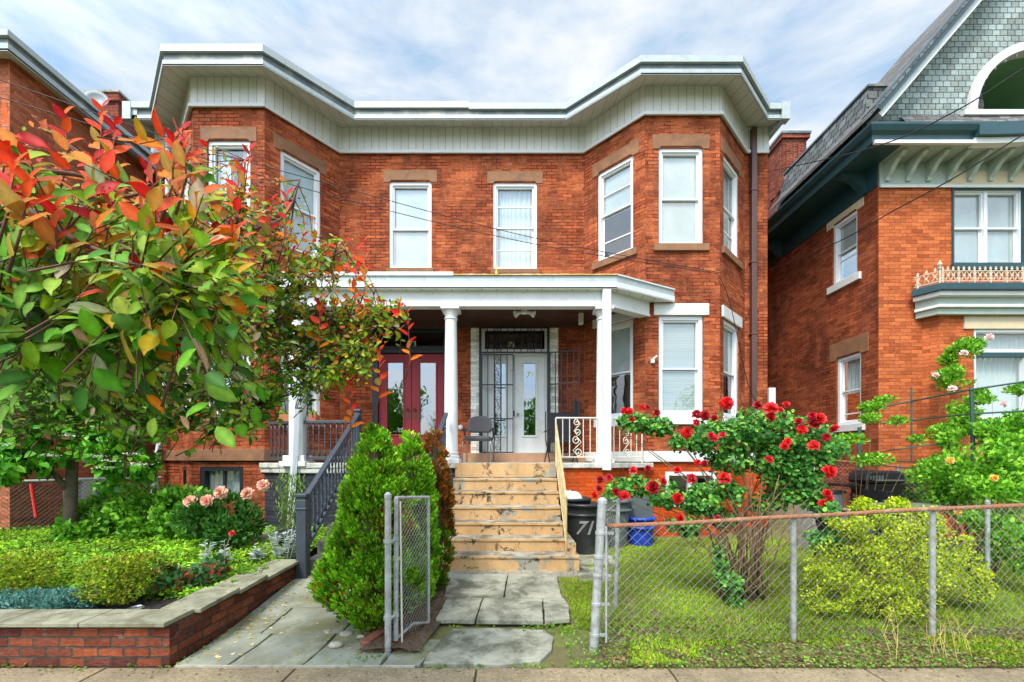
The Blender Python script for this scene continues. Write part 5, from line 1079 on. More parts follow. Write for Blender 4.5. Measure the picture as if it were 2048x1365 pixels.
# open gate on the left of the path
tg = thing('gate', 'chain-link gate standing open against the evergreen beside its post', 'gate', (-.99, 3.6, 0))
gA = Vector((X(792, 3.58), 3.58)); gB = Vector((X(857, 4.05), 4.05)); z0A, z1A, z0B, z1B = Z(1288, 3.58), Z(996, 3.58), Z(1256, 4.05), Z(995, 4.05)
fr2 = MB(); fr2.tube([(gA.x, gA.y, z0A+.03), (gA.x+.004, gA.y, z1A)], .019, 10); fr2.tube([(gB.x, gB.y, z0B), (gB.x, gB.y, z1B)], .015, 10)
fr2.tube([(gA.x, gA.y, z1A), (gB.x, gB.y, z1B)], .015, 10); fr2.tube([(gA.x, gA.y, z0A+.04), ((gA.x+gB.x)/2, (gA.y+gB.y)/2, z0A+.08), (gB.x, gB.y, z0B+.05)], .013, 8)
fr2.build('gate_frame', GALV, tg, smooth=False); m_ = MB(); chain(m_, gA+Vector((.03, .03)), gB, z0A+.05, z1A-.02, z0B+.05, z1B-.02, gap=.05, tips=False); m_.build('mesh', WIRE, tg)
MB().tube([(gA.x+.045, gA.y+.02, z0A), (gA.x+.03, gA.y+.02, z1A-.03)], .008, 6).build('tension_bar', CREAMP, tg)
pz = post('gate_post', X(776, 3.5), 3.5, -.05, Z(990, 3.5), .027, None); tag(pz, 'galvanised gate post standing left of the open chain-link gate', 'post')
for z in (.30, .93): h = MB(); h.lathe((X(776, 3.5), 3.5, z), [(.028, -.016), (.036, -.014), (.036, .014), (.028, .016)], 12); h.tube([(X(776, 3.5)+.03, 3.5, z), (gA.x, gA.y-.01, z)], .012, 6); h.lathe((gA.x, gA.y, z+.0), [(.02, -.02), (.026, -.018), (.026, .018), (.02, .02)], 10); h.build('hinge', GALV, tg)
# background fence on the right with rusty rail
tb2 = thing('chain_link_fence', 'old chain-link fence behind the grill, rusty rail sloping down', 'fence', (4.6, 7.4, 0))
q = [P(1632, 920, 7.5), P(1700, 924, 7.0), P(1800, 934, 6.5), P(1880, 941, 6.1), P(2060, 950, 5.6)]
MB().tube(q, .018, 8).build('top_rail', RUST, tb2); m_ = MB()
for a, b_ in zip(q[:-1], q[1:]): chain(m_, (a.x, a.y), (b_.x, b_.y), .2, a.z, .2, b_.z, gap=.07, tips=False)
m_.build('mesh', WIRE, tb2)
for c in (q[0], q[2], q[3]): post('post', c.x, c.y+.03, 0, c.z, .022, tb2)
post('post', P(1975, 1100, 4.9).x, 4.9, 0, 1.12, .022, tb2)
# left background fence
tl = thing('chain_link_fence', 'chain-link fence in front of the left brick house', 'fence', (-8, 7.2, 0))
A_, B_ = P(-80, 966, 6.6), P(322, 955, 8.2); m_ = MB(); chain(m_, (A_.x, A_.y), (B_.x, B_.y), .3, A_.z, .3, B_.z, gap=.07, r=.003, tips=False); m_.build('mesh', WIREG, tl)
MB().tube([A_, B_], .02, 8).build('top_rail', GALV, tl)
for u in (0.1, .5, .97): c = A_.lerp(B_, u); post('post', c.x, c.y+.03, .2, c.z, .024, tl)
q = MB().tube([P(62, 968, 6.9), P(72, 1035, 6.85)], .022, 8); tag(q.build('red_pole', M('red_paint', (.6, .015, .01), .4, .1), None), 'bright red pole leaning on the left background fence', 'pole')
# ------------------------------------------------------------------ garden retaining wall
tw = thing('garden_wall', 'low brick retaining wall with grey-green stone coping around the left garden', 'wall', (-2.8, 3.5, 0))
tw['label'] = 'low brick retaining wall with stone coping around the left garden'
WY = 3.30; wfA = Fr(-9, WY, -2.66, WY); wfB = Fr(-2.66, WY, -2.62, 5.15)
bw_ = MB(); bw_.box(-9, -2.66, WY, WY+.2, -.05, .315); bw_.hexa([(-2.86, WY+.2, -.05), (-2.66, WY+.2, -.05), (-2.62, 5.15, -.05), (-2.82, 5.15, -.05), (-2.86, WY+.2, .315), (-2.66, WY+.2, .315), (-2.62, 5.15, .345), (-2.82, 5.15, .345)]); bw_.build('wall', BR_W, tw)
k = 0
for x0, x1 in ((-7.0, -5.9), (-5.9, -4.85), (-4.85, -3.93), (-3.93, -3.31), (-3.31, -2.65)):
    MB().hexa([(x0+.004, WY-.06, .32), (x1-.004, WY-.06, .32), (x1-.004, WY+.24, .32), (x0+.004, WY+.24, .32), (x0+.004, WY-.06, .355), (x1-.004, WY-.06, .355), (x1-.004, WY+.24, .358), (x0+.004, WY+.24, .358)]).build('coping_stone', COPING, tw, bevel=.006)
ys = [3.545, 4.05, 4.5, 5.2]
for y0, y1 in zip(ys[:-1], ys[1:]):
    xo = lambda y: -2.60+.02*(y-3.5); MB().hexa([(xo(y0)-.34, y0+.004, .32), (xo(y0), y0+.004, .32), (xo(y1), y1-.004, .35), (xo(y1)-.34, y1-.004, .35), (xo(y0)-.34, y0+.004, .36), (xo(y0), y0+.004, .357), (xo(y1), y1-.004, .387), (xo(y1)-.34, y1-.004, .387)]).build('coping_stone', COPING, tw, bevel=.006)
# garden bed
mb = MB(); nx_, ny_ = 60, 50; vs = [(-9+6.2*i/nx_, 3.48+5.3*j/ny_, .27+.1*smooth((3.48+5.3*j/ny_-3.6)/3.5)+.03*noise.noise(Vector((i*.4, j*.4, 0)))) for j in range(ny_+1) for i in range(nx_+1)]
struct(mb.add(vs, [(j*(nx_+1)+i, j*(nx_+1)+i+1, (j+1)*(nx_+1)+i+1, (j+1)*(nx_+1)+i) for j in range(ny_) for i in range(nx_)]).build('garden_soil', MULCH, smooth=True))
def gz_(x, y): return .27+.1*smooth((y-3.6)/3.5)
n = 2600; xy = np.column_stack([rng.uniform(-5.4, -2.95, n), rng.uniform(3.5, 4.35, n)]); p = np.column_stack([xy, [gz_(a, b_)+.012 for a, b_ in xy]])
o = leaves('mulch', p, rdir(n)*np.array([1, 1, .25]), rdir(n)*.5+np.array([0, 0, 1]), rng.uniform(.02, .06, n), pick([(.012, .009, .008), (.03, .02, .016), (.02, .014, .012), (.06, .04, .025)], n), LF_M, None, T_BL, 1.3); tag(o, 'black wood-chip mulch behind the garden wall', 'mulch', kind='stuff')
c = P(272, 1214, 3.62); t_ = thing('garden_light', 'small round garden light lying on the black mulch', 'garden light', (c.x, c.y, gz_(c.x, c.y)))
MB().lathe((c.x, c.y, gz_(c.x, c.y)+.04), [(.05, -.04), (.062, .01), (.062, .03), (.05, .036), (.045, .03)], 24).build('ring', CHROME, t_); MB().lathe((c.x, c.y, gz_(c.x, c.y)+.06), [(.044, 0), (.04, .008), (.0, .01)], 20).build('lens', CREAMP, t_)
# ------------------------------------------------------------------ plants of the left garden
GREENS = [(.07, .24, .012), (.12, .34, .02), (.18, .44, .03), (.24, .52, .04)]
YG = [(.3, .55, .02), (.42, .62, .03), (.2, .46, .02), (.12, .32, .015)]
n = 46000; xy = np.column_stack([rng.uniform(-8.8, -2.75, n), 4.02+3.3*rng.random(n)**1.3]); keep = xy[:, 0] > -8.8
p = np.array([(a, b_, gz_(a, b_)+.04+.05*noise.noise(Vector((a*2.5, b_*2.5, 1)))+random.uniform(-.03, .05)) for a, b_ in xy])
cl = np.array([.75+.5*noise.noise(Vector((a*1.2, b_*1.2, 4))) for a, b_ in xy])[:, None]
o = leaves('ground_cover', p, rdir(n)*np.array([1, 1, .4])+np.array([0, -.2, .35]), rdir(n)*.55+np.array([0, -.2, 1]), rng.uniform(.024, .052, n), np.clip(pick(YG, n, .35)*cl*1.25, 0, 1), LF, None, T_OV); tag(o, 'bright yellow-green ground cover filling the left garden', 'ground cover', kind='stuff')
BOX = [(.34, .5, .02), (.18, .34, .015), (.48, .58, .03), (.4, .3, .04), (.07, .17, .01)]
def hedge(px0, px1, py0, py1, d, label):
    c = P((px0+px1)/2, (py0+py1)/2, d); hw = (px1-px0)/2/F*d; hh = (py1-py0)/2/F*d
    bl_ = [((c.x+s*hw*.42, d+t2*.12, c.z+random.uniform(-.01, .03)), (hw*.46, .2, hh)) for s in (-1, 0, 1) for t2 in (-1, 1)]
    return shrub('hedge', label, 'hedge', (c.x, d, gz_(0, d)), bl_, 5200, .026, BOX, tmpl=T_DI, shell=.75, nsc=9, thr=-.25, stems=12, width=1.5)
hedge(-60, 112, 1108, 1200, 4.05, 'clipped box hedge at the left edge, behind the blue juniper'); hedge(186, 312, 1114, 1200, 3.95, 'clipped box hedge right of the blue juniper')
c = P(80, 1200, 3.72); n = 2600; bl_ = [((c.x+u*.34, 3.72+random.uniform(-.05, .1), .33), (.16, .15, .10)) for u in (-1, -.6, -.2, .2, .55, .9)]
shrub('juniper', 'low blue-green juniper behind the garden wall coping', 'shrub', (c.x, 3.72, .27), bl_, 5200, .05, [(.09, .24, .19), (.14, .33, .27), (.05, .15, .12), (.2, .4, .34)], tmpl=T_SP, shell=.3, stems=10, nsc=9, width=.8)
# leafy shrub mass before the basement, and peony with blooms
def Bl(px, py, d, rx, ry, rz_): c = P(px, py, d); return ((c.x, c.y, c.z), (rx, ry, rz_))
shrub('shrub', 'large bright green shrub between the small tree and the peonies', 'shrub', (P(300, 1080, 6.6).x, 6.6, .35), [Bl(200, 1050, 6.9, .55, .4, .42), Bl(290, 1040, 6.7, .55, .4, .5), Bl(370, 1030, 6.5, .5, .4, .42), Bl(240, 1010, 7.2, .4, .35, .35), Bl(170, 1065, 6.4, .35, .3, .3)], 7500, .085, GREENS, shell=.6, thr=-.1, nsc=3.5, stems=14)
tp = shrub('peony', 'peony bush with five large pink blooms before the dark basement wall', 'peony', (P(450, 1075, 6.0).x, 6.0, .33), [Bl(440, 1025, 6.0, .38, .3, .28), Bl(400, 1040, 5.9, .3, .3, .25), Bl(485, 1045, 6.0, .28, .25, .25), Bl(450, 1065, 5.8, .4, .25, .2)], 3200, .09, [(.05, .17, .02), (.08, .24, .03), (.03, .1, .012)], tmpl=T_DI, shell=.4, thr=-.1, stems=10, width=.75)
def bloom(px, py, d, r, cols, root, petals=26, name='bloom', stalk=None, cup=.75):
    c = P(px, py, d); n = petals; i = np.arange(n); u = (i+.5)/n; az = i*2.4; el = 1.45-1.55*u            # centre to rim
    A = Vector((random.uniform(-.5, .5), -1, random.uniform(.1, .9))).normalized(); U = A.orthogonal().normalized(); V_ = A.cross(U); el = 1.3-1.75*u
    out_ = (np.cos(az)*np.cos(el))[:, None]*np.array(U)+(np.sin(az)*np.cos(el))[:, None]*np.array(V_)+np.sin(el)[:, None]*np.array(A)
    nr = -out_*.2+np.array(A)*1.0-((np.cos(az))[:, None]*np.array(U)+(np.sin(az))[:, None]*np.array(V_))*cup*.9
    pos = np.array(c)+out_*r*.1-np.array(A)*r*.25; o = leaves(name, pos, out_+rng.normal(0, .08, (n, 3)), nr+rng.normal(0, .18, (n, 3)), r*(.7+.4*u), pick(cols, n, .18), PETAL, root, T_RO, 1.15)
    return o
PEO = [(.86, .42, .3), (.9, .52, .38), (.8, .36, .26), (.9, .6, .42)]
for px, py, rr in ((379, 1003, .085), (411, 1001, .085), (438, 985, .09), (492, 985, .085), (525, 970, .08)):
    bloom(px, py, 5.75, rr, PEO, tp, 34); 
stm = MB()
for px, py in ((379, 1003), (411, 1001), (438, 985), (492, 985), (525, 970)): stm.tube([P(px, py+6, 5.75), P((px+450)/2, 1050, 5.9)], .006, 5)
stm.build('flower_stalk', M('green_stem', (.1, .2, .04), .6), tp)
# small tree with white flower heads
def tree_limbs(mb, base, segs):
    for pts, r0, r1 in segs: mb.tube([Vector(p) for p in pts], r0, 8, r1)
td = thing('flowering_tree', 'small bright green tree with flat white flower heads in the left garden', 'tree', (P(140, 1080, 6.5).x, 6.5, .35))
tk = MB(); tree_limbs(tk, None, [([P(140, 1085, 6.5), P(141, 1020, 6.5), P(143, 960, 6.5), P(147, 900, 6.5), P(152, 850, 6.5)], .095, .06), ([P(142, 985, 6.5), P(118, 960, 6.4), P(95, 932, 6.3), P(60, 905, 6.2)], .055, .02), ([P(150, 900, 6.5), P(128, 880, 6.4), P(115, 860, 6.3)], .04, .02), ([P(150, 890, 6.5), P(180, 860, 6.4), P(230, 845, 6.3)], .035, .012), ([P(146, 925, 6.5), P(190, 905, 6.4), P(240, 890, 6.3)], .02, .008)])
tk.build('trunk', BARK, td, smooth=True)
bl_ = [Bl(60, 900, 6.2, .5, .4, .3), Bl(20, 930, 6.0, .45, .4, .25), Bl(110, 850, 6.3, .5, .4, .3), Bl(210, 880, 6.3, .5, .4, .3), Bl(250, 920, 6.2, .38, .35, .25), Bl(160, 800, 6.5, .7, .5, .5), Bl(270, 850, 6.2, .4, .35, .35), Bl(40, 810, 6.5, .6, .5, .5), Bl(225, 960, 6.3, .2, .2, .16), Bl(290, 940, 6.3, .15, .2, .15)]
p, nn = blob_pts(bl_, 4200, .35, 3, -.05); n = len(p)
leaves('crown', p, nn*.4+rdir(n)*.6+np.array([0, 0, -.25]), nn*.5+rdir(n)*.6+np.array([0, 0, .8]), rng.uniform(.09, .16, n), pick([(.07, .3, .015), (.13, .42, .02), (.04, .18, .01), (.22, .52, .03)], n), LF, td, T_OV)
for px, py in ((100, 911), (8, 941), (195, 912), (215, 921), (265, 908), (268, 928), (12, 890), (207, 935), (130, 870), (285, 930)):
    c = P(px, py, 5.85); n = 60; q = np.array(c)+rng.normal(0, 1, (n, 3))*np.array([.06, .05, .012]); leaves('flower_head', q, rdir(n)*np.array([1, 1, .2]), rdir(n)*.2+np.array([0, -.3, 1]), rng.uniform(.012, .024, n), pick([(.8, .78, .6), (.7, .7, .5)], n, .1), PETAL, td, T_RO)
# silver plants
SIL = [(.5, .56, .5), (.4, .47, .41), (.6, .64, .58)]
def silver(px, py, d, h, n, label, spread=.1):
    c = P(px, py, d); t = thing('silver_plant', label, 'plant', tuple(c)); mb = MB(); ps = []; ax = []
    for k in range(max(1, n//14)):
        bx, by = random.uniform(-spread, spread), random.uniform(-spread, spread)*.7; hh = h*random.uniform(.6, 1.05); lean = (random.uniform(-.15, .15), random.uniform(-.1, .1))
        top = (c.x+bx+lean[0]*hh, c.y+by+lean[1]*hh, c.z+hh); mb.tube([(c.x+bx*.4, c.y+by*.4, c.z-.03), top], .005, 5, .003)
        for j in range(14): u = random.uniform(.05, 1); ps.append((c.x+bx*(.4+.6*u)+lean[0]*hh*u, c.y+by*u+lean[1]*hh*u, c.z+hh*u)); a = random.uniform(0, 6.28); ax.append((math.cos(a), math.sin(a), random.uniform(.2, .9)))
    n2 = len(ps); ps = np.array(ps); hh = (ps[:, 2]-c.z)/h
    leaves('foliage', ps, ax, rdir(n2)*.3+np.array([0, 0, 1]), (1.15-.8*np.clip(hh, 0, 1))*rng.uniform(.08, .12, n2), pick(SIL, n2, .12), LF_M, t, T_OV, .8); mb.build('stem', M('silver_stem', (.45, .5, .42), .8), t)
silver(415, 1128, 4.95, .34, 28, 'thin silver-leaved plant left of the small red rose', .04); silver(447, 1128, 5.0, .30, 28, 'thin silver-leaved plant just left of the small red rose', .04); silver(510, 1125, 5.2, .24, 42, 'low silver plant between the red rose and the big silver clump', .12)
silver(570, 1120, 5.3, .42, 220, 'big silver-leaved clump beside the grey newel post', .18)
# rose and dark rose foliage
tr_ = shrub('rose_bush', 'low dark green rose foliage behind the side coping with one small red rose', 'rose bush', (P(370, 1190, 4.25).x, 4.25, .3), [Bl(350, 1172, 4.15, .2, .16, .12), Bl(400, 1160, 4.3, .2, .16, .14), Bl(330, 1150, 4.2, .12, .12, .1), Bl(425, 1140, 4.5, .12, .12, .12)], 900, .06, [(.035, .13, .03), (.06, .2, .05), (.12, .3, .1), (.3, .07, .03)], tmpl=T_RO, shell=.3, stems=12)
bloom(463, 1066, 4.9, .035, [(.6, .01, .015), (.8, .02, .02)], tr_, 18)
MB().tube([P(463, 1068, 4.9), P(430, 1150, 4.5)], .004, 5).build('flower_stalk', CANE, tr_)
# yellow-green perennial and pot plant by the railing
c = P(580, 1010, 6.3); n = 500; t_ = thing('potted_plant', 'tall wispy yellow-green plant before the dark basement wall', 'plant', (c.x, c.y, .45)); p = np.array([c.x, c.y, .5])+rng.normal(0, 1, (n, 3))*np.array([.1, .08, 0])+np.column_stack([np.zeros(n), np.zeros(n), rng.random(n)*.85]); leaves('foliage', p, rdir(n)*.5+np.array([0, 0, 1.]), rdir(n), rng.uniform(.05, .11, n), pick([(.14, .28, .05), (.25, .4, .08)], n), LF, t_, T_DI, .4)
twm = MB(); twigs(twm, (c.x, c.y, .4), (c.x, c.y, 1.5), 8, (.18, .1, .2), .005); twm.build('stem', CANE, t_)
c = P(322, 985, 7.9); n = 60; t_ = thing('strap_leaf_plant', 'small strap-leaved plant at the foot of the left downspout', 'plant', (c.x, c.y, .5)); p = np.array([c.x, c.y, c.z-.1])+rng.normal(0, .04, (n, 3)); leaves('foliage', p, rdir(n)*.6+np.array([0, 0, 1.]), rdir(n), rng.uniform(.2, .4, n), pick([(.1, .22, .03)], n), LF, t_, T_BL, .6); MB().tube([(c.x, c.y, .4), (c.x, c.y, c.z)], .02, 6).build('stem', CANE, t_)
# ------------------------------------------------------------------ evergreens by the steps
def thuja(label, bx, by, bz, top, prof_, n, cols, brown=None, seed=1, ry=.9):
    random.seed(seed); t = thing('arborvitae', label, 'evergreen', (bx, by, bz)); ps = []; ns = []; col = []; sz = []
    clumps = []; H = top-bz
    def rad(z): 
        u = (z-bz)/H
        for (u0, r0), (u1, r1) in zip(prof_[:-1], prof_[1:]):
            if u <= u1: return r0+(r1-r0)*(u-u0)/(u1-u0)
        return prof_[-1][1]
    k = 0
    while k < n//38:
        u = random.random(); z = bz+H*(.02+.96*u)
        if random.random() > (rad(z)+.05)/max(r for _, r in prof_): continue
        a = random.uniform(0, 2*math.pi); r = rad(z)*(random.uniform(.78, 1.0)+.16*math.sin(a*5+z*4)*math.sin(z*9+a)); clumps.append((bx+math.cos(a)*r, by+math.sin(a)*r*ry, z, a)); k += 1
    for cx, cy, cz, a in clumps:
        cr_ = random.uniform(.05, .085); cb_ = random.uniform(.4, 1.3); tw_ = random.uniform(-.5, .5); isb = brown(cx, cy, cz) if brown else 0
        for _ in range(38):
            d = Vector((random.gauss(0, 1), random.gauss(0, 1), random.gauss(0, 1))).normalized(); o_ = Vector((math.cos(a), math.sin(a)*1, .35))
            if d.dot(o_) < -.2: d = -d
            q = Vector((cx, cy, cz))+d*cr_*random.uniform(.3, 1); ps.append(q); ns.append((d*.5+o_*.55+Vector((0, 0, .75)))); br_ = cb_*random.uniform(.75, 1.25)
            c = random.choice(cols) if random.random() > isb else random.choice([(.35, .11, .015), (.5, .17, .02), (.22, .07, .015)]); col.append(tuple(min(1, v_*br_) for v_ in c)); sz.append(random.uniform(.035, .065))
    m_ = len(ps); sidev = rdir(m_)*.9+np.array([0, -.2, .0])
    leaves('foliage', np.array([tuple(q) for q in ps]), np.array([tuple(q) for q in ns]), sidev, sz, col, LF_M, t, T_SP, 1.15)
    core = MB(); core.lathe((bx, by, bz), [(max(.01, rad(bz+H*u)*.5), H*u) for u in np.linspace(.08, .93, 12)], 14, sy=ry); core.build('dark_core', M('core_shade', (.05, .045, .015), .95, .5, 20), t)  # solid dark core blocks see-through, coloured as the shade between clumps
    MB().tube([(bx, by, bz-.05), (bx, by, top-.3)], .04, 8, .01).build('trunk', BARK, t); return t
TG = [(.15, .42, .012), (.26, .6, .02), (.09, .28, .01), (.4, .72, .04)]
bx = X(750, 4.05)
thuja('tall bright green arborvitae behind the open gate, the largest of three', bx, 4.05, .0, 1.93, [(0, .12), (.08, .26), (.18, .47), (.3, .44), (.46, .36), (.64, .26), (.8, .16), (.92, .07), (1, .01)], 34000, TG, lambda x, y, z: .5 if (.9 < z < 1.25 and x > bx+.1 and y < 4.0) else (.12 if z < .5 else .02), 3)
thuja('narrower green arborvitae close behind the largest one', X(822, 4.6), 4.6, .02, 1.88, [(0, .12), (.15, .24), (.5, .25), (.75, .17), (1, .01)], 14000, TG, None, 5)
thuja('rusty orange dying arborvitae beside the tan steps', X(868, 5.1), 5.1, .05, 1.96, [(0, .1), (.2, .19), (.55, .17), (.8, .11), (1, .01)], 7500, [(.12, .3, .012), (.08, .22, .01)], lambda x, y, z: .9 if .75 < z < 1.9 else (.25 if z <= .75 else .05), 9)
# bed with red stone edging and litter under the evergreens
o = MB(); o.hexa([(-1.30, 3.62, 0), (-1.22, 3.6, 0), (-1.02, 4.2, 0), (-1.12, 4.25, 0), (-1.30, 3.62, .055), (-1.22, 3.6, .05), (-1.02, 4.2, .07), (-1.12, 4.25, .075)]); tag(o.build('edging_stone', M('red_sandstone', (.3, .1, .07), .85, .25, 6, (.14, .06, .04), .5), None, bevel=.01), 'red stone edging left of the evergreen bed', 'edging')
mb = MB(); vs = []
for j in range(9):
    for i in range(7): vs.append((-1.26+.5*i/6+.03*j, 3.48+.25*j, .02+.03*math.sin(i/6*math.pi)+.02*random.random()))
struct(mb.add(vs, [(j*7+i, j*7+i+1, (j+1)*7+i+1, (j+1)*7+i) for j in range(8) for i in range(6)]).build('soil', DIRT, smooth=True))
for k, (px, py, s) in enumerate(((693, 1268, .05), (715, 1255, .04), (672, 1290, .05), (722, 1272, .03), (655, 1262, .035))):
    c = G(px, py, .03); q = MB(); q.lathe((c.x, c.y, .01), [(s*.6, 0), (s, s*.3), (s*.8, s*.7), (s*.2, s*.85)], 9, sx=1.3); tag(q.build('pebble', CONC, None, smooth=True), ['largest rounded pebble in front of the evergreen bed, left of the gate post', 'pale pebble nearest the trunk of the big evergreen', 'front pebble beside the red stone edging', 'smallest pebble in the evergreen bed', 'pebble resting on the left of the red edging'][k], 'stone', 'pebbles in the evergreen bed')
# ------------------------------------------------------------------ red rose bush
tr = thing('rose_bush', 'tall rose bush covered in dark red roses behind the chain-link fence', 'rose bush', (X(1485, 4.75), 4.75, gh(2.5, 4.7)))
b0 = Vector((X(1485, 4.75), 4.75, .02)); cn = MB(); random.seed(21)
tips = [(1250, 850, 5.0), (1330, 850, 4.9), (1400, 880, 4.7), (1440, 840, 4.7), (1500, 850, 4.7), (1560, 840, 4.8), (1620, 860, 4.8), (1660, 880, 4.8), (1240, 980, 4.8), (1330, 980, 4.7), (1420, 990, 4.6), (1480, 1000, 4.6), (1540, 960, 4.7), (1600, 960, 4.7), (1650, 960, 4.6), (1660, 1020, 4.5), (1450, 930, 4.9), (1520, 920, 4.9), (1580, 900, 4.9), (1380, 900, 4.9), (1500, 960, 4.6), (1470, 960, 4.6), (1290, 960, 4.9), (1450, 960, 4.8), (1590, 1020, 4.8), (1540, 1030, 4.6), (1400, 1040, 4.7), (1350, 1000, 4.7)]
for px, py, d in tips+tips[:12]:
    e = P(px+random.uniform(-25, 25), py+random.uniform(-15, 15), d+random.uniform(-.15, .15)); s_ = b0+Vector((random.uniform(-.24, .24), random.uniform(-.12, .12), 0)); m1 = s_.lerp(e, .35); m1.z += .22*(e.z-s_.z); m1.x = s_.x+(e.x-s_.x)*.26+random.uniform(-.05, .05)
    m2 = s_.lerp(e, .7); m2.z += .1; m2.x = s_.x+(e.x-s_.x)*.55+random.uniform(-.04, .04); cn.tube([s_, m1, m2, e], random.uniform(.008, .014), 6, .004)
for _ in range(90):                                              # dry, tangled side shoots
    s_ = b0+Vector((random.gauss(0, .3), random.gauss(0, .15), random.uniform(.1, .9))); e = s_+Vector((random.gauss(0, .22), random.gauss(0, .12), random.uniform(.05, .5))); cn.tube([s_, (s_+e)/2+Vector((random.gauss(0, .04), 0, .03)), e], .004, 4, .0015)
cn.build('cane', CANE, tr, smooth=True)
RB = [Bl(1270, 845, 5.0, .18, .2, .10), Bl(1320, 855, 5.0, .2, .2, .09), Bl(1365, 885, 4.9, .13, .15, .1), Bl(1420, 880, 4.8, .24, .25, .17), Bl(1480, 860, 4.75, .3, .28, .2), Bl(1550, 865, 4.8, .32, .3, .22), Bl(1620, 885, 4.8, .28, .28, .2), Bl(1655, 900, 4.8, .15, .2, .14),
      Bl(1600, 930, 4.75, .26, .26, .22), Bl(1540, 930, 4.8, .22, .25, .2), Bl(1460, 920, 4.8, .22, .25, .18), Bl(1260, 975, 4.8, .22, .2, .11), Bl(1330, 990, 4.8, .26, .22, .13), Bl(1400, 1000, 4.75, .24, .22, .16), Bl(1450, 985, 4.7, .18, .2, .15),
      Bl(1620, 990, 4.7, .16, .18, .14), Bl(1655, 1025, 4.4, .1, .1, .1), Bl(1560, 990, 4.8, .15, .18, .14), Bl(1660, 1085, 4.5, .14, .14, .1), Bl(1470, 1210, 4.6, .1, .12, .1), Bl(1455, 1160, 4.65, .1, .1, .1), Bl(1225, 990, 4.75, .1, .1, .08), Bl(1440, 1110, 4.7, .06, .1, .1), Bl(1370, 1050, 4.7, .2, .15, .07), Bl(1690, 1090, 4.45, .16, .12, .12), Bl(1640, 1075, 4.5, .14, .12, .12), Bl(1520, 1010, 4.8, .12, .15, .12), Bl(1450, 1040, 4.75, .12, .14, .1)]; RB = fringe([(c_, (r_[0]*1.12, r_[1]*1.1, r_[2]*1.15)) for c_, r_ in RB], 26, .05, .1)
p, nn = blob_pts(RB, 14000, .25, 5, -.12); n = len(p)
leaves('foliage', p, nn*.35+rdir(n)*.8+np.array([0, -.15, .05]), nn*.4+rdir(n)*.55+np.array([0, -.55, .7]), rng.uniform(.034, .06, n), pick([(.05, .22, .03), (.09, .33, .05), (.15, .44, .08), (.28, .55, .07), (.035, .13, .02)], n), LF, tr, T_RO, 1.0)
ROS = [(782,58),(987,80),(1060,65),(925,66),(990,125),(1030,90),(1115,145),(1180,118),(1212,130),(1190,155),(1135,183),(1243,222),(1275,182),(1290,175),(1187,256),(1065,240),(1050,260),(980,322),(1268,377),(1250,480),(1262,505),(1230,530),(637,112),(678,118),(640,152),(598,200),(722,128),(705,208),(722,222),(760,207),(325,97),(305,97),(337,136),(385,80),(412,80),(450,105),(342,372),(410,365),(437,452),(485,425),(547,372),(620,413),(555,505),(645,340),(677,342),(770,407),(298,490),(183,457),(188,415),(162,487),(265,475),(228,405),(735,600),(567,600)]
BIG = {0: 1.3, 1: 1.15, 4: .9, 8: 1.2, 9: 1.2, 14: 1.1, 18: 1.3, 25: 1.25, 22: 1, 23: 1.05, 38: 1.15, 42: 1.15, 45: 1.1, 41: 1, 46: 1.05, 17: 1, 10: 1.0}
for i, (a, b_) in enumerate(ROS):
    px, py = 1120+a/2.333, 780+b_/2.333; s = BIG.get(i, .72)*random.uniform(.78, 1.1)
    bloom(px, py, 4.42 if b_ > 60 else 4.5, .062*s, random.choice([[(.7, .008, .01), (.55, .005, .008), (.85, .02, .02)], [(.6, .006, .02), (.45, .005, .02), (.75, .02, .04)], [(.75, .03, .02), (.6, .01, .01)], [(.3, .004, .006), (.45, .01, .01)]]), tr, random.choice([16, 24, 34]), 'rose', cup=random.uniform(.6, 1.2))
# yellow-green variegated shrub
shrub('shrub', 'dense yellow-green variegated shrub behind the fence right of the rose bush', 'shrub', (X(1760, 4.3), 4.3, .05), fringe([Bl(1700, 1140, 4.3, .42, .35, .38), Bl(1800, 1150, 4.3, .42, .35, .38), Bl(1740, 1070, 4.4, .38, .3, .3), Bl(1820, 1060, 4.4, .3, .3, .25), Bl(1880, 1130, 4.4, .36, .3, .27), Bl(1920, 1170, 4.5, .25, .25, .18), Bl(1740, 1030, 4.45, .14, .2, .14), Bl(1660, 1190, 4.3, .25, .25, .2), Bl(1780, 1200, 4.2, .3, .25, .2), Bl(1870, 1060, 4.45, .15, .15, .1), Bl(1695, 1045, 4.3, .1, .1, .06), Bl(1790, 1020, 4.4, .06, .08, .08), Bl(1930, 1085, 4.4, .12, .1, .06), Bl(1955, 1150, 4.4, .1, .1, .06), Bl(1640, 1150, 4.2, .08, .1, .06), Bl(1850, 1035, 4.4, .05, .06, .07), Bl(1725, 1010, 4.4, .05, .06, .06)], 46, .06, .13),
      30000, .024, [(.5, .66, .012), (.7, .78, .02), (.32, .5, .012), (.12, .24, .01), (.8, .82, .08)], tmpl=T_DI, shell=.35, nsc=7.5, thr=.04, stems=70, width=1.5, up=.5)
# straw-coloured dead stems at its foot
mb = MB()
for i in range(26):
    px = random.choice([random.uniform(1780, 1800), random.uniform(1850, 1900), random.uniform(1880, 1950)]); c = G(px, random.uniform(1285, 1330), .0); h = random.uniform(.15, .42); mb.tube([c, c+Vector((random.uniform(-.05, .05), .03, h*.5)), c+Vector((random.uniform(-.16, .16), .08, h))], .0025, 4, .001)
tag(mb.build('dead_stalks', M('straw', (.5, .36, .12), .8, .2), None), 'tangle of straw-coloured dead stalks at the foot of the yellow-green shrub', 'dead plant')
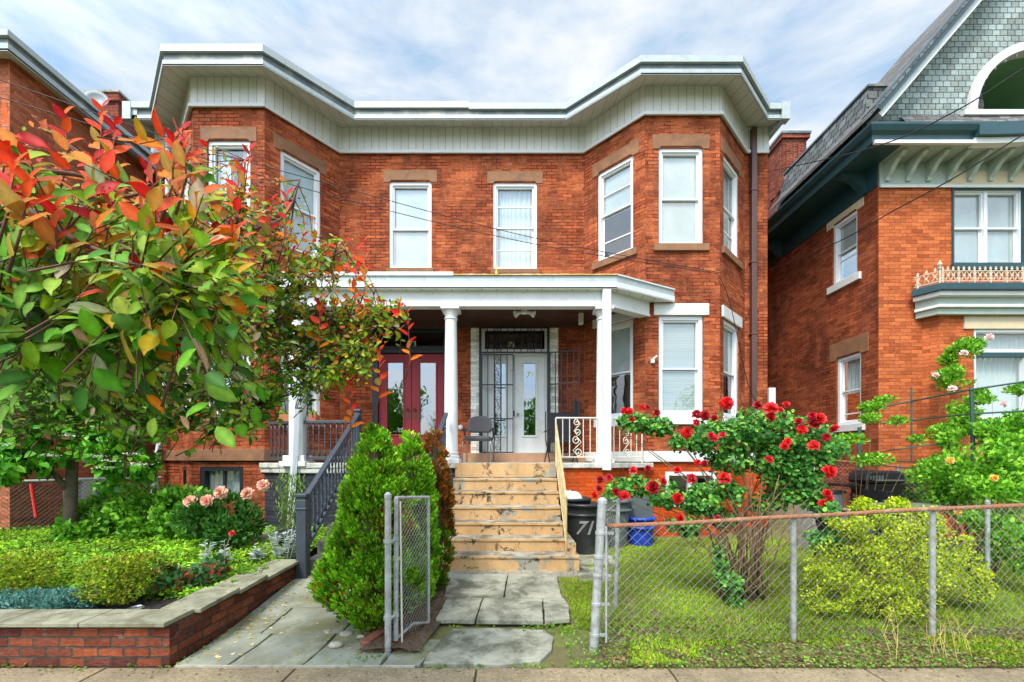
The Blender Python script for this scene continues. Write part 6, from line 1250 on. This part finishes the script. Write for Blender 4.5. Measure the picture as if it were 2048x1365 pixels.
# ------------------------------------------------------------------ garden of the right house
RG = [(.14, .42, .02), (.24, .56, .03), (.36, .66, .06), (.08, .28, .015)]
tc1 = shrub('climbing_rose', 'climbing rose growing up the front corner of the right house bay', 'climber', (X(1915, 7.3), 7.3, .2), [Bl(1925, 700, 7.4, .28, .2, .22), Bl(1910, 760, 7.4, .3, .2, .25), Bl(1930, 830, 7.3, .35, .2, .28), Bl(1890, 870, 7.3, .3, .2, .2), Bl(1900, 720, 7.5, .15, .15, .15), Bl(1945, 690, 7.4, .2, .12, .1), Bl(1875, 750, 7.4, .1, .1, .08), Bl(1960, 790, 7.3, .15, .1, .1)], 4200, .052, RG, shell=.15, thr=.02, nsc=3, stems=14)
for px, py in ((1981, 673), (1873, 750), (1906, 776), (2010, 808), (1930, 705)): bloom(px, py, 7.0, .06, [(.85, .6, .55), (.85, .7, .66)], tc1, 20)
tg2 = shrub('rose_bush', 'mass of pale green rose foliage with orange blooms at the right edge', 'rose bush', (X(1975, 5.2), 5.2, .05), [Bl(1890, 950, 5.7, .35, .35, .25), Bl(1960, 930, 5.3, .4, .35, .3), Bl(2040, 920, 5.2, .4, .35, .35), Bl(1990, 870, 5.5, .35, .3, .2), Bl(2060, 850, 5.4, .4, .3, .2), Bl(1930, 880, 5.8, .3, .3, .15), Bl(2000, 980, 5.1, .45, .35, .22), Bl(1900, 990, 5.7, .35, .3, .15), Bl(1995, 1060, 4.9, .25, .25, .2), Bl(2040, 1110, 4.9, .3, .3, .25), Bl(1960, 1040, 5.0, .15, .2, .15), Bl(2045, 780, 5.8, .2, .2, .06), Bl(1960, 800, 6.1, .2, .15, .05)],
      12000, .052, RG, shell=.25, thr=-.02, nsc=3.4, stems=26, tmpl=T_OV)
for px, py, c_ in ((1902, 921, 0), (1990, 955, 0), (1918, 1023, 1)): bloom(px, py, 4.75, .04, [(.9, .4, .03), (.9, .55, .12)], tg2, 22)
shrub('rose_bush', 'thin rose canes with light leaves trained on the green trellis', 'rose bush', (X(1720, 6.3), 6.3, .1), [Bl(1745, 815, 6.3, .2, .12, .07), Bl(1770, 800, 6.3, .15, .1, .05), Bl(1740, 838, 6.2, .15, .1, .08), Bl(1795, 842, 6.2, .15, .1, .06), Bl(1700, 880, 6.1, .25, .15, .08), Bl(1835, 880, 6.1, .1, .1, .06), Bl(1745, 920, 6.1, .3, .15, .08), Bl(1675, 900, 5.8, .15, .1, .08)], 1500, .05, RG, shell=.1, thr=-.2, stems=10)
shrub('shrub', 'green undergrowth behind the rusty background fence beside the grill', 'shrub', (X(1850, 6.8), 6.8, .1), [Bl(1840, 975, 6.9, .5, .3, .25), Bl(1900, 940, 6.9, .4, .3, .25), Bl(1790, 1000, 7.0, .3, .3, .2), Bl(1990, 1010, 6.6, .8, .4, .4)], 3000, .08, RG, shell=.4, stems=8)
tt = thing('trellis', 'dark green metal trellis frame over the garden of the right house', 'trellis', (X(1715, 6.2), 6.2, .1))
def bar(pts, r, name='bar'): MB().tube([P(*q) for q in pts], r, 6).build(name, DGREEN, tt)
bar([(1719, 855, 7.15), (1719, 990, 7.15)], .028, 'post'); bar([(1943, 775, 5.6), (1945, 850, 5.6), (1948, 1000, 5.6)], .022, 'post'); bar([(1823, 775, 6.6), (1823, 925, 6.6)], .012, 'post')
bar([(1725, 822, 7.1), (1823, 803, 6.6), (1940, 780, 5.6)], .014); bar([(1760, 848, 7.0), (1850, 838, 6.5), (1946, 828, 5.6), (2060, 822, 5.2)], .012); bar([(1719, 912, 7.1), (1800, 898, 6.1), (1900, 885, 5.9)], .009); bar([(1940, 780, 5.6), (2060, 762, 5.2)], .014)
bar([(1719, 922, 7.1), (1880, 925, 6.0)], .009)
# ------------------------------------------------------------------ lawn, verge, litter
def ok(x, y):
    return not (x < 1.05 and y > 5.5) and not (x < .62 and 4.0 < y < 5.7) and not (x < .4 and y < 4.05)
n0 = 190000; xy = np.column_stack([rng.uniform(.35, 7.5, n0), 3.3+4.4*rng.random(n0)**1.35])
xy = np.array([q for q in xy if ok(*q) and noise.noise(Vector((q[0]*1.1, q[1]*1.4, 2)))+.35*noise.noise(Vector((q[0]*5, q[1]*5, 3))) > (-.7 if q[1] > 4.0 else .12) and not (4.9 < q[0] < 6 and q[1] > 6.3)])
n = len(xy); p = np.column_stack([xy, [.01+gh(a, b_) for a, b_ in xy]])
patch = np.array([.8+.6*noise.noise(Vector((a*1.3, b_*1.3, 9))) for a, b_ in xy])[:, None]
o = leaves('lawn_grass', p, rdir(n)*.75+np.array([0, 0, .75]), rdir(n), rng.uniform(.018, .048, n), np.clip(pick([(.28, .5, .012), (.2, .42, .01), (.4, .58, .02), (.4, .42, .05)], n, .3)*patch*1.1, 0, 1), LF_M, None, T_BL, 1.5); tag(o, 'patchy bright green lawn behind the chain-link fence', 'grass', kind='stuff')
n = 7000; xy = np.column_stack([rng.uniform(.1, 6.5, n), 3.24+.9*rng.random(n)**1.4]); xy = np.array([q for q in xy if q[0] > .45 or 3.9 < q[1]]); n = len(xy); p = np.column_stack([xy, [.02+gh(a, b_) for a, b_ in xy]])
o = leaves('weeds', p, rdir(n)*np.array([1, 1, .3])+np.array([0, 0, .45]), rdir(n)*.5+np.array([0, -.2, 1]), rng.uniform(.009, .028, n), pick([(.12, .3, .02), (.2, .4, .03), (.07, .2, .01)], n), LF, None, T_RO); tag(o, 'low weeds along the pavement edge on the right', 'weeds', kind='stuff')
n = 11000; xy = np.column_stack([rng.uniform(.7, 6.5, n), 3.26+1.0*rng.random(n)**1.5]); p = np.column_stack([xy, [.025+gh(a, b_) for a, b_ in xy]])
o = leaves('leaf_litter', p, rdir(n)*np.array([1, 1, .2]), rdir(n)*.5+np.array([0, 0, 1]), rng.uniform(.008, .034, n), pick([(.13, .07, .03), (.22, .13, .06), (.07, .04, .02), (.32, .2, .09), (.36, .3, .15)], n), LF_M, None, T_OV); tag(o, 'dry brown leaf litter under the shrubs and fence', 'leaves', kind='stuff')
pts = []
for _ in range(130):
    if random.random() < .6: y = random.uniform(3.35, 5.4); x = -2.55+abs(random.gauss(0, .16)); pts.append((x, y, zl(x, y)+.004))
    else: x, y = random.uniform(-2.5, -1.1), random.uniform(3.3, 5.4); pts.append((x, y, zl(x, y)+.004))
n = len(pts); o = leaves('fallen_petals', pts, rdir(n)*np.array([1, 1, 0])+np.array([0, 0, .02]), rdir(n)*.15+np.array([0, 0, 1]), rng.uniform(.025, .05, n), pick([(.7, .55, .2), (.75, .65, .4), (.6, .45, .15)], n, .15), LF_M, None, T_RO); tag(o, 'pale yellow fallen petals scattered on the bluestone path', 'petals', kind='stuff')
n = 420; pts = np.column_stack([rng.uniform(-5, 6, n), 3.26-abs(rng.normal(0, .07, n)), np.full(n, .004)])
o = leaves('pavement_litter', pts, rdir(n)*np.array([1, 1, .05]), rdir(n)*.3+np.array([0, 0, 1]), rng.uniform(.008, .03, n), pick([(.3, .2, .08), (.5, .42, .2), (.15, .1, .05), (.2, .3, .05)], n), LF_M, None, T_DI); tag(o, 'scraps of dry leaf along the inner edge of the pavement', 'leaves', kind='stuff')
# moss and small weeds in the joints
pts = []
for _ in range(900):
    x, y = random.choice([(random.uniform(-2.66, -2.5), random.uniform(3.3, 5)), (random.gauss(-1.0, .12), random.gauss(3.38, .05)), (random.uniform(-.7, .6), random.gauss(4.05, .03)), (random.uniform(-4.5, -2.6), random.gauss(3.27, .02)), (random.gauss(-.75, .03), random.uniform(3.4, 4)), (random.uniform(-.7, .8), random.gauss(3.28, .02)), (random.uniform(.5, .75), random.uniform(3.9, 5.5))])
    if noise.noise(Vector((x*4, y*4, 0))) > -.05: pts.append((x, y, .005+(zl(x, y) if x < -1.1 and x > -2.6 else 0)))
n = len(pts); o = leaves('moss', pts, rdir(n)*np.array([1, 1, .3])+np.array([0, 0, .4]), rdir(n)*.5+np.array([0, 0, 1]), rng.uniform(.012, .035, n), pick([(.1, .22, .015), (.2, .32, .03)], n), LF_M, None, T_DI, 1.3); tag(o, 'small green weeds in the joints of the paths', 'weeds', kind='stuff')
n = 5200; yy_ = rng.uniform(3.46, 5.6, n); pts = np.column_stack([-1.03+.09*(yy_-3.5)+rng.normal(0, .13, n), yy_+rng.normal(0, .03, n), rng.uniform(.025, .07, n)])
o = leaves('needle_litter', pts, rdir(n)*np.array([1, 1, .2]), rdir(n)*.4+np.array([0, 0, 1]), rng.uniform(.02, .05, n)*.7, pick([(.2, .08, .03), (.1, .045, .02), (.32, .14, .05), (.06, .04, .02)], n), LF_M, None, T_SP); tag(o, 'rusty brown needle litter under the evergreens', 'leaves', kind='stuff')
# ------------------------------------------------------------------ the red-tipped tree reaching in from the left
random.seed(11); rng = np.random.default_rng(11)
tb_ = Vector((-2.75, 1.25, 0)); TT = thing('red_leaf_tree', 'large tree with red, orange and green leaves reaching in from the left', 'tree', tuple(tb_))
limbs = []
def limb(ends, r0, r1, mb):
    pts = [Vector(p) for p in ends]; out_ = []
    for i in range(len(pts)-1):
        p0, p1, p2, p3 = pts[max(i-1, 0)], pts[i], pts[i+1], pts[min(i+2, len(pts)-1)]
        for k in range(6): t_ = k/6; out_.append(.5*((2*p1)+(p2-p0)*t_+(2*p0-5*p1+4*p2-p3)*t_**2+(3*p1-p0-3*p2+p3)*t_**3))
    out_.append(pts[-1]); mb.tube(out_, r0, 7, r1); limbs.extend(out_[2:]); return out_
br_ = MB(); crotch = Vector((-2.65, 1.4, 1.75))
tk = MB().tube([tb_+Vector((0, 0, -.05)), tb_+Vector((.02, .03, .8)), crotch], .11, 12, .08).build('trunk', BARK, TT, smooth=True)
HUBS = {'a': [crotch, P(-150, 760, 2.0), P(150, 700, 2.1), P(380, 690, 2.2), P(560, 640, 2.3), P(700, 640, 2.35), P(800, 636, 2.3)],
        'b': [crotch, P(-200, 650, 1.7), P(60, 560, 1.6), P(250, 500, 1.7), P(420, 470, 1.9), P(560, 440, 2.1), P(600, 360, 2.15)],
        'c': [P(60, 560, 1.6), P(180, 420, 1.4), P(300, 380, 1.3), P(370, 300, 1.25)], 'd': [P(60, 560, 1.6), P(30, 430, 1.3), P(50, 340, 1.2), P(30, 270, 1.15)],
        'e': [P(150, 700, 2.1), P(320, 760, 2.2), P(450, 800, 2.3), P(580, 790, 2.4), P(640, 740, 2.4)], 'f': [P(420, 470, 1.9), P(480, 400, 1.9), P(490, 320, 1.9)],
        'g': [crotch, P(-150, 850, 1.9), P(60, 830, 1.9), P(220, 820, 2.0), P(330, 850, 2.1), P(420, 830, 2.2)], 'h': [P(250, 500, 1.7), P(450, 560, 2.0), P(600, 540, 2.2), P(690, 500, 2.3)],
        'i': [P(560, 640, 2.3), P(640, 690, 2.35), P(720, 700, 2.35)], 'j': [P(30, 400, 1.2), P(150, 480, 1.05), P(250, 520, 1.0), P(330, 560, 1.05)], 'k': [P(60, 560, 1.6), P(100, 640, 1.2), P(250, 640, 1.15), P(380, 600, 1.25)],
        'l': [P(150, 700, 2.1), P(250, 620, 1.9), P(400, 600, 1.9), P(500, 600, 2.1)], 'm': [P(50, 340, 1.2), P(150, 350, 1.35), P(220, 370, 1.5), P(260, 380, 1.6)], 'n': [P(380, 690, 2.2), P(430, 760, 2.2), P(520, 820, 2.2)]}
for k, h in HUBS.items(): limb(h, .02 if k in 'abg' else .008, .003, br_)
LB = np.array([tuple(q) for q in limbs])
POLY = [(-60, 150), (20, 150), (70, 215), (150, 270), (230, 330), (300, 330), (330, 275), (385, 262), (420, 330), (455, 320), (480, 285), (515, 310), (560, 350), (610, 380), (622, 450), (680, 470), (735, 470), (742, 540), (775, 600), (832, 628), (800, 650), (765, 700), (735, 770), (690, 770), (640, 800), (600, 800), (555, 850), (500, 880), (430, 880), (370, 850), (330, 880), (280, 880), (200, 860), (100, 850), (0, 850), (-60, 850)]
def inside(x, y, P_):
    c = False; j = len(P_)-1
    for i in range(len(P_)):
        if (P_[i][1] > y) != (P_[j][1] > y) and x < (P_[j][0]-P_[i][0])*(y-P_[i][1])/(P_[j][1]-P_[i][1])+P_[i][0]: c = not c
        j = i
    return c
def edge(x, y): return min(math.hypot(x-a, y-b_) for a, b_ in POLY)
lp = []; la_ = []; ln_ = []; ls = []; lc = []; berries = MB(); nt_ = 0; pods = 0
DKG = [(.04, .17, .01), (.08, .28, .012), (.03, .12, .008), (.16, .42, .02), (.24, .45, .06)]; OLV = [(.3, .44, .012), (.32, .4, .015), (.22, .42, .012), (.45, .3, .01), (.34, .52, .06), (.14, .36, .02), (.2, .4, .02)]
ORG = [(.8, .2, .006), (.5, .22, .01), (.65, .1, .01), (.42, .24, .012)]; RED = [(.75, .02, .008), (.85, .06, .01), (.5, .01, .008), (.85, .1, .012)]
def topy(px):
    """upper edge of the crown at this column"""
    ys_ = [250, 330, 380, 350, 370, 430, 505, 575, 640]; xs_ = [-60, 130, 300, 370, 490, 600, 700, 770, 840]
    return float(np.interp(px, xs_, ys_))
while nt_ < 2900:
    px, py = random.uniform(-60, 835), random.uniform(150, 880)
    if not inside(px, py, POLY): continue
    rel = (py-topy(px))/550
    if rel < .22 and random.random() < (.93 if rel < .02 else .7-rel*1.6): continue
    if px > 520 and py > 560 and noise.noise(Vector((px/60, py/60, 0))) < -.28: continue
    if px < 480 and random.random() < .12: continue
    near = random.random() < (.15 if px < 480 and py < 700 else .02)
    d = random.uniform(.95, 1.35) if near else random.uniform(1.5, 2.5)
    if px > 540: d = random.uniform(2.0, 2.6)
    if px > 300 and not near: d = max(d, 1.7)
    tip = P(px, py, d); dist = ((LB-np.array(tip))**2).sum(1); k = int(dist.argmin()); src = Vector(LB[k]); L_ = (tip-src).length
    if L_ > .75: src = tip+(src-tip).normalized()*.45
    elif L_ < .12: src = tip-Vector((random.uniform(.0, .2), random.uniform(-.1, .1), random.uniform(.02, .2))).normalized()*.2
    nt_ += 1
    mid = (src+tip)/2+Vector((random.uniform(-.03, .03), random.uniform(-.03, .03), random.uniform(-.02, .05))); br_.tube([src, mid, tip], .003, 4, .001, cap=False)
    ax0 = (tip-src).normalized(); shoot = rel < .5 and random.random() < .8
    nl = random.randint(5, 9) if not near else random.randint(5, 8); sz0 = random.uniform(.05, .072) if near else random.uniform(.027, .046)
    for j in range(nl):
        u = .25+.75*j/(nl-1); q = mid.lerp(tip, (u-.5)*2) if u > .5 else src.lerp(mid, u*2)
        side_ = Vector((random.gauss(0, 1), random.gauss(0, 1), random.gauss(0, .7)+.25)); ax = (ax0*(.5 if j < nl-1 else 1.3)+side_.normalized()*.9)
        if rel > .5: ax.z -= .5
        lp.append(tuple(q)); la_.append(tuple(ax)); ln_.append((random.gauss(0, .5), random.gauss(-1.0, .5), random.gauss(.7, .4))); ls.append(sz0*random.uniform(.75, 1.25)*(.85 if j == nl-1 else 1))
        warm = .9-rel*1.2+.32*(j >= nl-3)+random.gauss(0, .24)
        if rel > .62 and random.random() < .85: warm = min(warm, .5)
        cs = RED if warm > 1.24 else ORG if warm > .98 else OLV if warm > .42 else DKG
        c = random.choice(cs) if random.random() > .05 else random.choice([(.55, .45, .3), (.5, .6, .36), (.6, .34, .22)]); b__ = random.uniform(.8, 1.25); lc.append(tuple(min(1, v_*b__) for v_ in c))
    if rel < .6 and random.random() < .13:
        for _ in range(random.randint(4, 9)):
            q = mid+Vector((random.gauss(0, .025), random.gauss(0, .025), random.gauss(0, .02))); berries.lathe(q, [(.001, -.005), (.004, -.003), (.0052, 0), (.004, .003), (.001, .005)], 6)
# upright red shoots above the crown
for px, py, d in ((350, 275, 1.2), (365, 262, 1.2), (500, 300, 1.8), (485, 330, 1.8), (30, 330, .95), (60, 360, .95), (130, 230, 1.5), (190, 320, 1.3), (300, 330, 1.4), (575, 390, 2.0), (730, 480, 2.2), (715, 500, 2.2), (815, 625, 2.2), (440, 520, 1.3), (545, 400, 1.9), (15, 300, 1.0), (110, 420, 1.0), (230, 400, 1.1), (205, 215, 1.6), (450, 500, 1.4), (640, 600, 2.1), (760, 700, 2.2), (700, 760, 2.2), (340, 640, 1.1), (230, 250, 1.5)):
    tip = P(px, py, d); base_ = tip-Vector((random.uniform(-.02, .05), 0, .16*d/1.4)); br_.tube([base_-Vector((.03, 0, .1)), base_, tip], .004, 5, .0015)
    for j in range(9):
        u = j/8; q = base_.lerp(tip, u); a = j*2.4; lp.append(tuple(q)); la_.append((math.cos(a), math.sin(a)*.7-.2, .5+.8*u)); ln_.append((random.gauss(0, .4), -.6, .7)); ls.append((.078-.03*u)*random.uniform(.8, 1.15)*(.9 if d > 1.6 else 1)); c = random.choice(RED if u > .35 else ORG); lc.append(c)
n = len(lp); leaves('crown', lp, la_, ln_, ls, lc, LF_T, TT, T_LF, .84)
br_.build('branches', TWIG, TT, smooth=True); berries.build('berry', M('dark_purple_berry', (.035, .012, .02), .35, .3), TT, smooth=True)
# ------------------------------------------------------------------ trees across the street (they show in the door and window glass)
random.seed(5); rng = np.random.default_rng(5)
for i, (x, y, h, r) in enumerate(((-9, -14, 7.5, 2.8), (-3.5, -15, 6.5, 2.4), (2.5, -14.5, 7.2, 2.6), (8, -15, 6, 2.4), (14, -14, 8, 3))):
    t_ = thing('street_tree', ['broad green tree across the street, far left', 'round green tree across the street, left of the gate', 'tall green tree across the street facing the steps', 'small green tree across the street, right', 'tallest green tree across the street, far right'][i], 'tree', (x, y, -.2), 'trees across the street')
    MB().tube([(x, y, -.3), (x+.1, y, h*.4), (x, y, h*.75)], .16, 8, .06).build('trunk', BARK, t_)
    bl_ = [((x+random.uniform(-1, 1)*r*.5, y+random.uniform(-1, 1)*r*.4, h*.62+random.uniform(-1, 1)*h*.2), (r*.55, r*.5, h*.2)) for _ in range(8)]
    p, nn = blob_pts(bl_, 1500, .5, 1, -.2); leaves('crown', p, nn+rdir(1500), nn+rdir(1500)*.6, rng.uniform(.25, .45, 1500), pick(GREENS, 1500), LF, t_, T_OV)
